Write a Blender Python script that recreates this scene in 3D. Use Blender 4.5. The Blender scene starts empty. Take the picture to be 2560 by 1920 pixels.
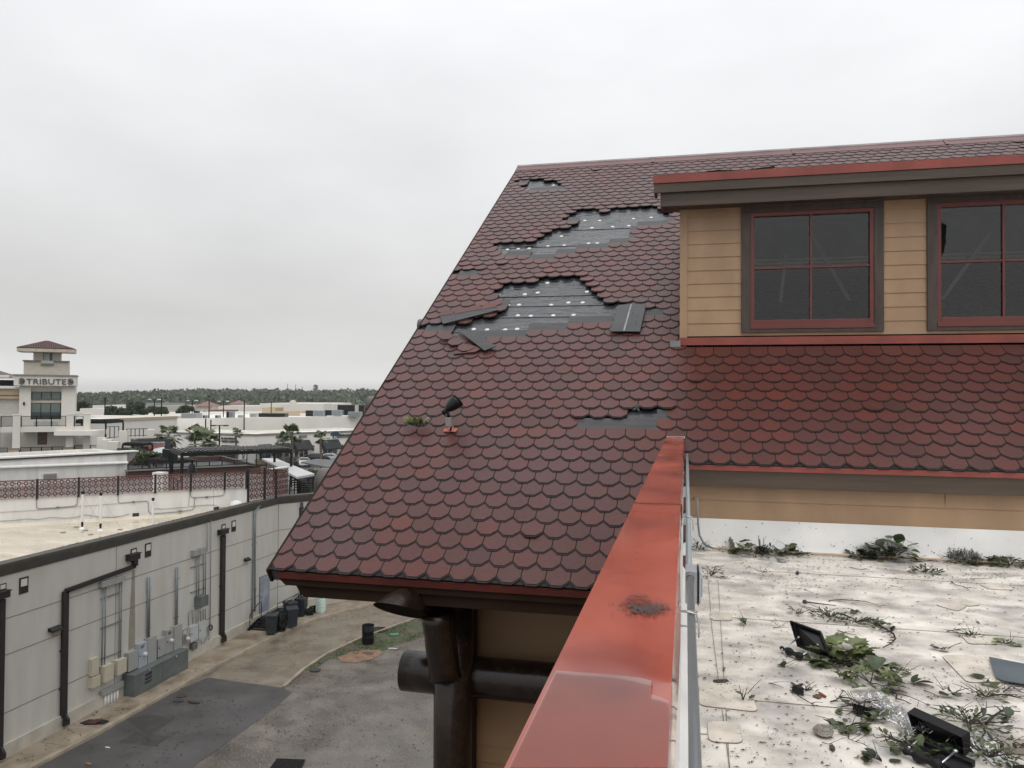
import bpy, math, random
from mathutils import Vector, Matrix
from math import radians as R, sin, cos, pi, tan, atan2, hypot
rnd = random.Random(7)
scene = bpy.context.scene
# ---------------------------------------------------------------- camera
CAM = Vector((0, 0, 12.5)); FPX = 1911.2
YAW, PIT, ROL = R(12.818), R(.928), R(.381)
fw = Vector((-sin(YAW)*cos(PIT), cos(YAW)*cos(PIT), sin(PIT)))
r0 = Vector((cos(YAW), sin(YAW), 0)); u0_ = r0.cross(fw)
rt = r0*cos(ROL)+u0_*sin(ROL); up = -r0*sin(ROL)+u0_*cos(ROL)
cd = bpy.data.cameras.new('camera'); cam = bpy.data.objects.new('camera', cd)
scene.collection.objects.link(cam); scene.camera = cam
cd.sensor_width = 36; cd.lens = 36*FPX/2560; cd.clip_start = .05; cd.clip_end = 12000
cam.matrix_world = Matrix(((rt.x, up.x, -fw.x, CAM.x), (rt.y, up.y, -fw.y, CAM.y), (rt.z, up.z, -fw.z, CAM.z), (0, 0, 0, 1)))
# ---------------------------------------------------------------- world: overcast
w = bpy.data.worlds.new('World'); scene.world = w; w.use_nodes = True
nt = w.node_tree; N = nt.nodes; L = nt.links
for n in list(N): N.remove(n)
SUN_EL, SUN_AZ = R(60), R(160)
wo = N.new('ShaderNodeOutputWorld'); bg = N.new('ShaderNodeBackground'); bg.inputs[1].default_value = .1
sk = N.new('ShaderNodeTexSky'); sk.sky_type = 'NISHITA'; sk.sun_disc = False; sk.sun_elevation = SUN_EL; sk.sun_rotation = SUN_AZ
tc = N.new('ShaderNodeTexCoord'); sep = N.new('ShaderNodeSeparateXYZ'); L.new(tc.outputs['Generated'], sep.inputs[0])
mp = N.new('ShaderNodeMapping'); mp.inputs['Scale'].default_value = (1.3, 1.3, 3.2); L.new(tc.outputs['Generated'], mp.inputs[0])
nz = N.new('ShaderNodeTexNoise'); nz.inputs['Scale'].default_value = 1.7; nz.inputs['Detail'].default_value = 6; nz.inputs['Roughness'].default_value = .5
L.new(mp.outputs[0], nz.inputs[0])
rp = N.new('ShaderNodeValToRGB'); L.new(sep.outputs[2], rp.inputs[0])
e = rp.color_ramp.elements
e[0].position = 0; e[0].color = (.74, .735, .72, 1); e[1].position = 1; e[1].color = (1.45, 1.47, 1.50, 1)
for p_, c_ in ((.02, (.88, .87, .85)), (.05, (.75, .745, .73)), (.10, (.70, .69, .68)), (.2, (.80, .80, .80)), (.34, (.93, .94, .955)), (.5, (1.04, 1.055, 1.08))):
    q = e.new(p_); q.color = (*c_, 1)
mr = N.new('ShaderNodeMapRange'); mr.inputs[1].default_value = .3; mr.inputs[2].default_value = .7; mr.inputs[3].default_value = .885; mr.inputs[4].default_value = 1.07
L.new(nz.outputs[0], mr.inputs[0])
ml = N.new('ShaderNodeVectorMath'); ml.operation = 'SCALE'; L.new(rp.outputs[0], ml.inputs[0]); L.new(mr.outputs[0], ml.inputs['Scale'])
ml2 = N.new('ShaderNodeVectorMath'); ml2.operation = 'SCALE'; L.new(ml.outputs[0], ml2.inputs[0]); ml2.inputs['Scale'].default_value = 10
mx = N.new('ShaderNodeMix'); mx.data_type = 'RGBA'; mx.inputs[0].default_value = .97
L.new(sk.outputs[0], mx.inputs[6]); L.new(ml2.outputs[0], mx.inputs[7]); L.new(mx.outputs[2], bg.inputs[0]); L.new(bg.outputs[0], wo.inputs[0])
sd = bpy.data.lights.new('sun', 'SUN'); sd.energy = .9; sd.angle = R(40); sd.color = (1, .98, .95)
so = bpy.data.objects.new('sun', sd); scene.collection.objects.link(so)
so.rotation_euler = (R(30), 0, R(20))
scene.view_settings.view_transform = 'Standard'; scene.view_settings.look = 'None'; scene.view_settings.exposure = 0.0; scene.view_settings.gamma = 1
scene.render.engine = 'CYCLES'
# ---------------------------------------------------------------- helpers
COL = scene.collection
def ray(x, y): return rt*((x-1280)/FPX)-up*((y-960)/FPX)+fw
def gz(x, y, z=0): v = ray(x, y); return CAM+v*((z-CAM.z)/v.z)
def gy(x, y, Y): v = ray(x, y); return CAM+v*(Y/v.y)
def gx(x, y, X): v = ray(x, y); return CAM+v*(X/v.x)
def dep(x, y, t): return CAM+ray(x, y)*t
def hitp(x, y, p0, n): v = ray(x, y); return CAM+v*((p0-CAM).dot(n)/v.dot(n))
Z1 = lambda x, y: (x*.2893, 820+y*.2893)
Z2 = lambda x, y: (400+x*.2893, 900+y*.2893)
Z3 = lambda x, y: (x*.2893, 1200+y*.2893)
Z4 = lambda x, y: (440+x*.2893, 1300+y*.2893)
Z5 = lambda x, y: (x*.2893, 1440+y*.2893)
RR = lambda x, y: (1660+x*.4098, 1240+y*.4098)
class Frame:
    """vertical plane: x along (left to right from outside), y into the building, z up"""
    def __init__(s, p0, a):
        s.p0 = Vector((p0[0], p0[1], 0)); s.a = a
        s.x = Vector((cos(a), sin(a), 0)); s.y = Vector((-sin(a), cos(a), 0))
        s.M = Matrix.Translation(s.p0) @ Matrix.Rotation(a, 4, 'Z')
    def hit(s, x, y, w=0):
        p = hitp(x, y, s.p0+s.y*w, s.y); return (p-s.p0).dot(s.x), p.z
    def P(s, u, w, z): return s.p0+s.x*u+s.y*w+Vector((0, 0, z))
def frame2(pl_, tl, pr_, tr):
    a = dep(*pl_, tl); b = dep(*pr_, tr); return Frame(a, atan2(b.y-a.y, b.x-a.x)), hypot(b.x-a.x, b.y-a.y)
INV = {}
def tag(o, label=None, cat=None, group=None, kind=None):
    if label: o['label'] = label
    if cat: o['category'] = cat
    if group: o['group'] = group
    if kind: o['kind'] = kind
    return o
def thing(name, label, cat, loc=(0, 0, 0), rz=0, group=None):
    o = bpy.data.objects.new(name, None); COL.objects.link(o); o.location = loc; o.rotation_euler = (0, 0, rz); o.empty_display_size = .1
    INV[o.name] = (Matrix.Translation(Vector(loc)) @ Matrix.Rotation(rz, 4, 'Z')).inverted()
    return tag(o, label, cat, group)
class MB:
    def __init__(s, M=None): s.v = []; s.f = []; s.mi = []; s.tone = []; s.M = M; s.sm = []; s.t = .5
    def add(s, vs, fs, smooth=False, mi=0, M=None):
        b = len(s.v); m = M if M is not None else s.M
        s.v += [(m @ Vector(p)) if m is not None else Vector(p) for p in vs]
        for f in fs: s.f.append([b+i for i in f]); s.mi.append(mi); s.tone.append(s.t); s.sm.append(smooth)
        return s
    def box(s, x0, x1, y0, y1, z0, z1, mi=0, M=None):
        return s.add([(x0, y0, z0), (x1, y0, z0), (x1, y1, z0), (x0, y1, z0), (x0, y0, z1), (x1, y0, z1), (x1, y1, z1), (x0, y1, z1)],
                     [(0, 3, 2, 1), (4, 5, 6, 7), (0, 1, 5, 4), (1, 2, 6, 5), (2, 3, 7, 6), (3, 0, 4, 7)], mi=mi, M=M)
    def bar(s, a, b, wd, h, upv=(0, 0, 1), mi=0, M=None):
        a = Vector(a); b = Vector(b); d = (b-a).normalized(); upv = Vector(upv)
        if abs(d.dot(upv)) > .99: upv = Vector((1, 0, 0))
        sx = d.cross(upv).normalized()*wd/2; sy = sx.cross(d).normalized()*h/2
        vs = [a-sx-sy, a+sx-sy, a+sx+sy, a-sx+sy, b-sx-sy, b+sx-sy, b+sx+sy, b-sx+sy]
        return s.add(vs, [(3, 2, 1, 0), (4, 5, 6, 7), (0, 1, 5, 4), (1, 2, 6, 5), (2, 3, 7, 6), (3, 0, 4, 7)], mi=mi, M=M)
    def tube(s, pts, r, n=8, caps=True, mi=0, M=None):
        pts = [Vector(p) for p in pts]; rs = r if isinstance(r, (list, tuple)) else [r]*len(pts)
        vs = []; fs = []; prev = None
        for i, p in enumerate(pts):
            d = (pts[min(i+1, len(pts)-1)]-pts[max(i-1, 0)]).normalized()
            if prev is None:
                a = Vector((0, 0, 1)) if abs(d.z) < .9 else Vector((1, 0, 0)); x = d.cross(a).normalized()
            else: x = (prev-d*prev.dot(d)).normalized()
            prev = x; y = d.cross(x)
            for k in range(n): t = 2*pi*k/n; vs.append(p+(x*cos(t)+y*sin(t))*rs[i])
        for i in range(len(pts)-1):
            for k in range(n): fs.append((i*n+k, i*n+(k+1) % n, (i+1)*n+(k+1) % n, (i+1)*n+k))
        s.add(vs, fs, smooth=n > 5, mi=mi, M=M)
        if caps:
            b = len(s.v)-len(vs)
            for f in ([b+k for k in range(n)][::-1], [b+(len(pts)-1)*n+k for k in range(n)]): s.f.append(f); s.mi.append(mi); s.tone.append(s.t); s.sm.append(False)
        return s
    def prism(s, poly, h, mi=0, M=None):
        """poly: list of 3D pts (planar), h: Vector offset of the other face"""
        n = len(poly); h = Vector(h); a = [Vector(p) for p in poly]; b = [p+h for p in a]
        return s.add(a+b, [list(range(n))[::-1], list(range(n, 2*n))]+[(i, (i+1) % n, n+(i+1) % n, n+i) for i in range(n)], mi=mi, M=M)
    def poly(s, pts, mi=0, M=None): return s.add(pts, [list(range(len(pts)))], mi=mi, M=M)
    def lathe(s, prof, n=16, c=(0, 0, 0), mi=0, M=None, smooth=True):
        vs = []; fs = []; c = Vector(c)
        for (r, z) in prof:
            for k in range(n): t = 2*pi*k/n; vs.append(c+Vector((r*cos(t), r*sin(t), z)))
        for i in range(len(prof)-1):
            for k in range(n): fs.append((i*n+k, i*n+(k+1) % n, (i+1)*n+(k+1) % n, (i+1)*n+k))
        return s.add(vs, fs, smooth=smooth, mi=mi, M=M)
    def build(s, name, mat, parent=None, loc=None, bevel=0, rz=0):
        me = bpy.data.meshes.new(name)
        if parent is not None:
            r = parent
            while r.parent: r = r.parent
            inv = INV[r.name]
        elif loc is not None: inv = (Matrix.Translation(Vector(loc)) @ Matrix.Rotation(rz, 4, 'Z')).inverted()
        else: inv = Matrix.Identity(4)
        me.from_pydata([inv @ p for p in s.v], [], s.f)
        for m in (mat if isinstance(mat, (list, tuple)) else [mat]): me.materials.append(m)
        me.polygons.foreach_set('material_index', s.mi); me.polygons.foreach_set('use_smooth', s.sm)
        if len(set(s.tone)) > 1:
            at = me.attributes.new('tone', 'FLOAT', 'FACE'); at.data.foreach_set('value', s.tone)
        me.update()
        o = bpy.data.objects.new(name, me); COL.objects.link(o)
        if parent is not None: o.parent = parent
        elif loc is not None: o.location = loc; o.rotation_euler = (0, 0, rz); INV[o.name] = inv
        else: INV[o.name] = inv
        if bevel:
            b = o.modifiers.new('bevel', 'BEVEL'); b.width = bevel; b.segments = 2; b.limit_method = 'ANGLE'; b.angle_limit = R(50)
        return o
def copy_tree(o, parent=None):
    c = o.copy(); COL.objects.link(c); c.parent = parent
    for ch in list(o.children): copy_tree(ch, c)
    return c
# ---------------------------------------------------------------- materials
def lin(r, g, b): return tuple(((c/255)/12.92 if c/255 <= .04045 else ((c/255+.055)/1.055)**2.4) for c in (r, g, b))
MC = {}
def mat(name, col, rough=.6, metal=0, var=.18, scale=2.5, bump=0, bscale=60, spec=.5, stretch=(1, 1, 1), rvar=0, c2=None, c2t=(.5, .65), c2scale=1.2, tone=None, det=5, speck=None):
    if name in MC: return MC[name]
    m = bpy.data.materials.new(name); m.use_nodes = True; t = m.node_tree; n = t.nodes; l = t.links; b = n['Principled BSDF']; MC[name] = m
    b.inputs['Roughness'].default_value = rough; b.inputs['Metallic'].default_value = metal; b.inputs['Specular IOR Level'].default_value = spec
    tc = n.new('ShaderNodeTexCoord'); mp = n.new('ShaderNodeMapping'); mp.inputs['Scale'].default_value = stretch; l.new(tc.outputs['Object'], mp.inputs[0])
    def noise(sc, det=det, src=mp): q = n.new('ShaderNodeTexNoise'); q.inputs['Scale'].default_value = sc; q.inputs['Detail'].default_value = det; l.new(src.outputs[0], q.inputs[0]); return q
    def mrange(src, a, b_, c, d): q = n.new('ShaderNodeMapRange'); q.inputs[1].default_value = a; q.inputs[2].default_value = b_; q.inputs[3].default_value = c; q.inputs[4].default_value = d; l.new(src, q.inputs[0]); return q
    base = n.new('ShaderNodeRGB'); base.outputs[0].default_value = (*col, 1); cur = base.outputs[0]
    def mixc(fac, a, bcol):
        q = n.new('ShaderNodeMix'); q.data_type = 'RGBA'; l.new(fac, q.inputs[0]); l.new(a, q.inputs[6])
        if isinstance(bcol, tuple): q.inputs[7].default_value = (*bcol, 1)
        else: l.new(bcol, q.inputs[7])
        return q.outputs[2]
    if tone:
        at = n.new('ShaderNodeAttribute'); at.attribute_name = 'tone'; cr = n.new('ShaderNodeValToRGB'); l.new(at.outputs['Fac'], cr.inputs[0])
        el = cr.color_ramp.elements
        for i, (p, c) in enumerate(tone):
            q = el[i] if i < 2 else el.new(p)
            q.position = p; q.color = (*c, 1)
        cur = cr.outputs[0]
    if c2:
        q = noise(c2scale, 7); k = mrange(q.outputs[0], c2t[0], c2t[1], 0, 1); cur = mixc(k.outputs[0], cur, c2)
    if speck:
        q = noise(speck[0], 2); k = mrange(q.outputs[0], speck[1], speck[1]+.06, 0, 1); cur = mixc(k.outputs[0], cur, speck[2])
    if var:
        q = noise(scale); k = mrange(q.outputs[0], .3, .7, 1-var, 1+var)
        v = n.new('ShaderNodeVectorMath'); v.operation = 'SCALE'; l.new(cur, v.inputs[0]); l.new(k.outputs[0], v.inputs['Scale']); cur = v.outputs[0]
        if rvar: k2 = mrange(q.outputs[0], .35, .65, max(.02, rough-rvar), min(1, rough+rvar)); l.new(k2.outputs[0], b.inputs['Roughness'])
    l.new(cur, b.inputs['Base Color'])
    if bump:
        q = noise(bscale, 3); bp = n.new('ShaderNodeBump'); bp.inputs['Strength'].default_value = 1; bp.inputs['Distance'].default_value = bump; l.new(q.outputs[0], bp.inputs['Height']); l.new(bp.outputs[0], b.inputs['Normal'])
    return m
def two_sided_leaf(name, col, var=.35):
    m = mat(name, col, .45, var=var, scale=6, tone=None); return m
def emis(name, col, s):
    m = bpy.data.materials.new(name); m.use_nodes = True; b = m.node_tree.nodes['Principled BSDF']; b.inputs['Emission Color'].default_value = (*col, 1); b.inputs['Emission Strength'].default_value = s; return m
def glass(name, tint=.35, col=(.8, .85, .88)):
    m = bpy.data.materials.new(name); m.use_nodes = True; t = m.node_tree; n = t.nodes; l = t.links; n.remove(n['Principled BSDF'])
    o = n['Material Output']; g = n.new('ShaderNodeBsdfGlossy'); g.inputs['Roughness'].default_value = .03; tr = n.new('ShaderNodeBsdfTransparent'); tr.inputs[0].default_value = (*[c*tint for c in col], 1)
    fr = n.new('ShaderNodeFresnel'); fr.inputs[0].default_value = 1.5; k = n.new('ShaderNodeMath'); k.operation = 'MULTIPLY'; k.inputs[1].default_value = 1.9; l.new(fr.outputs[0], k.inputs[0])
    mx = n.new('ShaderNodeMixShader'); l.new(k.outputs[0], mx.inputs[0]); l.new(tr.outputs[0], mx.inputs[1]); l.new(g.outputs[0], mx.inputs[2]); l.new(mx.outputs[0], o.inputs[0]); return m
def text_mesh(txt, size, font_extrude=.01, bold=0, spacing=1.0, shear=0):
    c = bpy.data.curves.new('lettering', 'FONT'); c.body = txt; c.size = size; c.extrude = font_extrude; c.offset = bold; c.align_x = 'CENTER'; c.align_y = 'CENTER'; c.space_character = spacing; c.shear = shear
    c.resolution_u = 3
    o = bpy.data.objects.new('lettering', c); COL.objects.link(o); dg = bpy.context.evaluated_depsgraph_get(); dg.update()
    me = bpy.data.meshes.new_from_object(o.evaluated_get(dg)); bpy.data.objects.remove(o); bpy.data.curves.remove(c)
    vs = [v.co.copy() for v in me.vertices]; fs = [list(p.vertices) for p in me.polygons]; bpy.data.meshes.remove(me); return vs, fs
def lettering(txt, F, u, z, w, width, height, m, parent, name='lettering', bold=0, ext=.01, shear=0):
    vs, fs = text_mesh(txt, 1, ext, bold, 1, shear)
    x0 = min(v.x for v in vs); x1 = max(v.x for v in vs); y0 = min(v.y for v in vs); y1 = max(v.y for v in vs)
    sx = width/(x1-x0); sy = height/(y1-y0)
    mb = MB(); mb.add([F.P(u+(v.x-(x0+x1)/2)*sx, w-v.z, z+(v.y-(y0+y1)/2)*sy) for v in vs], fs)
    return mb.build(name, m, parent)
# colours measured off the photograph, as albedo
RED_TRIM = mat('red_metal', (.225, .050, .036), .34, var=.2, scale=3, bump=.0015, bscale=3)
BROWN = mat('brown_timber', (.064, .044, .030), .45, var=.3, scale=2, stretch=(.4, 3, 6), bump=.003, bscale=8)
BROWN_R = mat('brown_paint', (.024, .013, .008), .75, spec=.12, var=.2)
WINDOW_TRIM = mat('window_trim_brown', (.05, .035, .027), .5, var=.3, scale=3, stretch=(5, 5, 1))
LOGM = mat('log_stain', (.017, .010, .007), .24, spec=.4, var=.4, scale=3, stretch=(3, 3, 3), bump=.003, bscale=3)
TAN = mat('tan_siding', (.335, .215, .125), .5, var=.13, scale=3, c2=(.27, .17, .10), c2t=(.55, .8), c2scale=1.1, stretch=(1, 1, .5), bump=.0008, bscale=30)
TAN_SHADED = mat('tan_siding_shaded', (.25, .158, .085), .5, var=.07, scale=1.5, bump=.0008, bscale=30)  # darker copy of the tan siding, eave shade put into its colour
RED_WIN = mat('window_red', (.13, .03, .024), .4, var=.12)
MEMB = mat('roof_membrane', (.68, .635, .57), .42, var=.24, scale=4, c2=(.42, .39, .37), c2t=(.47, .68), c2scale=3.2, stretch=(1, 1.3, 1), bump=.0015, bscale=14, rvar=.2, speck=(55, .70, (.10, .08, .06)), det=8)
MEMB_W = mat('membrane_flashing', (.74, .73, .71), .5, var=.10, scale=2, bump=.002, bscale=5, speck=(30, .73, (.15, .13, .11)))
PATCH = mat('membrane_patch', (.61, .55, .475), .5, var=.22, scale=7, speck=(40, .68, (.2, .15, .1)))
SEAM = mat('seam_dirt', (.19, .16, .13), .7, var=.5, scale=12)
UNDER = mat('underlayment', (.036, .038, .042), .22, spec=.6, var=.5, scale=2.2, stretch=(1, 2.5, 2.5), bump=.022, bscale=4.2, rvar=.12, det=4)
HEADLAP = mat('headlap', (.035, .034, .036), .5, var=.35, scale=9, stretch=(.3, 3, 3))
DISC = mat('white_plastic', (.72, .70, .66), .4, var=.05)
TABS = mat('shingle_red', (.1, .03, .03), .38, spec=.36, var=.22, scale=40, bump=.0014, bscale=180, rvar=.05,
           tone=[(0, (.052, .016, .012)), (1, (.118, .023, .014)), (.35, (.074, .019, .014)), (.7, (.094, .021, .014))], c2=(.075, .035, .033), c2t=(.50, .80), c2scale=.5)
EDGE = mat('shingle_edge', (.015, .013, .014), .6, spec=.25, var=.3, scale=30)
GALV = mat('galvanized', (.22, .24, .25), .38, metal=.5, var=.15, scale=4)
PIPE = mat('conduit_grey', (.20, .22, .23), .4, metal=.3, var=.1)
BEIGE_PIPE = mat('beige_pipe', (.45, .33, .22), .5)
BLACK = mat('black_plastic', (.008, .009, .010), .35, spec=.3, var=.3)
BLACKM = mat('black_metal', (.010, .010, .011), .5, spec=.2, var=.2)
STEEL = mat('steel', (.5, .5, .5), .3, metal=.9, var=.3, scale=20)
STUCCO = mat('grey_stucco', (.50, .483, .445), .8, var=.07, scale=1.2, stretch=(1, 2, .35), bump=.002, bscale=40, c2=(.41, .39, .345), c2t=(.55, .75), c2scale=.6)
PLINTH = mat('plinth_concrete', (.44, .41, .35), .8, var=.15, scale=2)
CORN = mat('cornice_dark', (.075, .068, .058), .6, spec=.25, var=.15)
DS = mat('downspout_bronze', (.026, .022, .021), .5, spec=.25, var=.15)
WHITEW = mat('white_wall', (.74, .725, .69), .75, var=.10, scale=1.2, stretch=(1, 1, .25), c2=(.60, .58, .54), c2t=(.5, .75), c2scale=1.6)
CREAMR = mat('cream_roof', (.60, .53, .42), .22, var=.12, scale=.7, stretch=(1, 2.5, 1), bump=.004, bscale=1.2, rvar=.16, c2=(.5, .44, .35), c2t=(.45, .6), c2scale=.35)
RUST = mat('rust_screen', (.11, .042, .032), .6, var=.25, scale=3)
EGREY = mat('cabinet_grey', (.30, .30, .29), .5, var=.08)
EBLUE = mat('cabinet_bluegrey', (.33, .36, .40), .45, var=.06)
EGREEN = mat('cabinet_greygreen', (.105, .12, .118), .5, var=.2, scale=2)
ECREAM = mat('cabinet_cream', (.48, .44, .35), .5, var=.05)
ELIGHT = mat('cabinet_light', (.42, .45, .44), .45, var=.05)
CONC = mat('concrete', (.19, .158, .12), .32, var=.22, scale=.9, c2=(.12, .095, .07), c2t=(.52, .72), c2scale=.5, bump=.003, bscale=20, rvar=.2, det=8)
WALK = mat('sidewalk_concrete', (.26, .215, .16), .5, var=.25, scale=1.2, c2=(.15, .115, .08), c2t=(.5, .7), c2scale=.9, bump=.002, bscale=30, rvar=.12, det=8)
KERB = mat('kerb_concrete', (.27, .225, .17), .6, var=.25, scale=2)
ASPH = mat('asphalt', (.062, .059, .058), .45, var=.25, scale=.7, bump=.003, bscale=50, rvar=.15, speck=(60, .70, (.16, .15, .14)))
ASPHP = mat('asphalt_patch', (.042, .040, .039), .45, var=.25, scale=2)
GRAV = mat('gravel_asphalt', (.118, .102, .084), .38, var=.42, scale=.9, bump=.008, bscale=30, rvar=.2, c2=(.068, .055, .042), c2t=(.47, .64), c2scale=.4, speck=(17, .61, (.27, .25, .225)), det=12)
SOIL = mat('orange_soil', (.19, .115, .07), .8, var=.3, scale=3)
GRASSB = mat('verge_soil', (.075, .066, .042), .8, var=.4, scale=3, c2=(.05, .07, .025), c2t=(.45, .55), c2scale=1.2)
GRASS = mat('grass_blade', (.05, .075, .025), .6, var=.3)
CREAMW = mat('cream_stucco', (.66, .635, .575), .8, var=.05, scale=.5)
CREAM2 = mat('offwhite_stucco', (.74, .71, .65), .8, var=.05, scale=.3)
TANW = mat('tan_stucco', (.45, .36, .24), .8, var=.05)
TILE = mat('roof_tile', (.085, .035, .033), .5, var=.35, scale=3)
TILE2 = mat('roof_tile_pale', (.22, .12, .10), .7, var=.15)
GREYTRIM = mat('grey_trim', (.22, .20, .18), .7, var=.1)
GLASSD = mat('dark_glazing', (.018, .024, .026), .06, var=.3, scale=1)
GLASSG = mat('green_glazing', (.115, .145, .13), .12, var=.15, scale=.5)
GLASSK = mat('green_glazing_dark', (.035, .055, .058), .08, var=.15, scale=.5)
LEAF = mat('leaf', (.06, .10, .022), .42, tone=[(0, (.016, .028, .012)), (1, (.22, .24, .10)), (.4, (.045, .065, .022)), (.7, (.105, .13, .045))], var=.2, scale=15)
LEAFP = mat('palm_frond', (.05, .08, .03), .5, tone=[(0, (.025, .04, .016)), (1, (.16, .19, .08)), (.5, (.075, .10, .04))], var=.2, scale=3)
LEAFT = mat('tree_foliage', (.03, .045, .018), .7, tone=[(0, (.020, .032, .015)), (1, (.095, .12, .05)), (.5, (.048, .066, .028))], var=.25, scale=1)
TRUNK = mat('palm_trunk', (.11, .085, .06), .8, var=.4, scale=6)
BARK = mat('bark', (.045, .035, .028), .8, var=.4, scale=10)
TWIG = mat('twig', (.035, .024, .018), .8, var=.4, scale=10)
LITTER = mat('litter', (.05, .04, .028), .8, tone=[(0, (.02, .017, .012)), (1, (.10, .10, .04)), (.5, (.05, .04, .025))], var=.2)
WOODD = mat('deck_boards', (.055, .028, .022), .55, var=.25, scale=2, stretch=(.4, .4, 8))
FOREST = mat('forest', (.035, .05, .024), .9, var=.45, scale=.03, tone=[(0, (.035, .052, .03)), (1, (.11, .135, .075)), (.5, (.065, .085, .047))])
WHITEP = mat('white_paint', (.72, .72, .70), .5, var=.06)
SIGNB = mat('sign_dark', (.06, .06, .065), .5)
SIGNL = mat('sign_light', (.45, .47, .44), .6)
SIGNR = mat('banner_red', (.42, .045, .04), .6)
GRSHEET = mat('grey_sheet', (.10, .125, .14), .45, var=.15, scale=4)
# ================================================================ THE SETTING: ground sheets
g = MB(); g.poly([(-6000, -300, 0), (3000, -300, 0), (3000, 9000, 0), (-6000, 9000, 0)]); tag(g.build('ground', GRAV), kind='structure')
def sheet(name, pts, z, m, world=False):
    b = MB(); P_ = [Vector((p[0], p[1], z)) if world else gz(p[0], p[1], z) for p in pts]; b.poly(P_); return tag(b.build(name, m), kind='structure')
lane_l = [Z4(270, 1360), Z4(500, 1205), Z4(900, 990), Z4(1170, 880), Z4(1500, 790), Z4(1800, 700), Z4(2300, 600), Z4(2800, 520)]
lane_r = [Z4(3000, 700), Z4(2500, 800), Z4(2060, 862), Z4(1930, 905), Z4(1800, 955), Z4(1600, 1025), Z4(1300, 1165), Z4(1100, 1300), Z4(930, 1450)]
sheet('road', lane_l+lane_r, .006, CONC)
asp_l = [Z5(250, 1659), Z5(820, 1400), Z5(1320, 1090), Z4(270, 1360), Z4(930, 1450), Z4(1000, 1490), Z4(850, 1625), Z5(1700, 1625), Z5(1550, 1720), Z5(1300, 1850), Z5(0, 1950)]
sheet('asphalt_patch', asp_l, .010, ASPH)
for k, pp in enumerate(([Z5(1100, 1235), Z5(1290, 1200), Z5(1510, 1235), Z5(1300, 1370), Z5(1210, 1330)], [Z5(1030, 1430), Z5(1180, 1350), Z5(1460, 1390), Z5(1340, 1470)])):
    sheet('asphalt_patch', pp, .014, ASPHP)
# expansion joint across the lane and wet stain shapes
j = MB()
for a, b in ((Z4(510, 1215), Z4(1110, 1290)), (Z4(1690, 740), Z4(2050, 800))):
    j.bar(gz(*a, .010), gz(*b, .010), .035, .004)
tag(j.build('pavement_joint', SEAM), kind='structure')
# grass verge + orange soil
verge = [Z4(1100, 1300), Z4(1300, 1165), Z4(1600, 1025), Z4(1800, 955), Z4(1930, 905), Z4(2060, 862), Z4(2500, 800), Z4(2700, 900), Z4(2212, 985), Z4(2060, 1035), Z4(1900, 1080), Z4(1750, 1150), Z4(1560, 1160), Z4(1330, 1195), Z4(1180, 1300)]
sheet('verge', verge, .012, GRASSB)
sheet('soil', [Z4(1390, 1190), Z4(1500, 1140), Z4(1640, 1125), Z4(1760, 1120), Z4(1790, 1155), Z4(1700, 1200), Z4(1560, 1235), Z4(1440, 1225)], .016, SOIL)
vp = [gz(*p) for p in verge]
def inpoly(x, y, P_):
    c = False; n = len(P_)
    for i in range(n):
        a, b = P_[i], P_[(i+1) % n]
        if (a[1] > y) != (b[1] > y) and x < (b[0]-a[0])*(y-a[1])/(b[1]-a[1])+a[0]: c = not c
    return c
gr = MB(); n_ = 0
xs = [p.x for p in vp]; ys = [p.y for p in vp]
cl = [(rnd.uniform(min(xs), max(xs)), rnd.uniform(min(ys), max(ys)), rnd.uniform(.5, 1.3)) for _ in range(30)]
for i in range(15000):
    x = rnd.uniform(min(xs), max(xs)); y = rnd.uniform(min(ys), max(ys))
    if not inpoly(x, y, vp): continue
    if not any(hypot(x-c[0], y-c[1]) < c[2]*rnd.uniform(.4, 1) for c in cl): continue
    h = rnd.uniform(.03, .10); a = rnd.uniform(0, 6.28); q = Vector((cos(a), sin(a), 0))*.014; l = Vector((rnd.uniform(-.04, .04), rnd.uniform(-.04, .04), h))
    gr.add([Vector((x, y, .012))-q, Vector((x, y, .012))+q, Vector((x, y, .012))+l], [(0, 1, 2)])
tag(gr.build('grass', GRASS), 'patchy green grass on the verge beside the black barrel', 'grass', kind='stuff')
# sidewalk slab with rounded kerb along the grey wall
kp = [(-21.15, 14), (-21.1, 21.5), (-20.95, 24), (-20.9, 31), (-20.78, 33), (-20.55, 36.4), (-20.05, 38.9), (-18.9, 41.3), (-17.6, 43.6), (-15.5, 46.5), (-10, 51)]
bp = [(-22.48, 14), (-22.48, 21.5), (-22.48, 24), (-22.48, 31), (-22.48, 33), (-22.48, 36.4), (-22.48, 39.3), (-20.7, 42.0), (-19.2, 44.2), (-17, 47.2), (-11, 52.5)]
sw = MB(); kb = MB(); H = .14
for i in range(len(kp)-1):
    a, b, c, d = kp[i], kp[i+1], bp[i+1], bp[i]
    sw.add([(a[0]-.16, a[1], H), (b[0]-.16, b[1], H), (c[0], c[1], H), (d[0], d[1], H)], [(0, 1, 2, 3)])
    for (o0, z0), (o1, z1) in (((-.16, H), (-.03, H)), ((-.03, H), (0, H-.03)), ((0, H-.03), (.02, 0))):
        kb.add([(a[0]+o0, a[1], z0), (b[0]+o0, b[1], z0), (b[0]+o1, b[1], z1), (a[0]+o1, a[1], z1)], [(3, 2, 1, 0)])
tag(sw.build('pavement', WALK), kind='structure'); tag(kb.build('kerb', KERB), kind='structure')
j = MB()
for y in (16.5, 19.6, 22.9, 24.4, 26.1, 27.9, 30.6, 33.7, 36.6):
    j.bar((-22.3, y, H+.003), (-21.15, y+.02, H+.003), .02, .004)
tag(j.build('pavement_joint', SEAM), kind='structure')
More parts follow.
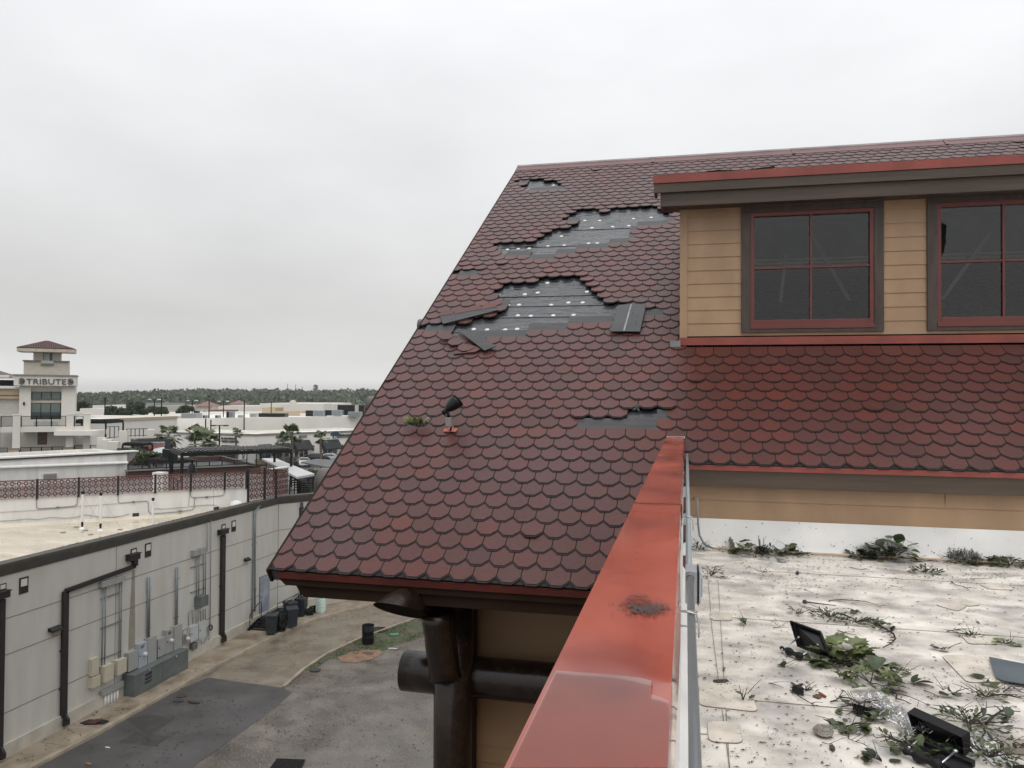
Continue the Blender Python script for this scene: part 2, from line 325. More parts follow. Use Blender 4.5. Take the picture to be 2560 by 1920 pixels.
# low lip kerb on the right of the lane
lk = MB(); pr = [gz(*p) for p in lane_r]
for i in range(1, len(pr)-1): lk.bar(pr[i]+Vector((0, 0, .04)), pr[i+1]+Vector((0, 0, .04)), .14, .09)
tag(lk.build('kerb', KERB), kind='structure')
# far parking lot in front of the strip mall, lawn, orange bed
sheet('parking_lot', [(-110, 60), (-20, 48), (-8, 60), (-30, 150), (-70, 175), (-130, 150)], .02, mat('wet_asphalt', (.06, .06, .062), .22, var=.25, scale=.3, rvar=.15), True)

# ================================================================ MAIN BUILDING (lodge style, shingled)
S = .6467; ANG = math.atan(S); CA, SA = cos(ANG), sin(ANG)
EV = CAM+ray(674, 1422)*(6.85/ray(674, 1422).y)     # left eave corner on the roof plane
UX = Vector((1, 0, 0)); UV = Vector((0, CA, SA)); UN = Vector((0, -SA, CA))
def RP(u, v, n=0): return EV+UX*u+UV*v+UN*n
def rf(x, y, n=0):
    p = hitp(x, y, EV+UN*n, UN); d = p-EV; return d.dot(UX), d.dot(UV)
EZ, EY, EX = EV.z, EV.y, EV.x
VR = rf(1296, 420)[1]                                 # ridge height along slope
DX0 = gy(1699, 856, 10.66).x; DY = 10.66
V_REAVE = 1.878                               # right hand eave lies higher up the slope
lodge = thing('lodge_building', 'tan and brown lodge building with storm damaged red shingle roof', 'building', (0, 9, 0))
# --- solid bodies
wb = MB()
wb.box(-1.95, -.25, 7.95, 17.8, 0, EZ+.35)             # gable end body
wb.build('wall', TAN, lodge)
# roof deck
U_PAR = -.2-EX; UEND = 16
dk = MB()
dk.prism([RP(0, 0, -.03), RP(U_PAR, 0, -.03), RP(U_PAR, VR, -.03), RP(0, VR, -.03)], UN*-.12)
dk.prism([RP(U_PAR, V_REAVE+.02, -.03), RP(UEND, V_REAVE+.02, -.03), RP(UEND, VR, -.03), RP(U_PAR, VR, -.03)], UN*-.12)
rb = RP(0, VR); dk.prism([rb, RP(UEND, VR), Vector((EX+UEND, 2*rb.y-EY, EZ)), Vector((EX, 2*rb.y-EY, EZ))], (0, 0, -.12))
deck = dk.build('roof', UNDER, lodge)
# --- shingle field
TW, EXP = .229, .2065
zA = lambda x, y: (1240+x*.18083, 400+y*.18083)       # crop [1240,400,1640,700]
zB = lambda x, y: (1050+x*.27125, 660+y*.27125)       # crop [1050,660,1650,900]
zC = lambda x, y: (1200+x*.36166, 850+y*.36166)       # crop [1200,850,2000,1450]
bare = [[zA(230, 290), zA(400, 270), zA(650, 270), zA(800, 290), zA(880, 350), zA(960, 390), zA(800, 405), zA(430, 415), zA(400, 330)],
        [zA(930, 740), zA(1120, 700), zA(1400, 670), zA(1420, 700), zA(1500, 700), zA(2100, 650), zA(2320, 680), zA(2440, 820), zA(2440, 890), zA(1990, 910), zA(1900, 1000), zA(1890, 1090), zA(1440, 1190), zA(840, 1280), zA(800, 1330), zA(150, 1340), zA(60, 1260), zA(20, 1180), zA(80, 1140), zA(560, 1110), zA(620, 1010), zA(800, 980), zA(1050, 960), zA(1110, 860), zA(1000, 840), zA(980, 760)],
        [zB(640, 215), zB(820, 200), zB(1000, 190), zB(1070, 140), zB(1470, 130), zB(1530, 160), zB(1600, 210), zB(1660, 260), zB(1720, 310), zB(1790, 370), zB(1900, 390), zB(2090, 400), zB(2200, 420), zB(2200, 470), zB(1900, 480), zB(1790, 530), zB(1430, 560), zB(1300, 600), zB(930, 640), zB(500, 660), zB(330, 640), zB(0, 610), zB(40, 560), zB(420, 540), zB(640, 500), zB(720, 470), zB(760, 350), zB(700, 250)],
        [zB(330, 40), zB(560, 50), zB(560, 80), zB(300, 100)]]
bare_uv = [[rf(*p) for p in b] for b in bare]
for (xa_, xb_, ym_) in ((650, 1195, 602), (1080, 1345, 480)):
    (ua, va), (ub, vb) = rf(*zC(xa_, ym_)), rf(*zC(xb_, ym_)); vr_ = .155+round(((va+vb)/2+.1*EXP-.155)/EXP)*EXP
    bare_uv.append([(ua, vr_-.5*EXP), (ub, vr_-.5*EXP), (ub, vr_+.5*EXP), (ua, vr_+.5*EXP)])
def is_bare(u, v): return any(inpoly(u, v, b) for b in bare_uv)
sh = MB(); eg = MB(); hl = MB()
TAB = [(-.5, .30), (-.5, .0), (-.5, -.42), (-.20, -.66), (.20, -.66), (.5, -.42), (.5, .0), (.5, .30)]   # y in units of exposure, from row line
def tab(mb, u, v, n0, th, g_, drop, lift=0, t=.5, u0=None, u1=None, ext=.55, round_=0):
    wv = TW*.5-g_
    prof = [(-wv, ext), (-wv, -.40), (-wv*.78, -.535), (-wv*.42, -.74), (wv*.42, -.74), (wv*.78, -.535), (wv, -.40), (wv, ext)]
    top = []; bot = []
    for (x, y) in prof:
        uu = u+x
        if u0 is not None: uu = max(uu, u0)
        if u1 is not None: uu = min(uu, u1)
        vv = v+y*EXP-(drop if y < 0 else 0)
        k = (.55-y)/1.3; n = n0+k*.010+lift*k*k
        top.append(RP(uu, vv, n)); bot.append(RP(uu, vv, n-th))
    m = len(prof); mb.t = t
    mb.add(top+bot, [list(range(m))[::-1]]+[(i, (i+1) % m, m+(i+1) % m, m+i) for i in range(m) if i != m-1])
def ridge_u(v): return UEND
rows = int(VR/EXP)
dorm_v0 = rf(1720, 858)[1]; dorm_v1 = rf(1700, 455)[1]
for r in range(rows+1):
    v = .155+r*EXP; off = .5*(r % 2)
    for c in range(-1, int(UEND/TW)+1):
        u = (c+off+.5)*TW
        if u < -.02: continue
        if u > U_PAR+.12 and v < V_REAVE+.1: continue
        if u > U_PAR+.9*TW and v < V_REAVE+.12: continue
        if u > DX0-EX+.05 and dorm_v0-.05 < v < 9.0: continue
        if v > VR-.03: continue
        hs = rnd.random(); x_ = u*1.3; 
        b0 = is_bare(u, v-.1*EXP)
        if b0: continue
        lift = rnd.uniform(0, .003)
        if is_bare(u, v-1.2*EXP): lift += rnd.uniform(.004, .02)
        elif is_bare(u, v-2.2*EXP): lift += rnd.uniform(.002, .010)
        if rnd.random() < .004: lift += .012
        e0 = 0 if u < TW else None
        t = min(.85, max(0, rnd.gauss(.45, .17)))
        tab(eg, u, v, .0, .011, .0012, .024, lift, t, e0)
        tab(sh, u, v, .0035, .003, .0055, .0, lift, t, e0)
        # bare headlap strip above this tab when the course over it is gone
        if is_bare(u, v+.9*EXP) or is_bare(u-.5*TW, v+.9*EXP):
            hl.t = rnd.random(); a = [(u-TW*.5, v+.2*EXP), (u+TW*.5, v+.2*EXP), (u+TW*.5, v+1.25*EXP), (u-TW*.5, v+1.25*EXP)]
            hl.prism([RP(max(0, p), q, .006) for p, q in a], UN*-.006)
# starter course showing as dark points below the first row
st = MB(); st.prism([RP(-.03, -.004, .0), RP(U_PAR, -.004, .0), RP(U_PAR, .2, .0), RP(-.03, .2, .0)], UN*-.012)
st.prism([RP(U_PAR, V_REAVE-.02, .0), RP(UEND, V_REAVE-.02, .0), RP(UEND, V_REAVE+.2, .0), RP(U_PAR, V_REAVE+.2, .0)], UN*-.012)
st.build('starter_strip', EDGE, deck)
shing = sh.build('shingles', TABS, deck); nb_ = len(eg.v); eg.v += hl.v; eg.f += [[nb_+i for i in f] for f in hl.f]; eg.mi += [1]*len(hl.f); eg.tone += hl.tone; eg.sm += hl.sm; eg.build('shingle_edges', [EDGE, HEADLAP], deck)
# rake trim, ridge cap
rk = MB(); rk.prism([RP(-.03, -.02, .004), RP(.0, -.02, .004), RP(.0, VR, .004), RP(-.03, VR, .004)], UN*-.16); rk.build('rake_board', BROWN_R, lodge)
rc = MB(); a, b = RP(-.03, VR-.26, .015), RP(UEND, VR-.26, .015); c, d = RP(UEND, VR+.02, .03), RP(-.03, VR+.02, .03)
rc.prism([a, b, c, d], UN*-.02); rc.prism([d, c, c+Vector((0, .25, -.12)), d+Vector((0, .25, -.12))], UN*-.02)
for q in (3.2, 6.3, 9.4): rc.prism([RP(q, VR-.27, .03), RP(q+.06, VR-.27, .03), RP(q+.06, VR+.02, .045), RP(q, VR+.02, .045)], UN*-.015)
rc.build('ridge_cap', mat('ridge_dark_red', (.11, .030, .030), .35, var=.2), deck)
# pale flashing behind the ridge edge
rf_ = MB(); rf_.bar(d+Vector((0, .02, .02)), c+Vector((0, .02, .02)), .03, .035); rf_.build('ridge_flashing', mat('pale_flashing', (.5, .47, .46), .4), deck)
# fastener discs
dd = [zA(960, 745), zA(1225, 820), zA(1430, 820), zA(1900, 793), zA(2145, 775), zA(1325, 918), zA(1612, 903), zA(1835, 890), zA(903, 1035), zA(155, 1218), zA(305, 1210), zA(455, 1203), zA(715, 1172), zA(940, 1160), zA(1277, 1133), zA(1397, 1131), zA(1070, 833), zA(795, 332),
      zB(1173, 161), zB(721, 268), zB(964, 265), zB(1083, 250), zB(1538, 241), zB(809, 363), zB(911, 361), zB(1208, 362), zB(1367, 341), zB(1499, 340), zB(900, 459), zB(1020, 464), zB(1227, 459), zB(1414, 455), zB(493, 585), zB(616, 590), zB(783, 590), zB(893, 584)]
for q in dd:
    u, v = rf(*q); M_ = Matrix.Translation(RP(u, v, -.028)) @ UN.to_track_quat('Z', 'Y').to_matrix().to_4x4()
    b = MB(M_); b.lathe([(0, .012), (.012, .012), (.02, .007), (.034, .004), (.036, 0)], 12); b.build('fastener_disc', DISC, lodge)
# --- underlayment laps
for v in [rf(*zA(500, q))[1] for q in (980, 1190)]+[rf(*zB(900, q))[1] for q in (290, 380, 480, 610)]:
    ul = MB(); ul.prism([RP(.6, v, -.022), RP(4.6, v, -.022), RP(4.6, v+.09, -.029), RP(.6, v+.09, -.029)], UN*-.003); ul.build('underlayment_lap', UNDER, deck)
# --- left eave: red drip edge, fascia boards, soffit
X0, X1 = EX+.06, -.2
ev = MB(); ev.box(X0+.02, X1, EY-.005, EY+.06, EZ-.085, EZ-.02); ev.build('drip_edge', mat('drip_dark_red', (.07, .013, .009), .5, spec=.25, var=.2), lodge)
def endcut(mb, x0, x1, y0, y1, z0, z1, cut):
    mb.add([(x0, y0, z1), (x1, y0, z1), (x1, y0, z0), (x0+cut, y0, z0), (x0+cut*.4, y0, (z0+z1)/2), (x0, y1, z1), (x1, y1, z1), (x1, y1, z0), (x0+cut, y1, z0), (x0+cut*.4, y1, (z0+z1)/2)],
           [(4, 3, 2, 1, 0), (5, 6, 7, 8, 9), (0, 1, 6, 5), (1, 2, 7, 6), (2, 3, 8, 7), (3, 4, 9, 8), (4, 0, 5, 9)])
fb = MB(); endcut(fb, X0+.03, X1, EY+.02, EY+.07, EZ-.155, EZ-.087, .07); fb.build('fascia_board', BROWN_R, lodge, bevel=.004)
fb = MB(); endcut(fb, X0+.18, X1, EY+.06, EY+.11, EZ-.27, EZ-.14, .10); fb.build('fascia_board', BROWN_R, lodge, bevel=.004)
sf = MB(); sf.box(X0+.25, X1, EY+.11, 7.95, EZ-.25, EZ-.23)
sf.prism([RP(.05, .1, -.2), RP(.7, .1, -.2), RP(.7, VR, -.2), RP(.05, VR, -.2)], UN*-.02); sf.build('soffit', BROWN_R, lodge)
# --- siding panels on the front wall under the eave
WY = 7.95
def cyl(mb, a, b, r, n=28, wob=.0):
    mb.tube([Vector(a).lerp(Vector(b), k/6) for k in range(7)], [r*(1+wob*sin(k*2.3)) for k in range(7)], n)
# corner post, horizontal log, purlin end, knee brace
pcx = gy(1142, 1700, 7.55).x; pr_ = .195
lg = MB(); cyl(lg, (pcx, 7.42, 0), (pcx, 7.42, EZ-.3), pr_, 28, .02); lg.build('log_post', LOGM, lodge)
a = gy(1083, 1697, 7.5); zc = a.z
lx0 = gy(993, 1690, 7.45).x
lg = MB(); cyl(lg, (lx0, 7.66, zc), (-.25, 7.66, zc), .205, 28, .01); lg.build('log_beam', LOGM, lodge)
# purlin log through the eave, sawn off on a slant
c1 = gy(1008, 1500, 6.9)
pu = MB(); n = 28; vs = []; fs = []
for k in range(n):
    t = 2*pi*k/n; x = .21*cos(t); z = .21*sin(t)
    vs.append((c1.x+x, 6.88-.5*z/.21, EZ-.33+z))
for k in range(n):
    t = 2*pi*k/n; vs.append((c1.x+.10+.21*cos(t), 8.2, EZ-.25+.21*sin(t)))
for k in range(n): fs.append((k, (k+1) % n, n+(k+1) % n, n+k))
pu.add(vs, fs, smooth=True); lp_o = pu.build('log_purlin', LOGM, lodge); pu = MB(); pu.add([Vector(v)+Vector((0, -.001, -.001)) for v in vs[:n]], [list(range(n))]); pu.build('cut_end', mat('cut_end', (.012, .008, .006), .9, spec=.05), lp_o)
lg = MB(); cyl(lg, (c1.x+.24, 7.2, EZ-.40), (pcx-.03, 7.27, zc+.12), .16, 24, .03); lg.build('log_brace', LOGM, lodge)
# dark box standing for the shaded recess beside post, siding right of it
xw = gy(1195, 1600, WY).x
sd_ = MB(); zt = EZ-.4
k = 0; z = zc-.17
def siding(mb, x0, x1, y, z0, z1, ex=.178, lap=.012):
    z = z1
    while z > z0+.001:
        zb = max(z0, z-ex)
        mb.add([(x0, y-lap, zb), (x1, y-lap, zb), (x1, y-lap*.15, z), (x0, y-lap*.15, z), (x0, y-lap*.15, zb), (x1, y-lap*.15, zb)], [(0, 1, 2, 3), (4, 5, 1, 0)]); z = zb
siding(sd_, xw, -.25, WY-.02, 0, zc-.1); siding(sd_, xw, -.25, WY-.02, zc-.1, zt, ex=3); sd_.build('siding', TAN_SHADED, lodge)
rec = MB(); rec.box(pcx-.05, xw, WY-.06, WY-.001, 0, EZ-.3); rec.build('corner_board', BROWN_R, lodge)  # no real board: shade of the recess put in as dark paint
# purlin ends sticking out past the rake
for (px_, py_, rr) in ((832, 1182, .26), (950, 990, .2), (1062, 790, .17)):
    u, v = rf(px_+8, py_); b = MB(); p = RP(-.17, v+.05, -.22); cyl(b, p, RP(.6, v+.05, -.20), rr*.75, 24); b.build('log_purlin', mat('log_weathered', (.10, .085, .075), .35, var=.35, scale=4), lodge)
# --- right eave + wall behind the flat roof
ZE = RP(0, V_REAVE).z; YE = RP(0, V_REAVE).y; WYR = 8.55
b = MB(); b.box(-.0, 12, YE-.02, YE+.05, ZE-.075, ZE-.02); b.build('drip_edge', RED_TRIM, lodge)
b = MB(); b.box(.0, 12, YE+.015, YE+.055, ZE-.25, ZE-.077); b.build('fascia_board', BROWN, lodge, bevel=.003)
b = MB(); siding(b, .0, 12, WYR, 11.19, ZE-.2, ex=.205); b.build('siding', TAN, lodge)
b = MB(); b.box(2.56, 2.566, WYR-.014, WYR-.011, 11.40, 11.6); b.build('siding_joint', SEAM, lodge)
b = MB(); b.box(.01, 12, WYR+.002, 12, 10.4, ZE-.1); b.build('wall', TAN, lodge)
# --- dormer
Fd = Frame((0, DY), 0)
ZD0 = gy(1900, 843, DY).z; ZDT = 15.3

b = MB(); b.box(DX0, DX0+.10, DY-.028, DY+.07, ZD0-.03, ZDT); b.build('corner_board', TAN, lodge, bevel=.003)
b = MB(); b.box(DX0+.005, DX0+.03, DY+.07, 14, ZD0-.6, ZDT+.15); b.build('siding', TAN, lodge)
vs = None
def dwin(x0, x1, z0, z1, broken=False):
    """opening outer trim x0..x1, z0..z1"""
    m = MB(); tw = .115
    for (a, b_, c, d) in ((x0, x0+tw, z0, z1-.16), (x1-tw, x1, z0, z1-.16), (x0+tw, x1-tw, z0, z0+.05)): m.box(a, b_, DY-.045, DY+.06, c, d)
    m.box(x0, x1, DY-.05, DY+.06, z1-.16, z1-.05); m.box(x0-.035, x1+.035, DY-.075, DY+.06, z1-.05, z1); m.prism([(x0-.035, DY-.075, z1-.05), (x1+.035, DY-.075, z1-.05), (x1+.01, DY-.052, z1-.085), (x0-.01, DY-.052, z1-.085)], (0, .02, .002))
    wd_ = m.build('window', WINDOW_TRIM, lodge, bevel=.003)
    f = MB(); fx0, fx1, fz0, fz1 = x0+tw, x1-tw, z0+.05, z1-.16
    f.box(fx0, fx1, DY-.055, DY+.03, fz0, fz0+.055)
    for (a, b_, c, d) in ((fx0, fx0+.05, fz0+.055, fz1), (fx1-.05, fx1, fz0+.055, fz1), (fx0+.05, fx1-.05, fz1-.05, fz1), (fx0+.05, fx1-.05, fz0+.055, fz0+.12)): f.box(a, b_, DY-.03, DY+.04, c, d)
    f.build('window_frame', RED_WIN, wd_, bevel=.003)
    gx0, gx1, gz0, gz1 = fx0+.05, fx1-.05, fz0+.12, fz1-.05
    f = MB(); mxx = (gx0+gx1)/2; mzz = (gz0+gz1)/2
    f.box(mxx-.012, mxx+.012, DY-.012, DY+.012, gz0, gz1); f.box(gx0, mxx-.012, DY-.01, DY+.01, mzz-.012, mzz+.012); f.box(mxx+.012, gx1, DY-.01, DY+.01, mzz-.012, mzz+.012); f.build('muntin', RED_WIN, wd_)
    f = MB(); yy = DY+.02
    if not broken: f.poly([(gx0, yy, gz0), (gx1, yy, gz0), (gx1, yy, gz1), (gx0, yy, gz1)])
    else:
        h = [(gx0, mzz+.02), (gx0+.02, mzz+.08), (gx0+.05, mzz+.15), (gx0+.055, mzz+.2), (gx0+.075, mzz+.27), (gx0+.065, mzz+.32), (gx0+.08, mzz+.47), (gx0+.03, mzz+.51), (gx0, mzz+.50)]
        f.poly([(gx0, yy, gz0), (gx1, yy, gz0), (gx1, yy, mzz+.02)]+[(gx0, yy, mzz+.02)])
        f.poly([(x, yy, z) for x, z in h]+[(gx0, yy, gz1), (gx1, yy, gz1), (gx1, yy, mzz+.02)])
    f.build('pane', GLASSW, wd_)
    return wd_
GLASSW = glass('window_glass', .85)
xa, xb = gy(1853, 700, DY).x, gy(2208, 700, DY).x; za, zb = gy(2030, 831, DY).z, gy(1853, 505, DY).z
dwin(xa, xb, za, zb)
xa2 = gy(2316, 700, DY).x; dwin(xa2, xa2+(xb-xa), za, zb+.02, True)
b = MB(); W_ = xb-xa
def sidrow(b, x0, x1): siding(b, x0, x1, DY, ZD0+.02, ZDT, ex=.1795)
for (x0, x1) in ((DX0+.10, xa+.02), (xb-.02, xa2+.02), (xa2+W_-.02, 12)): sidrow(b, x0, x1)
for (x0, x1) in ((xa, xb), (xa2, xa2+W_)): b.box(x0+.02, x1-.02, DY-.013, DY, ZD0+.02, za+.02); b.box(x0+.02, x1-.02, DY-.013, DY, zb-.03, ZDT)
b.build('siding', TAN, lodge)
# dark attic room behind the glass
rm = MB(); rm.box(DX0+.1, 11, DY+.07, DY+.09, ZD0, ZDT); 
rm2 = MB()
for (x0, x1, z0, z1) in ((DX0+.05, xa+.1, ZD0, ZDT), (xb-.1, xa2+.1, ZD0, ZDT), (xa2+(xb-xa)-.1, 12, ZD0, ZDT), (xa+.1, xb-.1, ZD0, za+.1), (xa+.1, xb-.1, zb-.1, ZDT), (xa2+.1, xa2+(xb-xa)-.1, ZD0, za+.1), (xa2+.1, xa2+(xb-xa)-.1, zb-.1, ZDT)):
    rm2.box(x0, x1, DY+.07, DY+.12, z0, z1)
rm2.build('wall', BROWN_R, lodge)
ATT = mat('attic_dark', (.11, .118, .125), .8, var=.3); ATT2 = mat('attic_slats', (.5, .43, .33), .7, var=.3)
rm = MB(); rm.box(DX0+.05, 12, DY+2.2, DY+2.25, ZD0-.3, ZDT); rm.box(DX0+.05, 12, DY+.12, DY+2.2, ZD0-.02, ZD0); rm.box(DX0+.05, 12, DY+.12, DY+2.2, ZDT, ZDT+.02); rm.box(DX0+.03, DX0+.05, DY+.05, DY+2.25, ZD0-.3, ZDT); rm.box(11.98, 12, DY+.12, DY+2.2, ZD0, ZDT)
att = rm.build('attic_room', ATT, lodge)
rm = MB()
for k in range(16): rm.box(DX0+.3, 6, DY+2.12, DY+2.18, ZD0+.55+k*.055, ZD0+.585+k*.055)
rm.build('slats', ATT2, att)
rm = MB()
for (x0, z0, x1, z1) in ((2.6, ZD0, 1.7, ZD0+1.7), (3.3, ZD0+.3, 4.1, ZD0+1.5), (1.30, ZD0+.2, 1.42, ZD0+1.3)): rm.bar((x0, DY+1.1, z0), (x1, DY+1.1, z1), .06, .05)
rm.build('brace', mat('attic_brace', (.14, .14, .14), .6), att)
# dormer sill flashing, eave boards, shed roof
b = MB(); b.box(DX0-.01, 12, DY-.06, DY+.03, ZD0-.085, ZD0); b.box(DX0-.01, 12, DY-.10, DY-.06, ZD0-.105, ZD0-.075); b.build('sill_flashing', RED_TRIM, lodge)
b = MB(); p = gy(1690, 856, DY-.05); b.box(p.x-.08, p.x+.06, DY-.12, DY+.0, p.z-.08, p.z+.02); b.build('flashing_tab', GALV, lodge)
YF = 10.28
tl_ = gy(1633, 439, YF); bl_ = gy(1633, 459, YF); b2 = gy(1640, 482, YF); b3 = gy(1651, 517, YF+.06)
b = MB(); b.box(tl_.x, 12, YF-.012, YF+.04, bl_.z, tl_.z); b.box(tl_.x, 12, YF+.04, YF+.35, tl_.z-.004, tl_.z); b.build('drip_edge', RED_TRIM, lodge)
b = MB(); b.box(tl_.x+.01, 12, YF+.005, YF+.05, b2.z, bl_.z-.002); b.box(tl_.x+.01, tl_.x+.05, YF+.05, YF+.3, b2.z, bl_.z-.002); b.build('fascia_board', BROWN, lodge, bevel=.003)
b = MB(); b.box(b3.x, 12, YF+.06, YF+.1, b3.z, b2.z+.01); b.box(b3.x, b3.x+.04, YF+.1, DY+.02, b3.z, b2.z+.01); b.build('fascia_board', BROWN, lodge, bevel=.003)
b = MB(); b.box(b3.x+.04, 12, YF+.1, DY+.1, b3.z+.02, b3.z+.04); b.box(tl_.x, 12, YF+.04, DY, tl_.z-.03, tl_.z-.006); b.box(DX0, 12, DY, 14, tl_.z-.03, tl_.z-.006); b.build('soffit', BROWN, lodge)
# torn membrane curling above the dormer edge
b = MB(); pts = [gy(1745+i*24, 433-i*2.2-4*sin(i*.9)*(1 if i < 6 else .3), YF+.1) for i in range(9)]
for i in range(8): b.add([pts[i], pts[i+1], pts[i+1]+Vector((0, .4, .02)), pts[i]+Vector((0, .4, .02))], [(0, 1, 2, 3)])
b.build('torn_membrane', BLACK, lodge)
# --- flat roof with parapet: part of the same building
ZR = 10.875
fr_ = MB(); fr_.box(.0, 14, -14, WYR, ZR-.4, ZR); flat = fr_.build('flat_roof', MEMB, lodge)
b = MB(); b.add([(.02, WYR-.10, ZR+.003), (12, WYR-.10, ZR+.003), (12, WYR-.045, ZR+.07), (.02, WYR-.045, ZR+.07), (.02, WYR-.02, 11.2), (12, WYR-.02, 11.2)], [(0, 1, 2, 3), (3, 2, 5, 4)], smooth=True); b.build('base_flashing', MEMB_W, flat)
sm = MB()
def sline(p, q, w_=.0028, z=ZR+.004): a = gz(*p, z); b_ = gz(*q, z); sm.bar(a, b_, w_, .003)
for a, c in ((RR(560, 455), RR(2196, 548)), (RR(415, 742), RR(2196, 862)), (RR(560, 1248), RR(1160, 1300)), (RR(1160, 1300), RR(2196, 1420)), (RR(288, 770), RR(400, 1659)), (RR(262, 420), RR(290, 770)), (RR(330, 520), RR(400, 1659)), (RR(220, 1450), RR(265, 1453))): sline(a, c)
def rquad(c, rad=.045):
    P_ = [gz(*q, ZR+.002) for q in c]; out = []
    for i in range(4):
        a, b_, d = P_[i-1], P_[i], P_[(i+1) % 4]
        for k in range(5):
            t = k/4; p0 = b_+(a-b_).normalized()*rad; p1 = b_+(d-b_).normalized()*rad; out.append(p0.lerp(b_, t).lerp(b_.lerp(p1, t), t))
    return out
for c in ([RR(215, 1150), RR(505, 1145), RR(575, 1320), RR(215, 1280)], [RR(262, 1378), RR(455, 1380), RR(482, 1512), RR(275, 1502)], [RR(1690, 975), RR(2040, 970), RR(2190, 1140), RR(1850, 1140)], [RR(1655, 665), RR(1740, 640), RR(1850, 675), RR(1790, 705)], [RR(1740, 640), RR(1800, 622), RR(1938, 665), RR(1850, 676)], [RR(280, 705), RR(410, 712), RR(415, 764), RR(283, 758)], [RR(1920, 540), RR(2090, 535), RR(2140, 575), RR(1990, 572)], [RR(1810, 850), RR(1980, 860), RR(2080, 905), RR(1860, 905)]):
    pp = rquad(c); b = MB(); b.prism([p+Vector((0, 0, .005)) for p in pp], (0, 0, -.006)); b.build('membrane_patch', PATCH, flat)
    for i in range(len(pp)): sm.bar(pp[i]+Vector((0, 0, .001)), pp[(i+1) % len(pp)]+Vector((0, 0, .001)), .0028, .004)
sm.build('seam_lines', SEAM, flat)
b = MB(); st_ = [gz(*RR(*q), ZR+.003) for q in ((300, 1120), (380, 1115), (400, 1130), (340, 1140), (300, 1135))]; b.poly(st_); b.build('stain', mat('black_stain', (.03, .025, .02), .8), flat)
# parapet
PX0, PX1, PZ = -.21, -.02, 12.057
par = thing('parapet_wall', 'long parapet with wet rust red metal cap running to the roof', 'parapet', (-.11, 4, ZR))
b = MB(); b.box(PX0+.02, PX1-.01, -3, 8.6, 0, PZ-.02); b.build('wall_core', TAN, par)
b = MB(); b.box(PX1-.012, PX1-.002, -3, 8.5, ZR-.1, PZ-.07); b.add([(PX1-.002, -3, ZR+.10), (PX1-.002, 8.4, ZR+.10), (PX1+.09, 8.4, ZR+.004), (PX1+.09, -3, ZR+.004)], [(3, 2, 1, 0)]); b.build('membrane_upstand', MEMB_W, par)
CAPM = RED_CAP = mat('red_cap', (.385, .078, .043), .10, var=.16, scale=2.5, stretch=(1, .6, 1), bump=.0012, bscale=2.2, rvar=.12, c2=(.25, .048, .03), c2t=(.50, .70), c2scale=4, det=9)
for (y0, y1) in ((-3, 1.5), (1.502, 4.35), (4.352, 6.9), (6.902, 8.83)):
    if y0 == -3: y1 = 3.0
    if y0 == 1.502: continue
    if y0 == 4.352: y0, y1 = 3.004, 6.15
    if y0 == 6.902: y0 = 6.154
    mb = MB(); nx, ny = 12, max(8, int((y1-y0)/.12))
    vs = []; fs = []
    for j_ in range(ny+1):
        for i_ in range(nx+1):
            x = PX0+(PX1-PX0)*i_/nx; y = y0+(y1-y0)*j_/ny; edge = min(i_, nx-i_)/3
            z = PZ-.004*min(1, edge)*(1+.5*sin(y*1.7)+.4*sin(y*3.1+1))*(.6+.4*sin(x*20+y))
            vs.append((x, y, z))
    for j_ in range(ny):
        for i_ in range(nx): a = j_*(nx+1)+i_; fs.append((a, a+1, a+nx+2, a+nx+1))
    mb.add(vs, fs, smooth=True)
    mb.add([(PX0, y0, PZ), (PX0, y1, PZ), (PX0-.003, y1, PZ-.09), (PX0-.003, y0, PZ-.09)], [(0, 1, 2, 3)]); 
    m_ = 24; top = [(PX1, y0+(y1-y0)*k/m_, PZ) for k in range(m_+1)]; mid = [(PX1+.003+.001*sin(k*1.3), y0+(y1-y0)*k/m_, PZ-.05) for k in range(m_+1)]; bt = [(PX1+.007+.003*sin(k*.9+y0), y0+(y1-y0)*k/m_, PZ-.095) for k in range(m_+1)]
    mb.add(top+mid+bt, [(k, m_+1+k, m_+2+k, k+1) for k in range(m_)]+[(m_+1+k, 2*m_+2+k, 2*m_+3+k, m_+2+k) for k in range(m_)], smooth=True)
    mb.add([(PX0, y1, PZ), (PX1, y1, PZ), (PX1, y1, PZ-.09), (PX0, y1, PZ-.09)], [(0, 1, 2, 3)])
    mb.build('metal_cap', CAPM, par)
b = MB()
for yy in (gz(1600, 1258, PZ).y, 6.15): b.box(PX0-.002, PX1+.002, yy, yy+.004, PZ+.0005, PZ+.0025); b.box(PX1+.001, PX1+.006, yy, yy+.004, PZ-.09, PZ)
b.build('cap_joint', mat('joint_dark', (.06, .02, .015), .6), par)
b = MB(); b.box(PX0, PX1+.01, 8.80, 8.84, PZ+.001, PZ+.006); b.box(PX1+.002, PX1+.012, 8.78, 8.83, PZ-.06, PZ); b.build('cap_end_sealant', DISC, par)
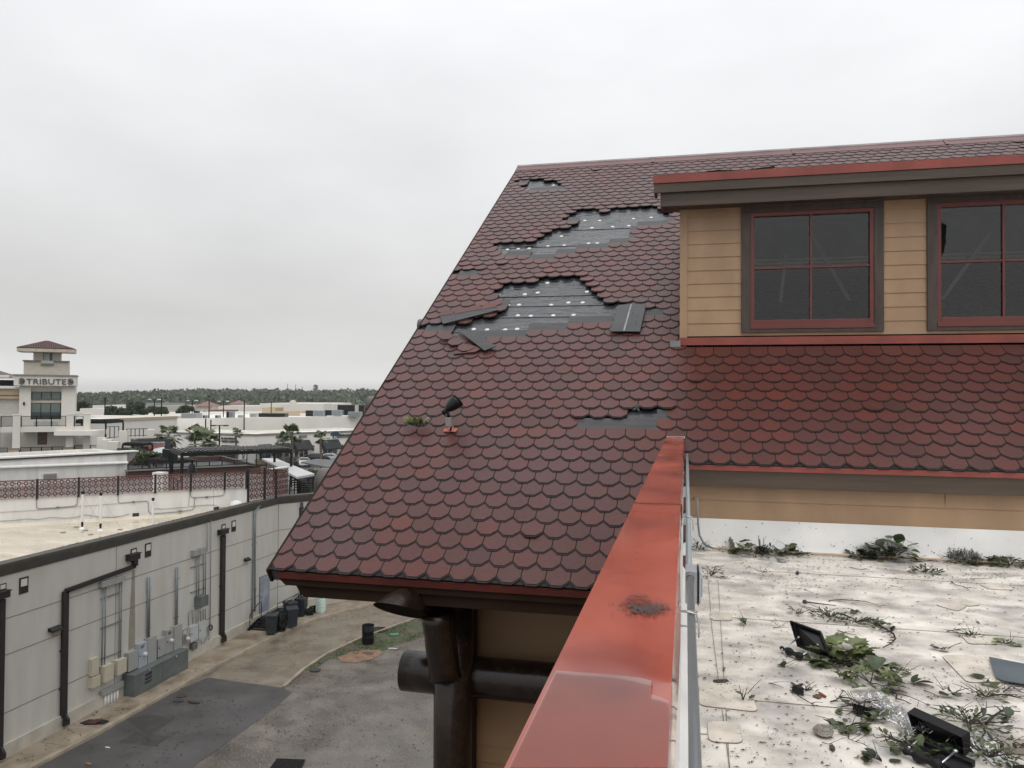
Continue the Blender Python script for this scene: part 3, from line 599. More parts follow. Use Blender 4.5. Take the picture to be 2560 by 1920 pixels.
# soot stain and puddles on the cap: thin water films
def blob(mb, cx, cy, rx, ry, z, n=40, j=.2, seed=1):
    q = random.Random(seed); ph = [q.uniform(0, 6) for _ in range(5)]; pts = []
    for k in range(n):
        t = 2*pi*k/n; rr = 1+j*(.5*sin(2*t+ph[0])+.3*sin(3*t+ph[1])+.3*sin(5*t+ph[2])+.2*sin(9*t+ph[3])); pts.append((cx+rx*rr*cos(t), cy+ry*rr*sin(t), z))
    mb.poly(pts)
WATER = bpy.data.materials.new('water_film'); WATER.use_nodes = True
_n = WATER.node_tree.nodes; _l = WATER.node_tree.links; _n.remove(_n['Principled BSDF'])
_g = _n.new('ShaderNodeBsdfGlossy'); _g.inputs['Roughness'].default_value = .015; _t = _n.new('ShaderNodeBsdfTransparent'); _f = _n.new('ShaderNodeFresnel'); _f.inputs[0].default_value = 1.52; _m = _n.new('ShaderNodeMixShader')
_l.new(_f.outputs[0], _m.inputs[0]); _l.new(_t.outputs[0], _m.inputs[1]); _l.new(_g.outputs[0], _m.inputs[2]); _l.new(_m.outputs[0], _n['Material Output'].inputs[0])
for k, yy in enumerate((1.9, 3.4, 5.2, 6.9)):
    b = MB(); b.lathe([(0, .006), (.006, .005), (.009, .001), (.012, 0)], 10, (0, 0, 0), M=Matrix.Translation((PX1+.005, yy, PZ-.055)) @ Matrix.Scale(.8, 4) @ Matrix.Rotation(pi/2, 4, 'Y')); b.build('cap_screw', STEEL, par)
# rest of the wing wall below, camera side
b = MB(); b.box(.0, 14, -14, WYR, 0, ZR-.42); b.build('wall', TAN, lodge)
# roof conduits beside the parapet
def px_tube(name, label, cat, pts, r, m, n=10, group=None, extra=None):
    b = MB(); b.tube(pts, r, n); t = thing(name, label, cat, pts[0], 0, group); b.build('pipe', m, t); return t
c_a = gx(1740, 1900, .045)
cz = 11.90
P0 = gz(1752, 1925, cz); P1 = gz(1713, 1190, cz)
print('conduit', P0, P1)
P0.x = P1.x = .05
cond = thing('conduit', 'thick grey conduit running along the parapet on struts', 'conduit', P0)
jb_y = gz(1735, 1440, cz).y
b = MB(); pts = [(.0155+.001*sin(y_*1.1), y_, cz) for y_ in (-1, 0, .7, 1.4, jb_y-.02)]; b.tube(pts, .0108, 14); b.build('pipe', PIPE, cond)
b = MB(); b.tube([(.012, jb_y+.12, cz), (.015, 6.5, cz), (.015, 8.3, cz)], .0115, 14); b.build('pipe', mat('conduit_pale', (.3, .33, .35), .4, metal=.2, var=.05), cond)
for yy in (gz(1715, 1545, cz).y, gz(1715, 1300, cz).y):
    b = MB(); b.tube([(PX1+.004, yy, cz+.018), (.012, yy, cz+.016), (.03, yy, cz+.012), (.036, yy, cz-.01), (.036, yy, cz-.05)], .0028, 6); b.tube([(PX1, yy-.02, cz-.016), (.03, yy-.02, cz-.016)], .0028, 6); b.tube([(PX1, yy+.02, cz+.013), (.034, yy+.02, cz+.013)], .0028, 6); b.build('clamp', STEEL, cond)
# ================================================================ GREY SERVICE BUILDING ACROSS THE ALLEY
XW = -22.48
FW = Frame((XW, 0), pi/2)                       # u = world y
BZ = 6.42; TZ = 6.76
grey = thing('service_building', 'long pale grey stucco building with dark cornice along the alley', 'building', (XW, 20, 0))
bend = (XW, 39.35); seg2 = (-19.35, 43.9); seg3 = (-16.0, 47.6)
def wallrun(b, p, q, z0, z1, th=.3, out=0):
    p = Vector((*p, 0)); q = Vector((*q, 0)); d = (q-p).normalized(); n = Vector((-d.y, d.x, 0))
    b.prism([p+n*-out+Vector((0, 0, z0)), q+n*-out+Vector((0, 0, z0)), q+n*-out+Vector((0, 0, z1)), p+n*-out+Vector((0, 0, z1))], n*(th+out))
b = MB(); wallrun(b, (XW, 8), bend, 0, BZ); wallrun(b, bend, seg2, 0, BZ); wallrun(b, seg2, seg3, 0, BZ); wallrun(b, seg3, (-8, 50), 0, BZ); b.build('wall', STUCCO, grey)
b = MB()
for o_, z0, z1 in ((.03, BZ-.10, BZ), (.07, BZ, BZ+.12), (.12, BZ+.12, BZ+.24), (.16, BZ+.24, TZ)):
    wallrun(b, (XW, 8), (bend[0], bend[1]-o_*.3), z0, z1, .3, o_); wallrun(b, bend, seg2, z0+.003, z1+.003, .3, o_); wallrun(b, seg2, seg3, z0+.006, z1+.006, .3, o_)
b.build('cornice', CORN, grey)
b = MB(); wallrun(b, (XW, 8), (bend[0], bend[1]-.05), 0, .62, .05, .10); wallrun(b, bend, seg2, 0, .62, .05, .10); wallrun(b, seg2, seg3, 0, .62, .05, .10); b.build('plinth', PLINTH, grey)
# reveal grooves: dark strips paint the groove shade, a second strip the lit lip
gv = MB(); lp = MB()
for z in (4.83, 3.60, 1.64):
    for (p, q) in (((XW, 8), bend), (bend, seg2), (seg2, seg3)):
        wallrun(gv, p, q, z, z+.025, .01, .003); wallrun(lp, p, q, z-.022, z, .01, .004)
for (y, z0, z1) in ((26.76, .62, BZ-.1), (17.2, .62, BZ-.1)): gv.box(XW, XW+.004, y-.012, y+.012, z0, z1)
d2 = (Vector(seg2)-Vector(bend)).normalized()
for s_ in (.02, 2.75): q = Vector(bend)+d2*s_; wallrun(gv, q, q+d2*.025, .62, BZ-.1, .01, .004)
gv.build('reveal_lines', mat('reveal_dark', (.13, .125, .115), .8), grey); lp.build('reveal_lit_strips', PLINTH, grey)
# painted-over stain strip
b = MB(); ps = [FW.hit(*Z3(*q)) for q in ((1142, 780), (1165, 775), (1168, 1300), (1165, 1440), (1108, 1475), (1112, 1300), (1128, 1000))]
b.poly([FW.P(u, -.004, z) for u, z in ps]); b.build('wall_stain', mat('stain_strip', (.26, .235, .185), .7, var=.1), grey)
# roof of the grey building: cream membrane, gravel stop
RZ = 6.2
b = MB(); b.add([(XW-.3, 8, RZ), (XW-.3, 37.3, RZ), (-22.9, 37.0, RZ), (-31.6, 29.3, RZ), (-45, 17.5, RZ), (-45, 8, RZ)], [(5, 4, 3, 2, 1, 0)]); b.add([(XW-.3, 8, RZ), (XW-.3, 37.3, RZ), (XW-.3, 37.3, TZ), (XW-.3, 8, TZ)], [(0, 1, 2, 3)]); b.build('roof', CREAMR, grey)
b = MB(); b.add([(-23, 37, 5.9), (XW-.1, 39.5, 5.9), (-19, 44.5, 5.9), (-16, 48, 5.9), (-40, 60, 5.9), (-48, 40, 5.9), (-31.6, 29.6, 5.9)], [list(range(7))]); b.build('roof', mat('patio_floor', (.12, .11, .10), .4, var=.3), grey)
# granular dirt crumbling along the cornice top
b = MB()
for k in range(520):
    y = rnd.uniform(24, 37.5); dn = 1 if y > 30 else .6
    s_ = rnd.uniform(.02, .06)*dn; x = XW-.22+rnd.gauss(0, .05)
    b.add([(x, y, TZ+.002), (x+s_*.4, y+s_, TZ+.01), (x, y+s_*1.8, TZ+.012+rnd.random()*.03), (x-s_*.4, y+s_, TZ+.01)], [(0, 1, 2, 3)])
tag(b.build('leaf_litter', TWIG), 'crumbled leaf dirt along the top of the dark cornice', 'leaf litter', kind='stuff')
# service door + landing
ud0, zd0 = FW.hit(*Z4(720, 830)); ud1 = FW.hit(*Z4(800, 600))[0]
b = MB(); b.box(XW+.0, XW+.03, ud0-.05, ud1+.05, zd0-.02, 2.62); fr2 = b.build('door_frame', mat('door_frame_grey', (.14, .15, .17), .5), grey)
b = MB(); b.box(XW+.02, XW+.045, ud0, ud1, zd0, 2.57); dr = b.build('door', mat('service_door', (.27, .30, .35), .5, var=.25, scale=1.5), grey)
b = MB(); b.box(XW+.045, XW+.10, ud0+.07, ud0+.12, zd0+.95, zd0+1.08); b.build('handle', STEEL, dr)
st_t = thing('landing_stairs', 'black steel landing and steps with pipe rails below the service door', 'stairs', (XW+.8, 37.2, .14))
b = MB(); b.box(XW+.12, XW+1.35, ud0-.35, ud1+.9, zd0-.08, zd0-.02)
for (xx, yy) in ((XW+.2, ud0-.3), (XW+1.3, ud0-.3), (XW+.2, ud1+.85), (XW+1.3, ud1+.85)): b.box(xx-.03, xx+.03, yy-.03, yy+.03, .14, zd0-.08)
b.build('landing', BLACKM, st_t)
ys0 = ud0-.35
b = MB()
for k in range(3): b.box(XW+.18, XW+1.3, ys0-.28*(k+1), ys0-.28*k-.01, zd0-.12*(k+1)-.06, zd0-.12*(k+1)-.02)
b.box(XW+.14, XW+.18, ys0-.95, ys0, .14, .17)
for xx in (XW+.15, XW+1.32): b.bar((xx, ys0, zd0-.08), (xx, ys0-1.0, .16), .04, .16)
b.build('steps', BLACKM, st_t)
b = MB(); zr = zd0+.85
b.tube([(XW+.25, ys0-.98, .14), (XW+.25, ys0-.98, .95), (XW+.25, ys0-.15, zr), (XW+.25, ys0+.12, zr), (XW+.25, ys0+.12, zd0)], .022, 8); b.build('handrail', BLACKM, st_t)
b = MB(); b.tube([(XW+1.32, ys0-.1, zd0-.05), (XW+1.32, ys0-.1, zr), (XW+1.32, ud1+.9, zr), (XW+1.32, ud1+.9, zd0-.05)], .022, 8); b.tube([(XW+1.32, ys0-1.0, .5), (XW+1.32, ys0-.2, zd0+.45), (XW+1.32, ud1+.9, zr)], .02, 8); b.build('handrail', BLACKM, st_t)
# --- downspouts and scuppers
def pbox(b, F, x0, yt, x1, yb, d, Z=Z3, d0=0):
    u0, zt = F.hit(*Z(x0, yt), -d); u1 = F.hit(*Z(x1, yt), -d)[0]; zb = F.hit(*Z(x0, yb), -d)[1]
    b.prism([F.P(u0, -d, zb), F.P(u1, -d, zb), F.P(u1, -d, zt), F.P(u0, -d, zt)], F.y*(d-d0)); return u0, u1, zb, zt
def downspout(label, xl, xr, ytop, ybot, head, scup, F=FW, poly=None, Z=Z3):
    u = (F.hit(*Z(xl, ytop), -.1)[0]+F.hit(*Z(xr, ytop), -.1)[0])/2; zt = F.hit(*Z(xl, ytop), -.1)[1]
    t = thing('downspout', label, 'downspout', F.P(u, -.08, .2), 0, 'bronze downspouts on the grey wall')
    wv = abs(F.hit(*Z(xr, ytop), -.1)[0]-F.hit(*Z(xl, ytop), -.1)[0])/2
    b = MB()
    pts = poly or [(u, zt), (u, .55)]
    for (p, q) in zip(pts, pts[1:]):
        vert = abs(p[0]-q[0]) < .1
        b.bar(F.P(p[0], -.085, p[1]), F.P(q[0], -.085, q[1]), wv*2 if vert else .1, .1 if vert else wv*1.3, upv=(F.y if vert else (0, 0, 1)))
    b.build('pipe', DS, t)
    b = MB(); ub = pts[-1][0]; b.bar(F.P(ub, -.085, .58), F.P(ub, -.22, .40), wv*2.0, .1, upv=F.x); b.bar(F.P(ub, -.2, .44), F.P(ub, -.2, .24), wv*2.0, .1, upv=F.y); b.build('elbow', DS, t)
    b = MB()
    for z in (1.6, 3.0): b = MB(); b.bar(F.P(ub-wv-.05, -.02, z), F.P(ub+wv+.05, -.02, z), .02, .05); b.build('strap', DS, t)
    if head:
        b = MB(); hu0, hu1, hz0, hz1 = pbox(b, F, *head, .24, Z); b.prism([F.P(hu0-.03, -.28, hz1), F.P(hu1+.03, -.28, hz1), F.P(hu1+.03, -.28, hz1+.03), F.P(hu0-.03, -.28, hz1+.03)], F.y*.28); b.build('leader_head', DS, t)
    return t, u
def scupper(label, x0, y0, x1, y1, F=FW, Z=Z3, light=(.45, .9)):
    u0, zt = F.hit(*Z(x0, y0)); u1 = F.hit(*Z(x1, y0))[0]; zb = F.hit(*Z(x0, y1))[1]
    t = thing('scupper', label, 'scupper', F.P((u0+u1)/2, 0, zb), 0, 'roof scuppers below the cornice')
    b = MB(); b.prism([F.P(u0, -.02, zb), F.P(u1, -.02, zb), F.P(u1, -.02, zt), F.P(u0, -.02, zt)], F.y*.02); b.build('plate', DS, t)
    b = MB(); a = zb+(zt-zb)*light[0]; c = zb+(zt-zb)*light[1]; m_ = (u1-u0)*.15
    b.prism([F.P(u0+m_, -.026, a), F.P(u1-m_, -.026, a), F.P(u1-m_, -.026, c), F.P(u0+m_, -.026, c)], F.y*.004); b.build('opening', mat('scupper_cream_light', (.62, .58, .52), .5, var=.2), t)  # pale plate painting the cream light seen through the opening
    return t
downspout('thick bronze downspout with leader head, leftmost on the grey wall', 2, 44, 1040, 0, (-15, 985, 92, 1040), None)
uA = FW.hit(*Z3(1170, 745), -.1)[0]; uB = FW.hit(*Z3(570, 955), -.1)[0]
zA_ = FW.hit(*Z3(1165, 745), -.1)[1]; zB_ = FW.hit(*Z3(570, 960), -.1)[1]
downspout('bronze downspout that jogs sideways along the wall then drops', 548, 594, 960, 0, (1128, 655, 1215, 705), None, poly=[(uA, zA_+.25), (uA, zA_), (uB, zB_), (uB, .55)])
downspout('straight black downspout right of the wall mounted transformer', 1916, 1948, 490, 0, (1916, 440, 1980, 478), None)
scupper('scupper opening above the leftmost downspout head', -10, 905, 52, 985)
scupper('overflow scupper plate between the left downspout and the jogged pipe', 165, 850, 243, 990)
scupper('scupper opening above the head of the jogged downspout', 1128, 598, 1180, 710)
scupper('overflow scupper plate just right of the jogged downspout head', 1252, 552, 1305, 672)
scupper('scupper opening above the straight downspout head', 1913, 386, 1948, 490)
scupper('overflow scupper plate right of the straight downspout', 2000, 354, 2037, 450)
FW2 = Frame(bend, atan2(seg2[1]-bend[1], seg2[0]-bend[0]))
scupper('dark scupper plate on the angled wall by the roof edge', 1203, 1275, 1258, 1355, FW2, Z2, (.6, .8))
# wall lamps
for (x, y, s_, lab) in ((478, 1292, 1.0, 'dark wall lamp left of the jogged downspout with rust below'), (2138, 690, .8, 'dark wall lamp right of the straight downspout')):
    u, z = FW.hit(*Z3(x, y), -.1); t = thing('wall_lamp', lab, 'wall lamp', FW.P(u, 0, z), 0, 'wall lamps on the grey wall')
    b = MB(); pr2 = [(0, .10), (-.10, .10), (-.20, .02), (-.22, -.06), (-.18, -.06), (0, -.02)]
    b.prism([FW.P(u-.24*s_, w_, z+q) for w_, q in pr2], FW.x*.48*s_); b.build('housing', BLACK, t, bevel=.01)
    b = MB(); b.prism([FW.P(u-.2*s_, -.03, z-.035), FW.P(u+.2*s_, -.03, z-.035), FW.P(u+.2*s_, -.17, z-.065), FW.P(u-.2*s_, -.17, z-.065)], (0, 0, .01)); b.build('lens', WHITEP, t)
b = MB(); u, z = FW.hit(*Z3(478, 1330)); blobp = [FW.P(u+.2*cos(k*.45), -.003, z+.02+.10*sin(k*.45)) for k in range(14)]; b.poly(blobp); b.build('rust_stain', mat('rust_stain', (.34, .27, .19), .8), grey)
# --- electrical boxes
def cabinet(label, x0, yt, x1, yb, d, m, Z=Z5, name='electrical_box', txt=None, meter=False, group='electrical boxes on the grey wall', off=0, handle=True):
    u0, zt = FW.hit(*Z(x0, yt), -d-off); u1 = FW.hit(*Z(x1, yt), -d-off)[0]; zb = FW.hit(*Z(x0, yb), -d-off)[1]
    t = thing(name, label, 'electrical box', FW.P((u0+u1)/2, -off, zb), 0, group)
    b = MB(); b.prism([FW.P(u0+.01, -d-off+.02, zb+.01), FW.P(u1-.01, -d-off+.02, zb+.01), FW.P(u1-.01, -d-off+.02, zt-.01), FW.P(u0+.01, -d-off+.02, zt-.01)], FW.y*(d-.02)); b.build('enclosure', m, t)
    b = MB(); b.prism([FW.P(u0, -d-off, zb), FW.P(u1, -d-off, zb), FW.P(u1, -d-off, zt), FW.P(u0, -d-off, zt)], FW.y*.018); b.build('cover', m, t, bevel=.004)
    if handle: b = MB(); b.prism([FW.P(u0+.05, -d-off-.02, (zb+zt)/2-.03), FW.P(u0+.08, -d-off-.02, (zb+zt)/2-.03), FW.P(u0+.08, -d-off-.02, (zb+zt)/2+.03), FW.P(u0+.05, -d-off-.02, (zb+zt)/2+.03)], FW.y*.02); b.build('handle', BLACKM, t)
    if txt: lettering(txt, FW, u0+(u1-u0)*.42, zt-.16, -d-off-.006, (u1-u0)*.42, .13, BLACKM, t, 'number', ext=.003)
    if meter:
        b = MB(); M_ = Matrix.Translation(FW.P(u1-.18, -d-off, zb+(zt-zb)*.5)) @ Matrix.Rotation(pi/2, 4, 'Y')
        b.lathe([(0, .13), (.07, .12), (.085, .08), (.085, 0)], 16, M=M_); b.build('meter', mat('meter_glass', (.55, .55, .55), .2), t)
    return (u0, u1, zb, zt)
cabinet('narrow cream electrical box, upper left of the cream group', 795, 722, 857, 872, .16, ECREAM, handle=False)
cabinet('small cream electrical box with a split cover, lowest of the cream group', 800, 882, 870, 975, .2, ECREAM, handle=False)
cabinet('square cream electrical box in the middle of the cream group', 905, 785, 985, 925, .28, ECREAM, handle=False)
cabinet('cream electrical box at the right of the cream group', 1018, 735, 1095, 862, .28, ECREAM, handle=False)
cabinet('first grey electrical cabinet left of the one numbered 107', 1112, 668, 1195, 832, .22, EGREY, handle=False)
cabinet('bluish grey electrical cabinet with number 107 and a round meter', 1200, 592, 1275, 803, .22, EBLUE, txt='107', meter=True)
cabinet('tall plain grey cabinet just right of the one numbered 107', 1280, 545, 1355, 776, .22, EGREY, handle=False)
cabinet('plain grey cabinet left of the one numbered 105', 1368, 548, 1437, 707, .2, EGREY)
cabinet('grey electrical cabinet with number 105 and a round meter', 1440, 472, 1500, 675, .22, EGREY, txt='105', meter=True)
cabinet('tall grey cabinet right of the one numbered 105', 1507, 440, 1575, 665, .2, EGREY, handle=False)
cabinet('pale green grey panel, left one of the pair by the black downspout', 1650, 440, 1715, 575, .2, ELIGHT)
cabinet('pale green grey panel, right one of the pair by the black downspout', 1722, 405, 1780, 545, .2, ELIGHT)
cabinet('small dark grey junction box below the pale panel pair', 1668, 588, 1708, 645, .2, EGREEN, handle=False)
cabinet('small grey meter box left of the pale panel pair', 1612, 505, 1640, 585, .15, EGREY, meter=True, handle=False)
cabinet('upper grey junction box left one of two above the transformer', 1680, 610, 1726, 662, .2, EGREY, Z=Z3, handle=False)
cabinet('upper grey junction box right one of two above the transformer', 1732, 592, 1768, 645, .2, EGREY, Z=Z3, handle=False)
# long floor cabinet
d_ = .62; u0, z0 = FW.hit(*Z5(1165, 885), -d_); u1 = FW.hit(*Z5(1628, 640), -d_)[0]; zc_ = .98
lc = thing('floor_cabinet', 'long low grey green steel cabinet on the pavement with stencilled words', 'cabinet', FW.P(u0, -.3, .14))
um = FW.hit(*Z5(1408, 760), -d_)[0]
for (a, c) in ((u0, um-.01), (um+.01, u1)):
    b = MB(); b.prism([FW.P(a, -d_, .15), FW.P(c, -d_, .15), FW.P(c, -d_, zc_), FW.P(a, -d_, zc_)], FW.y*(d_-.03)); b.build('cabinet_section', EGREEN, lc, bevel=.006)
    b = MB(); b.prism([FW.P(a-.01, -d_-.02, zc_+.002), FW.P(c+.01, -d_-.02, zc_+.002), FW.P(c+.01, -d_-.02, zc_+.05), FW.P(a-.01, -d_-.02, zc_+.05)], FW.y*(d_-.02)); b.build('lid', EGREEN, lc, bevel=.005)
    b = MB(); b.prism([FW.P((a+c)/2-.06, -d_-.03, zc_-.06), FW.P((a+c)/2+.06, -d_-.03, zc_-.06), FW.P((a+c)/2+.06, -d_-.03, zc_+.02), FW.P((a+c)/2-.06, -d_-.03, zc_+.02)], FW.y*.03); b.build('latch', STEEL, lc)
ut = FW.hit(*Z5(1283, 850), -d_)[0]
for k, tx in enumerate(('SB40', 'NORTH', 'FONT')): lettering(tx, FW, ut, .80-k*.155, -d_-.006, .42, .11, BLACKM, lc, 'stencil', ext=.003, bold=.02)
# transformer on the wall
u0, u1, zb, zt = cabinet('dark grey wall mounted transformer above the pale panel pair', 1742, 1012, 1803, 1105, .4, EGREEN, Z=Z3, name='transformer', handle=False)
# junction troughs
for lab, (x0, yt, x1, yb), Z in (('long grey wiring trough at the top of the conduit rack', (890, 890, 1085, 932), Z3), ('grey wiring trough above the row of pipes entering the ground', (895, 1000, 1072, 1040), Z5)):
    b = MB(); u0, u1, zb, zt = pbox(b, FW, x0, yt, x1, yb, .2, Z); 
    t = thing('wiring_trough', lab, 'wiring trough', FW.P((u0+u1)/2, 0, zb)); b.build('body', EGREY, t, bevel=.004)
    b = MB(); b.prism([FW.P(u0-.01, -.215, zt), FW.P(u1+.01, -.215, zt), FW.P(u1+.01, -.215, zt+.015), FW.P(u0-.01, -.215, zt+.015)], FW.y*.215); b.build('cover', EGREY, t)
# conduits up the wall
def vp_(label, segs, r=.03, m=PIPE, straps=(), group='conduits on the grey wall', d=.07):
    b = MB(); first = None; t = None
    for sg in segs:
        pts = [FW.P(*(lambda h: (h[0], -d, h[1]))(FW.hit(*p, -d))) for p in sg]
        if abs(sg[0][0]-sg[-1][0]) < 8 and len(sg) == 2: pts[1] = Vector((pts[0].x, pts[0].y, pts[1].z))
        if t is None: t = thing('conduit', label, 'conduit', pts[0], 0, group)
        b.tube(pts, r, 8)
    b.build('pipe', m, t)
    if straps:
        for (p, q) in straps: b = MB(); b.bar(FW.P(*(lambda h: (h[0], -.04, h[1]))(FW.hit(*p))), FW.P(*(lambda h: (h[0], -.04, h[1]))(FW.hit(*q))), .03, .04); b.build('strut', GALV, t)
    return t
S3 = lambda *a: [Z3(*q) for q in a]
vp_('rack of four thin pipes tied by three struts below the long trough', [S3((890, 920), (880, 1610)), S3((915, 915), (905, 1600)), S3((1037, 890), (1030, 1545)), S3((1052, 880), (1045, 1540))], .022, PIPE, [(Z3(865, 1028), Z3(1050, 962)), (Z3(862, 1285), Z3(1048, 1212)), (Z3(862, 1548), Z3(1045, 1478))])
vp_('thick pair of pipes rising from the cabinet right of number 107', [S3((1282, 840), (1280, 1380)), S3((1296, 840), (1292, 1380))], .035, PIPE, [(Z3(1260, 955), Z3(1300, 940)), (Z3(1258, 1290), Z3(1296, 1276))])
vp_('pair of pipes rising from the cabinet right of number 105', [S3((1524, 755), (1520, 1270)), S3((1537, 755), (1533, 1268))], .028, PIPE, [(Z3(1508, 862), Z3(1545, 848)), (Z3(1500, 1190), Z3(1540, 1175))])
vp_('four pipes joining the upper junction boxes to the transformer', [S3((1700, 660), (1698, 1010)), S3((1722, 655), (1720, 1005)), S3((1762, 640), (1762, 995)), S3((1780, 580), (1778, 990))], .024, PIPE, [(Z3(1640, 758), Z3(1765, 718)), (Z3(1638, 975), Z3(1763, 932))])
vp_('thin conduit dropping from under the cornice beside the transformer', [S3((1826, 345), (1818, 1260))], .022)
vp_('thin conduit with a bent top just left of the transformer drop', [S3((1792, 365), (1786, 620))], .018)
vp_('short pipes between the transformer and the pale panels', [S3((1668, 1130), (1668, 1240)), S3((1695, 1150), (1695, 1235)), S3((1712, 1145), (1712, 1230)), S3((1735, 1130), (1735, 1220)), S3((1757, 1120), (1757, 1210)), S3((1776, 1110), (1776, 1210)), S3((1668, 1240), (1668, 1130), (1690, 1115), (1740, 1105)), S3((1630, 1260), (1630, 1145), (1660, 1130))], .02)
vp_('row of five stub pipes rising from the pavement under the trough', [[Z5(x, 1035-(x-905)*.42), Z5(x, 1140-(x-905)*.40)] for x in (910, 936, 962, 988, 1014)], .045, WHITEP, d=.12)
vp_('bundle of cables looping under the pale panels', [[Z5(1790, 440), Z5(1805, 500), Z5(1780, 545), Z5(1745, 600), Z5(1725, 610)], [Z5(1805, 440), Z5(1808, 520), Z5(1805, 560)], [Z5(1740, 560), Z5(1750, 640), Z5(1745, 700)], [Z5(1655, 640), Z5(1652, 745)], [Z5(1590, 470), Z5(1580, 480), Z5(1578, 610)]], .018)
t = vp_('pair of tall pipes with a bracket left of the service door', [[Z2(862, 1235), Z2(835, 1290), Z2(815, 1310), Z2(808, 1640), Z4(660, 700), Z4(655, 860)], [Z2(878, 1232), Z2(848, 1290), Z2(826, 1310), Z2(822, 1640), Z4(684, 560), Z4(682, 790)]], .04, GALV, [(Z4(655, 210), Z4(695, 195)), (Z4(650, 605), Z4(690, 595))])
vp_('coiled black cable hanging by the pale panels', [[Z5(1820+14*cos(k*.5), 445+22*sin(k*.5)) for k in range(14)]], .03, BLACK)
# pipes near the corner
for lab, x, m, r_ in (('dark downspout on the angled wall above the bins', 1078, DS, .07), ('yellow painted conduit on the angled wall', 1135, mat('yellow_pipe', (.42, .28, .10), .5), .03), ('pale conduit beside the dark pipe on the angled wall', 1100, EGREY, .03)):
    h = FW2.hit(*Z4(x, 640), -.1); b = MB(); b.tube([FW2.P(h[0], -.1, .3), FW2.P(h[0], -.1, 6.3)], r_, 10); t = thing('wall_pipe', lab, 'pipe', FW2.P(h[0], -.1, .3)); b.build('pipe', m, t)
    b = MB(); [b.tube([FW2.P(h[0], -.1, z), FW2.P(h[0], -.1, z+.04)], r_*1.3, 10) for z in (2.4,)]; b.build('strap', GALV, t)
# thin whip antenna on the parapet
a = Vector((XW-.1, FW.hit(*Z3(1860, 300))[0], TZ)); b = MB(); b.tube([a, a+Vector((0, 0, 1.25))], .008, 5); t = thing('antenna', 'thin whip antenna standing on the dark cornice', 'antenna', a); b.build('rod', GALV, t)
b = MB(); b.lathe([(0, -.05), (.05, 0), (0, .05)], 8, a+Vector((0, 0, .75))); b.build('coil', STEEL, t)
# ---------------- bins and alley objects
WL = lambda x, y, z=.14: gz(*Z4(x, y), z)
def bin_(px_, py_, rz, label, m=None, s_=1.0, z=.14):
    p = WL(px_, py_, z); t = thing('wheelie_bin', label, 'wheelie bin', p, rz, 'wheeled bins below the landing'); M_ = INV[t.name].inverted() @ Matrix.Scale(s_, 4)
    m = m or BLUEBIN
    b = MB(M_); b.add([(-.22, -.25, .06), (.22, -.25, .06), (.22, .22, .06), (-.22, .22, .06), (-.29, -.33, .95), (.29, -.33, .95), (.29, .33, .95), (-.29, .33, .95)], [(3, 2, 1, 0), (0, 1, 5, 4), (1, 2, 6, 5), (2, 3, 7, 6), (3, 0, 4, 7), (4, 5, 6, 7)]); b.box(-.30, .30, -.35, .35, .93, .97); b.build('body', m, t, bevel=.015)
    b = MB(M_); b.prism([(-.31, -.37, .975), (.31, -.37, .975), (.31, -.2, 1.04), (.31, .3, 1.05), (.31, .40, .98), (-.31, .40, .98), (-.31, .3, 1.05), (-.31, -.2, 1.04)][0:2]+[(.31, .40, .975), (-.31, .40, .975)], (0, 0, .06)); b.build('lid', m, t, bevel=.02)
    b = MB(M_); b.tube([(-.25, .43, .95), (.25, .43, .95)], .018, 8); b.bar((-.22, .33, .93), (-.22, .44, .95), .03, .03); b.bar((.22, .33, .93), (.22, .44, .95), .03, .03); b.build('handle', m, t)
    for sx in (-1, 1):
        b = MB(M_); b.tube([(sx*.24, .25, .11), (sx*.29, .25, .11)], .11, 16); b.build('wheel', BLACK, t)
    return t
BLUEBIN = mat('bin_plastic', (.018, .026, .032), .45, var=.2)
bin_(826, 985, R(20), 'dark blue grey wheelie bin at the foot of the black steps', s_=1.0)
bin_(1003, 925, R(35), 'dark wheelie bin with a pale sheet of plastic on its side, behind the slatted basket')
bin_(1080, 828, R(10), 'dark wheelie bin nearest the angled wall with clear plastic on top')
bin_(985, 860, R(60), 'dark bin tucked behind the others against the landing', s_=.95)
p = WL(905, 955); t = thing('slatted_basket', 'black slatted plastic basket between the wheelie bins', 'basket', p); M_ = INV[t.name].inverted()
b = MB(M_)
for k in range(20):
    a = 2*pi*k/20; b.bar((.24*cos(a), .24*sin(a), .0), (.31*cos(a), .31*sin(a), .92), .05, .015, upv=(cos(a), sin(a), 0))
for z, r_ in ((.0, .245), (.3, .268), (.6, .29), (.9, .315)): b.lathe([(r_, z), (r_+.01, z+.05), (r_-.01, z+.05), (r_, z)], 24)
b.build('basket_wall', BLACK, t)
b = MB(M_); b.lathe([(0, .01), (.24, .01)], 20); b.build('basket_floor', BLACK, t)
b = MB(M_); b.lathe([(0, .75), (.15, .8), (.26, .72), (.27, .1), (0, .05)], 14); b.build('bag_liner', BLACK, t)
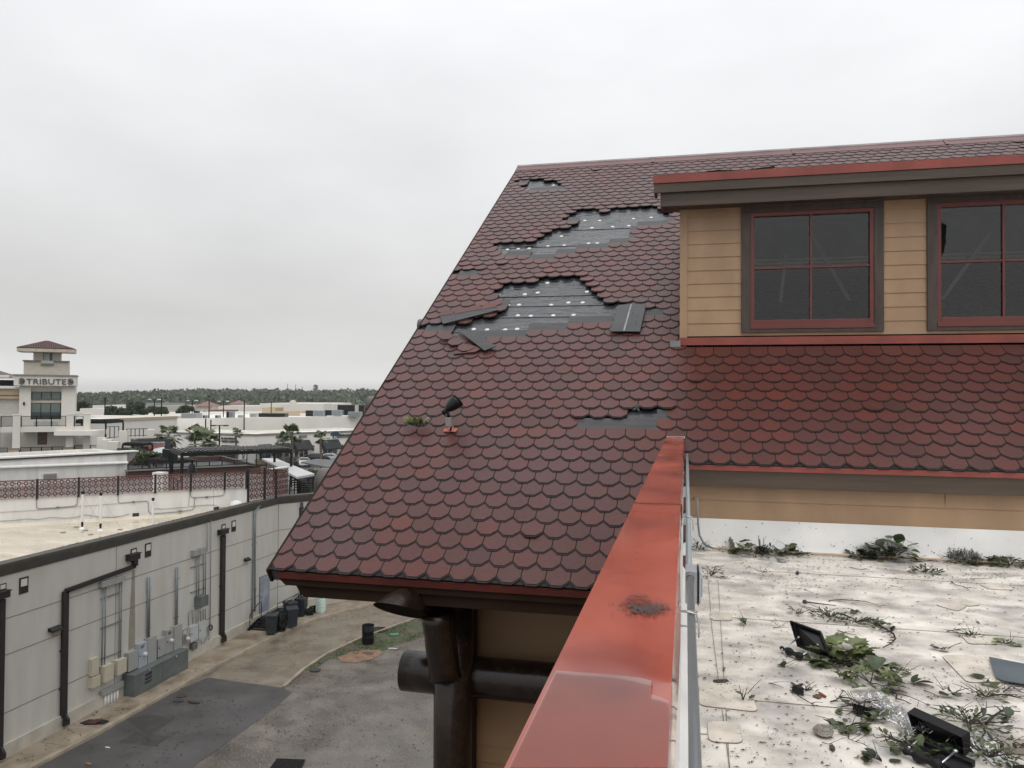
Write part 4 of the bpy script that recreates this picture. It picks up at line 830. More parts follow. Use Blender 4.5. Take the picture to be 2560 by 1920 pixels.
for (x, y, lab) in ((1158, 818, 'black milk crate lying open beside the striped bag'), (1190, 795, 'black crate tilted behind the open crate')):
    p = WL(x, y); t = thing('crate', lab, 'crate', p, R(25 if x < 1170 else 60), 'black crates by the bag'); M_ = INV[t.name].inverted()
    b = MB(M_)
    for (x0, x1, y0, y1) in ((-.18, -.16, -.18, .18), (.16, .18, -.18, .18), (-.16, .16, -.18, -.16), (-.16, .16, .16, .18)):
        b.box(x0, x1, y0, y1, 0, .1); b.box(x0, x1, y0, y1, .24, .32)
        if x1-x0 > .1: b.box(x0, x0+.07, y0, y1, .1, .24); b.box(x1-.07, x1, y0, y1, .1, .24)
        else: b.box(x0, x1, y0, y0+.07, .1, .24); b.box(x0, x1, y1-.07, y1, .1, .24)
    b.box(-.16, .16, -.16, .16, 0, .02); b.build('crate_body', BLACK, t)
# striped bag
p = WL(1250, 803); t = thing('striped_bag', 'tall white bag with mint green stripes standing by the wall', 'bag', p, R(-15)); M_ = INV[t.name].inverted()
b1 = MB(M_); b2 = MB(M_)
prof = [(.20, 0), (.225, .08), (.235, .16), (.235, .24), (.23, .32), (.232, .40), (.228, .48), (.222, .56), (.218, .64), (.21, .72), (.2, .80), (.185, .88)]
def sq(r_, z, k, n=20):
    a = 2*pi*k/n; c, s2 = cos(a), sin(a); q = (abs(c)**4+abs(s2)**4)**-.25; return (r_*1.5*c*q*.8*(1+.02*sin(5*a+z*9)), r_*s2*q*.9, z+.012*sin(3*a))
for i in range(len(prof)-1):
    for (za_, zb_, bb) in ((0, .5, b1), (.5, 1, b2)):
        r0_, z0_ = [prof[i][j_]+(prof[i+1][j_]-prof[i][j_])*za_ for j_ in (0, 1)]; r1_, z1_ = [prof[i][j_]+(prof[i+1][j_]-prof[i][j_])*zb_ for j_ in (0, 1)]
        vs = [sq(r0_, z0_, k) for k in range(20)]+[sq(r1_, z1_, k) for k in range(20)]
        bb.add(vs, [(k, (k+1) % 20, 20+(k+1) % 20, 20+k) for k in range(20)], smooth=True)
b1.build('body', WHITEP, t); b2.build('stripes', mat('mint', (.28, .50, .42), .6), t)
b = MB(M_)
for sx in (-.1, .1): b.tube([(sx-.07, -.13, .84), (sx-.05, -.15, .98), (sx+.05, -.13, 1.0), (sx+.07, -.12, .84)], .012, 6)
b.build('strap', BLACK, t)
# black barrel + manhole-like dark lid behind
p = gz(*Z4(1658, 1068)); t = thing('barrel', 'black open barrel standing on the grass verge', 'barrel', p); M_ = INV[t.name].inverted()
b = MB(M_); b.lathe([(0, .0), (.29, 0), (.3, .02), (.295, .3), (.305, .31), (.295, .34), (.295, .6), (.305, .61), (.295, .64), (.3, .92), (.29, .93), (.28, .90), (.275, .1), (0, .08)], 28); b.build('drum', BLACK, t)
b = MB(M_); b.lathe([(.30, .91), (.312, .925), (.30, .94), (.285, .925), (.30, .91)], 28); b.build('rim', BLACKM, t)
p = gz(*Z4(1748, 955)); b = MB(); b.lathe([(0, .02), (.44, .03), (.46, .05), (.48, .03), (.48, .0)], 28, p+Vector((0, 0, .02))); b.lathe([(.46, .05), (.40, .06), (.38, .04)], 28, p+Vector((0, 0, .02))); tag(b.build('round_hatch', BLACK, loc=p), 'round black hatch lying flat on the lane behind the barrel', 'hatch')
# wet reflection-free pale chalk mark is a puddle in the photo: skip. small alley litter
def litterbit(x, y, w_, h_, m, lab, name, cat, Z=Z4, th=.03, rz=0, z=.016):
    p = gz(*Z(x, y), z); t = MB(Matrix.Translation(p) @ Matrix.Rotation(rz, 4, 'Z')); q = random.Random(int(x*7+y)); pts = []
    n = 9
    for k in range(n): a = 2*pi*k/n; rr = q.uniform(.6, 1.1); pts.append((w_*.5*rr*cos(a), h_*.5*rr*sin(a), 0))
    t.prism(pts, (0, 0, th)); tag(t.build(name, m, loc=p, rz=rz), lab, cat)
p = gz(*Z4(1885, 1000)); b = MB(Matrix.Translation(p) @ Matrix.Rotation(R(25), 4, 'Z')); b.box(-.22, .22, -.14, .14, .02, .10); tag(b.build('green_box', mat('green_foam', (.06, .22, .14), .5), loc=p, rz=R(25), bevel=.01), 'small green foam box lying on the grass verge', 'box')
t = thing('pipe_offcut', 'thin white plastic pipe loop lying on the dirt below the green box', 'pipe', gz(*Z4(1870, 1115)), 0); b = MB(INV[t.name].inverted()); b.tube([(-.2, -.06, .03), (.22, .02, .03), (.24, .08, .03), (-.15, .02, .03), (-.2, -.06, .03)], .014, 6); b.build('tube', WHITEP, t)
litterbit(1660, 1150, .62, .5, mat('rust_plate', (.085, .05, .04), .7), 'rusty square drain plate in the orange soil', 'drain_plate', 'drain cover', th=.01, z=.02)
litterbit(1205, 1300, .5, .45, mat('tar_piece', (.03, .03, .03), .6), 'dark broken tar piece beside the low kerb', 'tar_piece', 'debris', th=.03)
litterbit(50, 1520, .55, .4, ASPHP, 'black torn shingle scrap on the asphalt, upper of two', 'shingle_scrap', 'shingle scrap', th=.02)
litterbit(150, 1580, .6, .25, mat('scrap_brown', (.05, .03, .028), .6), 'brownish curled shingle scrap right of the black one', 'shingle_scrap', 'shingle scrap', th=.05)
litterbit(30, 1565, .5, .3, ASPHP, 'black torn shingle scrap nearest the kerb on the asphalt', 'shingle_scrap', 'shingle scrap', th=.03)
for (x, y, w_, h_, lab, z) in ((815, 1265, .95, .55, 'torn red shingle strip lying on the pavement by the downspout', .145),):
    p = gz(*Z5(x, y), z); t = thing('torn_shingles', lab, 'shingle strip', p, R(10)); M_ = INV[t.name].inverted()
    b = MB(M_); b.prism([(-.5, -.1, 0), (-.2, -.25, 0), (.15, -.2, 0), (.45, -.1, 0), (.5, .12, 0), (.2, .25, 0), (-.05, .18, 0), (-.3, .22, 0)], (0, 0, .02)); b.build('backing', BLACK, t)
    b = MB(M_); b.prism([(-.25, -.15, .022), (.1, -.16, .022), (.25, .02, .05), (.05, .16, .06), (-.15, .1, .03)], (0, 0, .01)); b.build('red_face', mat('scrap_red', (.075, .022, .02), .5), t)
litterbit(768, 1630, .28, .08, mat('brick_bit', (.28, .17, .10), .8), 'orange brown block on the asphalt near the bottom edge', 'brick_piece', 'brick', Z=Z5, th=.05)
litterbit(930, 1483, .2, .06, WHITEP, 'white plastic scrap on the dark asphalt', 'plastic_scrap', 'scrap', Z=Z5, th=.02)
# drain grate
R5 = lambda x, y: (640+x*.32550, 1380+y*.3255)
gp = [gz(*R5(*q), .02) for q in ((160, 1590), (375, 1598), (340, 1680), (100, 1675))]
t = thing('drain_grate', 'square black iron drain grate in the gravel yard', 'drain grate', gp[0])
b = MB(); n = 12
for k in range(n+1):
    f_ = k/n; b.bar(gp[0].lerp(gp[1], f_), gp[3].lerp(gp[2], f_), .025, .04); b.bar(gp[0].lerp(gp[3], f_), gp[1].lerp(gp[2], f_), .025, .04)
b.build('grating', BLACKM, t)
b = MB(); q = [p+Vector((0, 0, -.008)) for p in gp]; b.poly(q[::-1]); b.build('pit', BLACK, t)
# dark debris specks over lane, pavement and yard
b = MB()
zones = [([gz(*Z4(*q)) for q in ((900, 990), (1800, 720), (1900, 900), (1100, 1290), (500, 1210))], 200, .02), ([gz(*R5(*q)) for q in ((600, 800), (1300, 700), (1390, 1400), (1390, 1650), (0, 1650), (0, 1200))], 330, .004), ([gz(*Z5(*q)) for q in ((900, 1150), (1900, 750), (1850, 800), (300, 1640), (60, 1640))], 120, .145), ([gz(*Z5(*q)) for q in ((1000, 1300), (1900, 900), (2212, 1200), (1500, 1650), (500, 1650))], 200, .016)]
for P_, cnt, z in zones:
    xs = [p.x for p in P_]; ys = [p.y for p in P_]
    hub = [(rnd.uniform(min(xs), max(xs)), rnd.uniform(min(ys), max(ys))) for _ in range(12)]
    for _ in range(cnt*3):
        h_ = rnd.choice(hub); x, y = (rnd.gauss(h_[0], .8), rnd.gauss(h_[1], .8)) if rnd.random() < .6 else (rnd.uniform(min(xs), max(xs)), rnd.uniform(min(ys), max(ys)))
        if not inpoly(x, y, P_): continue
        s_ = rnd.choice([.012, .018, .025, .035, .06]); a = rnd.uniform(0, 6.3); d = Vector((cos(a), sin(a), 0)); e_ = Vector((-sin(a), cos(a), 0)); c = Vector((x, y, z+.006)); b.t = rnd.random()
        b.add([c-d*s_, c-e_*s_*.35+Vector((0, 0, .01)), c+d*s_*.9, c+e_*s_*.4+Vector((0, 0, .012))], [(0, 1, 2, 3)])
tag(b.build('ground_litter', LITTER), 'scattered leaves and dirt crumbs over the alley paving', 'litter', kind='stuff')
# ================================================================ REAR WALL WITH RUST SCREENS
ra = atan2(.65763, .75334); FRW = Frame((-31.27, 29.67), ra)
rwall = thing('rear_roof_wall', 'white roof wall streaked with rain below the rust coloured screens', 'wall', (-29, 31.6, 6.2))
b = MB(); ux = 11.13; b.prism([FRW.P(-8, 0, 5.8), FRW.P(ux, 0, 5.8), FRW.P(ux, 0, 7.52), FRW.P(-8, 0, 7.52)], FRW.y*.25); b.build('wall', WHITEW, rwall)
b = MB(); b.prism([FRW.P(-8, -.12, 6.2), FRW.P(ux-.3, -.12, 6.2), FRW.P(ux-.3, -.0, 6.36), FRW.P(-8, -.0, 6.36)], (0, 0, -.1)); b.build('cant_strip', CREAMR, rwall)
def motif(b, F, u, z, s_, w0, w1):
    """one breeze block cell: outer frame, square ring and four spokes"""
    def bx(u0, u1, z0, z1): b.prism([F.P(u0, w0, z0), F.P(u1, w0, z0), F.P(u1, w0, z1), F.P(u0, w0, z1)], F.y*(w1-w0))
    t = s_*.075; bx(u, u+s_, z, z+t); bx(u, u+t, z+t, z+s_)
    a, c = s_*.27, s_*.80; r_ = s_*.085
    bx(u+a, u+c, z+a, z+a+r_); bx(u+a, u+c, z+c-r_, z+c); bx(u+a, u+a+r_, z+a+r_, z+c-r_); bx(u+c-r_, u+c, z+a+r_, z+c-r_)
    m_ = s_*.53; bx(u+m_-r_/2, u+m_+r_/2, z+t, z+a); bx(u+m_-r_/2, u+m_+r_/2, z+c, z+s_); bx(u+t, u+a, z+m_-r_/2, z+m_+r_/2); bx(u+c, u+s_, z+m_-r_/2, z+m_+r_/2)
def screen_panel(F, u0, u1, z0, z1, parent, rows, off=-.08):
    cell = (z1-z0)/rows; n = max(1, round((u1-u0)/cell)); cw = (u1-u0)/n; b = MB()
    for i in range(n):
        for k in range(rows): motif(b, F, u0+i*cw, z0+k*cell, cell if False else cw, off, off+.03) if False else motif_r(b, F, u0+i*cw, z0+k*cell, cw, cell, off)
    b.prism([F.P(u0, off-.005, z1-.02), F.P(u1, off-.005, z1-.02), F.P(u1, off-.005, z1+.03), F.P(u0, off-.005, z1+.03)], F.y*.04)
    return b.build('screen_panel', RUST, parent)
def motif_r(b, F, u, z, sw_, sh_, off):
    def bx(u0, u1, z0, z1): b.prism([F.P(u+u0*sw_, off, z+z0*sh_), F.P(u+u1*sw_, off, z+z0*sh_), F.P(u+u1*sw_, off, z+z1*sh_), F.P(u+u0*sw_, off, z+z1*sh_)], F.y*.03)
    t = .055; bx(0, 1, 0, t); bx(0, t, t, 1); a, c, r_ = .22, .84, .17
    bx(a, c, a, a+r_); bx(a, c, c-r_, c); bx(a, a+r_, a+r_, c-r_); bx(c-r_, c, a+r_, c-r_); m_ = .53
    bx(m_-.07, m_+.07, t, a); bx(m_-.07, m_+.07, c, 1); bx(t, a, m_-.07, m_+.07); bx(c, 1, m_-.07, m_+.07)
fence = thing('rust_screen_fence', 'rust brown breeze block pattern screen fence on top of the white roof wall', 'screen fence', (-29, 31.6, 7.5))
posts = [FRW.hit(x, y, -.08)[0] for x, y in ((Z1(320, 1400)), (Z1(680, 1380)), (Z1(1020, 1350)), (Z1(1342, 1330)), (Z1(1648, 1320)), (Z1(1942, 1300)))]
ed = [-1.9]+posts+[10.95]
for i in range(len(ed)-1): screen_panel(FRW, ed[i]+.06, ed[i+1]-.06, 7.53, 8.36, fence, 3 if i > 1 else 3)
for u in posts+[11.0]:
    b = MB(); b.prism([FRW.P(u-.05, -.10, 7.46), FRW.P(u+.05, -.10, 7.46), FRW.P(u+.05, -.10, 8.42), FRW.P(u-.05, -.10, 8.42)], FRW.y*.1); b.build('post', DS, fence)
# taller return screens round the corner
tall = thing('corner_screen', 'tall rust brown breeze block screen at the corner of the grey roof', 'screen fence', (-22.7, 38, 6.75))
cA = Vector((-22.9, 36.97, 0)); pB = gz(*Z2(905, 1205), 6.76); pC = gz(*Z2(1003, 1190), 6.76); pD = gz(*Z2(1113, 1172), 6.72)
print('corner', cA, pB, pC, pD)
for (p, q, zt_) in ((cA, pB, 8.46), (pB, pC, 8.46), (pC, pD, 8.30)):
    Fq = Frame(p, atan2(q.y-p.y, q.x-p.x)); Lq = hypot(q.x-p.x, q.y-p.y)
    screen_panel(Fq, .06, Lq-.06, 6.86, zt_, tall, 5, -.02)
    b = MB(); b.prism([Fq.P(-.05, -.04, 6.7), Fq.P(.05, -.04, 6.7), Fq.P(.05, -.04, zt_+.05), Fq.P(-.05, -.04, zt_+.05)], Fq.y*.1); b.build('post', DS, tall)
b = MB(); Fq = Frame(pC, atan2(pD.y-pC.y, pD.x-pC.x)); Lq = (pD-pC).length; b.prism([Fq.P(-.4, .04, 8.36), Fq.P(Lq+.1, .04, 8.33), Fq.P(Lq+.1, .34, 8.33), Fq.P(-.4, .34, 8.36)], (0, 0, .05)); b.build('coping', WHITEP, tall)
# vent pipes on the cream roof
for k, ((bx_, by_), (tx_, ty_), lab) in enumerate((((710, 420), (718, 98), 'white vent pipe with black collar, leftmost on the cream roof'), ((868, 435), (880, 108), 'white vent pipe with black collar, middle of the three'), ((1320, 400), (1320, 155), 'shorter white vent pipe by the dark roof edge'))):
    p = gz(*Z3(bx_, by_), RZ); h = hitp(*Z3(tx_, ty_), p, Vector((p.x-CAM.x, p.y-CAM.y, 0)).normalized()).z-RZ
    t = thing('vent_pipe', lab, 'vent pipe', p, 0, 'white vent pipes on the cream roof'); M_ = INV[t.name].inverted()
    b = MB(M_); b.lathe([(.14, 0), (.10, .03), (.055, .07), (.05, .09)], 14); b.build('flashing', WHITEP, t)
    if k < 2: b = MB(M_); b.lathe([(.045, .08), (.048, .14), (.055, .30), (.06, .32)], 14); b.build('collar', BLACK, t)
    b = MB(M_); b.lathe([(.055, .10 if k == 2 else .32), (.055, h-.14)], 14); b.build('pipe', WHITEP, t)
    b = MB(M_); b.lathe([(.055, h-.14), (.06, h-.1), (.07, h-.08), (.07, h), (0, h)], 14); b.build('cap', BLACK, t)
    b = MB(M_)
    for a in (0.4, 2.5, 4.6): b.tube([(0, 0, h-.15), (.9*cos(a), .9*sin(a), .02)], .004, 4)
    b.build('guy_wire', GALV, t)
for x, y in ((660, 408), (545, 455), (738, 437), (783, 474), (1037, 430)):
    p = gz(*Z3(x, y), RZ); t = thing('roof_vent_cap', {660: 'small grey disc vent just left of the left vent pipe', 545: 'leftmost small disc vent on the cream roof', 738: 'small disc vent between the two tall vent pipes', 783: 'small disc vent nearest the dark cornice', 1037: 'small disc vent right of the two tall vent pipes'}[x], 'roof vent', p, 0, 'small disc vents on the cream roof'); b = MB(INV[t.name].inverted()); b.lathe([(.11, 0), (.12, .02), (.08, .035), (0, .035)], 14); b.build('cap', GREYTRIM, t)
for (x0, y0, x1, y1, lab) in ((1145, 288, 1200, 315, 'dark slot scupper at the foot of the white wall'), (1848, 235, 1892, 262, 'small dark scupper at the right foot of the white wall')):
    u0, zt = FRW.hit(*Z3(x0, y0)); u1, zb = FRW.hit(*Z3(x1, y1)); t = thing('wall_scupper', lab, 'scupper', FRW.P(u0, 0, zb)); b = MB(); b.prism([FRW.P(u0, -.02, zb), FRW.P(u1, -.02, zb), FRW.P(u1, -.02, zt), FRW.P(u0, -.02, zt)], FRW.y*.02); b.build('frame', BLACK, t); b = MB(); b.prism([FRW.P(u0+.04, -.03, zb+.03), FRW.P(u1-.04, -.03, zb+.03), FRW.P(u1-.04, -.03, zt-.05), FRW.P(u0+.04, -.03, zt-.05)], FRW.y*.01); b.build('slot', GLASSK, t)
# white mushroom vent
hu, hz2 = FRW.hit(*Z3(2040, 174), -.5); p = FRW.P(hu, -.5, hz2-.47); t = thing('turbine_vent', 'round white dome vent by the corner screen', 'dome vent', p); b = MB(INV[t.name].inverted()); b.lathe([(.12, RZ-p.z), (.12, -.02), (.2, 0), (.2, .1), (.3, .12), (.32, .25), (.24, .40), (.1, .46), (0, .47)], 18); b.build('dome', WHITEP, t)
# wall conduits on the white wall
def wcond(label, pts, r_=.018, boxes=()):
    P3 = [FRW.P(*(lambda h: (h[0], -.03, h[1]))(FRW.hit(*Z3(*q), -.03))) for q in pts]; t = thing('wall_conduit', label, 'conduit', P3[0], 0, 'thin conduits on the white roof wall')
    b = MB(); b.tube(P3, r_, 6); b.build('pipe', mat('thin_conduit', (.25, .25, .25), .5), t)
    for q in boxes: h = FRW.hit(*Z3(*q), -.03); b = MB(); b.prism([FRW.P(h[0]-.07, -.08, h[1]-.045), FRW.P(h[0]+.07, -.08, h[1]-.045), FRW.P(h[0]+.07, -.08, h[1]+.045), FRW.P(h[0]-.07, -.08, h[1]+.045)], FRW.y*.07); b.build('junction_box', GALV, t)
wcond('conduit loop with a small box below the second screen panel', [(315, 160), (315, 235), (330, 247), (480, 240), (640, 225), (665, 210), (672, 100)], boxes=[(498, 238)])
wcond('conduit loop with a small box below the fourth screen panel', [(1020, 120), (1020, 185), (1040, 200), (1150, 190), (1270, 182), (1282, 195), (1285, 275), (1310, 292), (1560, 272), (1660, 258), (1678, 240), (1680, 165), (1700, 150)], boxes=[(1153, 190), (1556, 270)])
wcond('conduit loop with a small box below the rightmost screen panels', [(1648, 75), (1648, 140), (1665, 152), (1785, 147), (1920, 135), (1938, 120), (1940, 60)], boxes=[(1786, 147)])
wcond('long sagging cable low on the left of the white wall', [(0, 355), (110, 350), (230, 335), (330, 342), (440, 322), (560, 330), (650, 322), (740, 300), (860, 320), (980, 322), (1060, 308), (1115, 292)], .012)
wcond('thin straight cable across the middle of the white wall', [(0, 280), (300, 262), (690, 228), (1000, 205), (1130, 195)], .009)
wcond('wavy cable low on the right of the white wall', [(1330, 248), (1420, 250), (1530, 240), (1630, 232), (1640, 80)], .012)
wcond('cable running to the white dome vent', [(1640, 230), (1760, 218), (1850, 215), (1900, 235), (2000, 240)], .012)

# ================================================================ BEYOND: buildings. fb = far building box with frame
def farb(name, label, pl_, tl, pr_, tr, depth, ztop_px, m, z0=0, roof_m=None, lip=.0, roofdrop=.4, cap=None, cat='building'):
    F, Lw = frame2(pl_, tl, pr_, tr); zt = F.hit(*ztop_px)[1]
    t = thing(name, label, cat, F.P(Lw/2, 0, z0))
    b = MB(); th = .3
    b.prism([F.P(0, 0, z0), F.P(Lw, 0, z0), F.P(Lw, 0, zt), F.P(0, 0, zt)], F.y*th)
    b.prism([F.P(0, depth-th, z0), F.P(Lw, depth-th, z0), F.P(Lw, depth-th, zt), F.P(0, depth-th, zt)], F.y*th)
    for a, c in ((0, th), (Lw-th, Lw)): b.prism([F.P(a, th, z0), F.P(c, th, z0), F.P(c, th, zt), F.P(a, th, zt)], F.y*(depth-2*th))
    b.build('wall', m, t)
    b = MB(); b.poly([F.P(0, .1, zt-roofdrop), F.P(Lw, .1, zt-roofdrop), F.P(Lw, depth-.1, zt-roofdrop), F.P(0, depth-.1, zt-roofdrop)]); b.build('roof', roof_m or m, t)
    if cap:
        b = MB(); b.prism([F.P(-.1, -.12, zt-.35), F.P(Lw+.1, -.12, zt-.35), F.P(Lw+.1, -.12, zt), F.P(-.1, -.12, zt)], F.y*.5); b.build('cornice', cap, t)
    return t, F, Lw, zt
def rect(b, F, pl_, pr_, ty, by, w0=-.02, w1=.0, Z=None):
    """panel on facade from pixel x range, y at left (top,bottom)"""
    u0, zt = F.hit(pl_, ty, w0); u1 = F.hit(pr_, ty, w0)[0]; zb = F.hit(pl_, by, w0)[1]
    b.prism([F.P(u0, w0, zb), F.P(u1, w0, zb), F.P(u1, w0, zt), F.P(u0, w0, zt)], F.y*(w1-w0)); return u0, u1, zb, zt
# neighbour unit with white parapet (behind the screens)
nb, FN, LN, ZN = farb('neighbour_unit', 'white parapet walled unit behind the screens with a louvre vent', (-60, 1150), 53, Z1(1100, 1085), 61, 6, (0, 1147), WHITEW, roof_m=CREAMR, cap=None)
b = MB(); b.prism([FN.P(-.1, -.10, ZN-.12), FN.P(LN+.1, -.10, ZN-.12), FN.P(LN+.1, -.10, ZN), FN.P(-.1, -.10, ZN)], FN.y*.1); b.build('metal_edge', CORN, nb)
b = MB(); b.prism([FN.P(-.1, -.13, ZN), FN.P(LN+.85, -.13, ZN+.0), FN.P(LN+.85, -.13, ZN+.10), FN.P(-.1, -.13, ZN+.10)], FN.y*.9); b.build('coping', WHITEP, nb)
b = MB(); a_, z_ = FN.hit(*Z1(1100, 1170)); b.prism([FN.P(LN, -.05, z_), FN.P(LN+.4, -.05, z_+.3), FN.P(LN+.8, -.05, ZN-.02), FN.P(LN, -.05, ZN-.02)], FN.y*.8); b.build('end_bracket', GREYTRIM, nb)
b = MB(); u0, u1, zb, zt = rect(b, FN, *[Z1(x, 0)[0] for x in (360, 505)], Z1(0, 1258)[1], Z1(0, 1320)[1], -.05, 0)
lv = b.build('louvre_vent', WHITEP, nb); b = MB()
for k in range(5): z = zb+.1+(zt-zb-.2)*k/5; b.prism([FN.P(u0+.12, -.10, z), FN.P(u1-.12, -.10, z), FN.P(u1-.12, -.055, z+.1), FN.P(u0+.12, -.055, z+.1)], (0, 0, .015))
b.build('louvre', GREYTRIM, lv)
b = MB(); b.prism([FN.P(0, -.01, FN.hit(*Z1(0, 1185))[1]-.0), FN.P(LN, -.01, FN.hit(*Z1(1090, 1150))[1]), FN.P(LN, -.22, FN.hit(*Z1(1090, 1150))[1]-.1), FN.P(0, -.22, FN.hit(*Z1(0, 1185))[1]-.1)], (0, 0, -.08)); b.build('ledge', WHITEP, nb)
# low roof and deck between screens and shops
dk_, FDk, LDk, ZDk = farb('deck_building', 'low roof deck with dark timber cladding and glass railing', Z1(1105, 1275), 60, Z2(870, 960), 66, 12, Z1(1105, 1238), WOODD, roof_m=mat('deck_floor', (.08, .07, .065), .35, var=.3))
def railing(F, u0, u1, z0, z1, parent, n, m=BLACKM, glassm=None, balusters=0, w=0):
    b = MB(); b.bar(F.P(u0, w, z1), F.P(u1, w, z1), .05, .06); b.bar(F.P(u0, w, z0), F.P(u1, w, z0), .05, .06)
    for k in range(n+1): u = u0+(u1-u0)*k/n; b.bar(F.P(u, w, z0-.1), F.P(u, w, z1), .06, .06)
    for k in range(balusters): u = u0+(u1-u0)*(k+.5)/balusters; b.bar(F.P(u, w, z0), F.P(u, w, z1), .02, .02)
    r_ = b.build('railing', m, parent)
    if glassm: b = MB(); b.poly([F.P(u0, w, z0), F.P(u1, w, z0), F.P(u1, w, z1), F.P(u0, w, z1)]); b.build('glass_panel', glassm, r_)
    return r_
GLP = glass('railing_glass', .75)
ur = FDk.hit(*Z2(750, 870))[0]
railing(FDk, 0, ur, ZDk+.15, FDk.hit(*Z1(1125, 1180))[1], dk_, 9, glassm=GLP)
Fs = Frame(FDk.P(ur, 0, 0), FDk.a-pi/2.6); railing(Fs, 0, 2.6, ZDk+.15, ZDk+1.35, dk_, 2, glassm=GLP)
b = MB(); b.prism([FDk.P(-.2, -.15, ZDk), FDk.P(ur+.3, -.15, ZDk), FDk.P(ur+.3, -.15, ZDk+.12), FDk.P(-.2, -.15, ZDk+.12)], FDk.y*.5); b.build('coping', GREYTRIM, dk_)
# front stair railing on the deck
Fd3, L3 = frame2(Z1(1400, 1185), 56, Z1(1575, 1250), 50); railing(Fd3, 0, L3, 5.6, 6.75, dk_, 5, glassm=GLP)
b = MB(); a_ = dep(*Z1(1315, 1290), 50); b.box(a_.x, a_.x+.75, a_.y, a_.y+.6, 4, a_.z+.32); b.build('roof_hatch', WHITEP, dk_)
# white slab roof + dark bowl shaped canopy to the right of the pergola
cn = thing('canopy_slab', 'white slab canopy with a dark boat shaped underside near the shingle roof', 'canopy', dep(*Z2(1200, 1000), 52))
b = MB(); q = [dep(*Z2(880, 895), 62), dep(*Z2(1118, 960), 50.5), dep(*Z2(1180, 1010), 48), dep(*Z2(1335, 1003), 50), dep(*Z2(1000, 905), 62)]; zq = q[2].z
b.prism([Vector((p.x, p.y, zq)) for p in q], (0, 0, -.14)); b.build('slab', mat('slab_pale', (.46, .46, .45), .5, var=.1), cn)
b = MB(); t0 = [Vector((p.x, p.y, zq-.15)) for p in (q[2], q[3])]; t0 += [t0[1]+Vector((-1, 3, 0)), t0[0]+Vector((-1, 3, 0))]; cc = (t0[0]+t0[2])/2; lo = [cc+(p-cc)*.45+Vector((0, 0, -1.9)) for p in t0]
b.add(t0+lo, [(0, 1, 5, 4), (1, 2, 6, 5), (2, 3, 7, 6), (3, 0, 4, 7), (4, 5, 6, 7)]); b.build('underside', mat('canopy_dark', (.03, .03, .03), .6), cn)
# steel frames and railings behind the grey roof edge
fs_ = thing('fire_stair', 'dark steel open stair and railings behind the curved grey roof', 'stairs', dep(*Z2(1200, 1150), 47))
b = MB(); Ff, Lf = frame2(Z2(1120, 1130), 46, Z2(1400, 1110), 48)
for z in (6.75, 7.05, 7.35): b.bar(Ff.P(0, 0, z), Ff.P(Lf, 0, z), .04, .05)
for k in range(8): b.bar(Ff.P(Lf*k/7, 0, 6.2), Ff.P(Lf*k/7, 0, 7.4), .05, .05)
b.build('railing', BLACKM, fs_)
b = MB()
for k in range(7): p = dep(*Z2(1128+k*13, 1040+k*20), 46.5); b.box(p.x, p.x+.9, p.y, p.y+.4, p.z-.03, p.z+.03)
b.bar(dep(*Z2(1120, 1000), 46), dep(*Z2(1215, 1050), 46), .05, .08); b.bar(dep(*Z2(1190, 1040), 46), dep(*Z2(1190, 1165), 46), .08, .08); b.bar(dep(*Z2(1215, 1050), 46), dep(*Z2(1215, 1165), 46), .08, .08); b.build('steps', BLACKM, fs_)
# pergolas
SLATM = mat('wet_slat', (.03, .03, .032), .12, spec=.8, var=.1)
def pergola(label, L0, tl, R0, tr, dpt, zt, zb, n, post_u=(0, 1), slat=.10, group='black steel pergolas', h_=.25):
    F, Lw = frame2(L0, tl, R0, tr); t = thing('pergola', label, 'pergola', F.P(Lw/2, 0, zb), 0, group)
    for w_ in (0, dpt): b = MB(); b.bar(F.P(0, w_, zt-h_/2), F.P(Lw, w_, zt-h_/2), .12, h_); b.build('beam', BLACKM, t)
    for u_ in (0, Lw): b = MB(); b.bar(F.P(u_, 0, zt-h_/2), F.P(u_, dpt, zt-h_/2), .12, h_); b.build('beam', BLACKM, t)
    for k in range(n): b = MB(); u = Lw*(k+.5)/n; b.bar(F.P(u, 0, zt+.03), F.P(u, dpt, zt+.03), slat*.6, .09); b.build('slat', SLATM, t)
    for f_ in post_u:
        for w_ in (0, dpt): b = MB(); b.bar(F.P(Lw*f_, w_, zb), F.P(Lw*f_, w_, zt-h_), .14, .14, upv=(0, 1, 0)); b.build('post', BLACKM, t)
    return t, F, Lw
zt = dep(*Z2(190, 800), 51).z
pergola('big black flat slatted pergola standing on the roof deck', Z2(190, 800), 51, Z2(1135, 770), 55, 4.2, zt, 4.6, 26)
for (lp_, tl_2, rp_, tr_2, dd_, lab, n) in ((Z1(1290, 1130), 66, Z1(1470, 1165), 64, 2.0, 'low black pergola slats beside the green vine', 7), (Z1(1060, 995), 74, Z1(1230, 1015), 73.6, 1.5, 'small black slatted awning left of the restaurant sign', 7), (Z1(1180, 1080), 70, Z1(1330, 1100), 69, .9, 'black slats between the vine and the sign', 6)):
    p = dep(*lp_, tl_2); pergola(lab, lp_, tl_2, rp_, tr_2, dd_, p.z, p.z-2.5, n)
zt = dep(*Z1(915, 800), 88).z
pergola('tall thin black portal frame on the far terrace', Z1(915, 805), 88, Z1(1065, 805), 92, 5, zt, zt-3.2, 3, h_=.35)
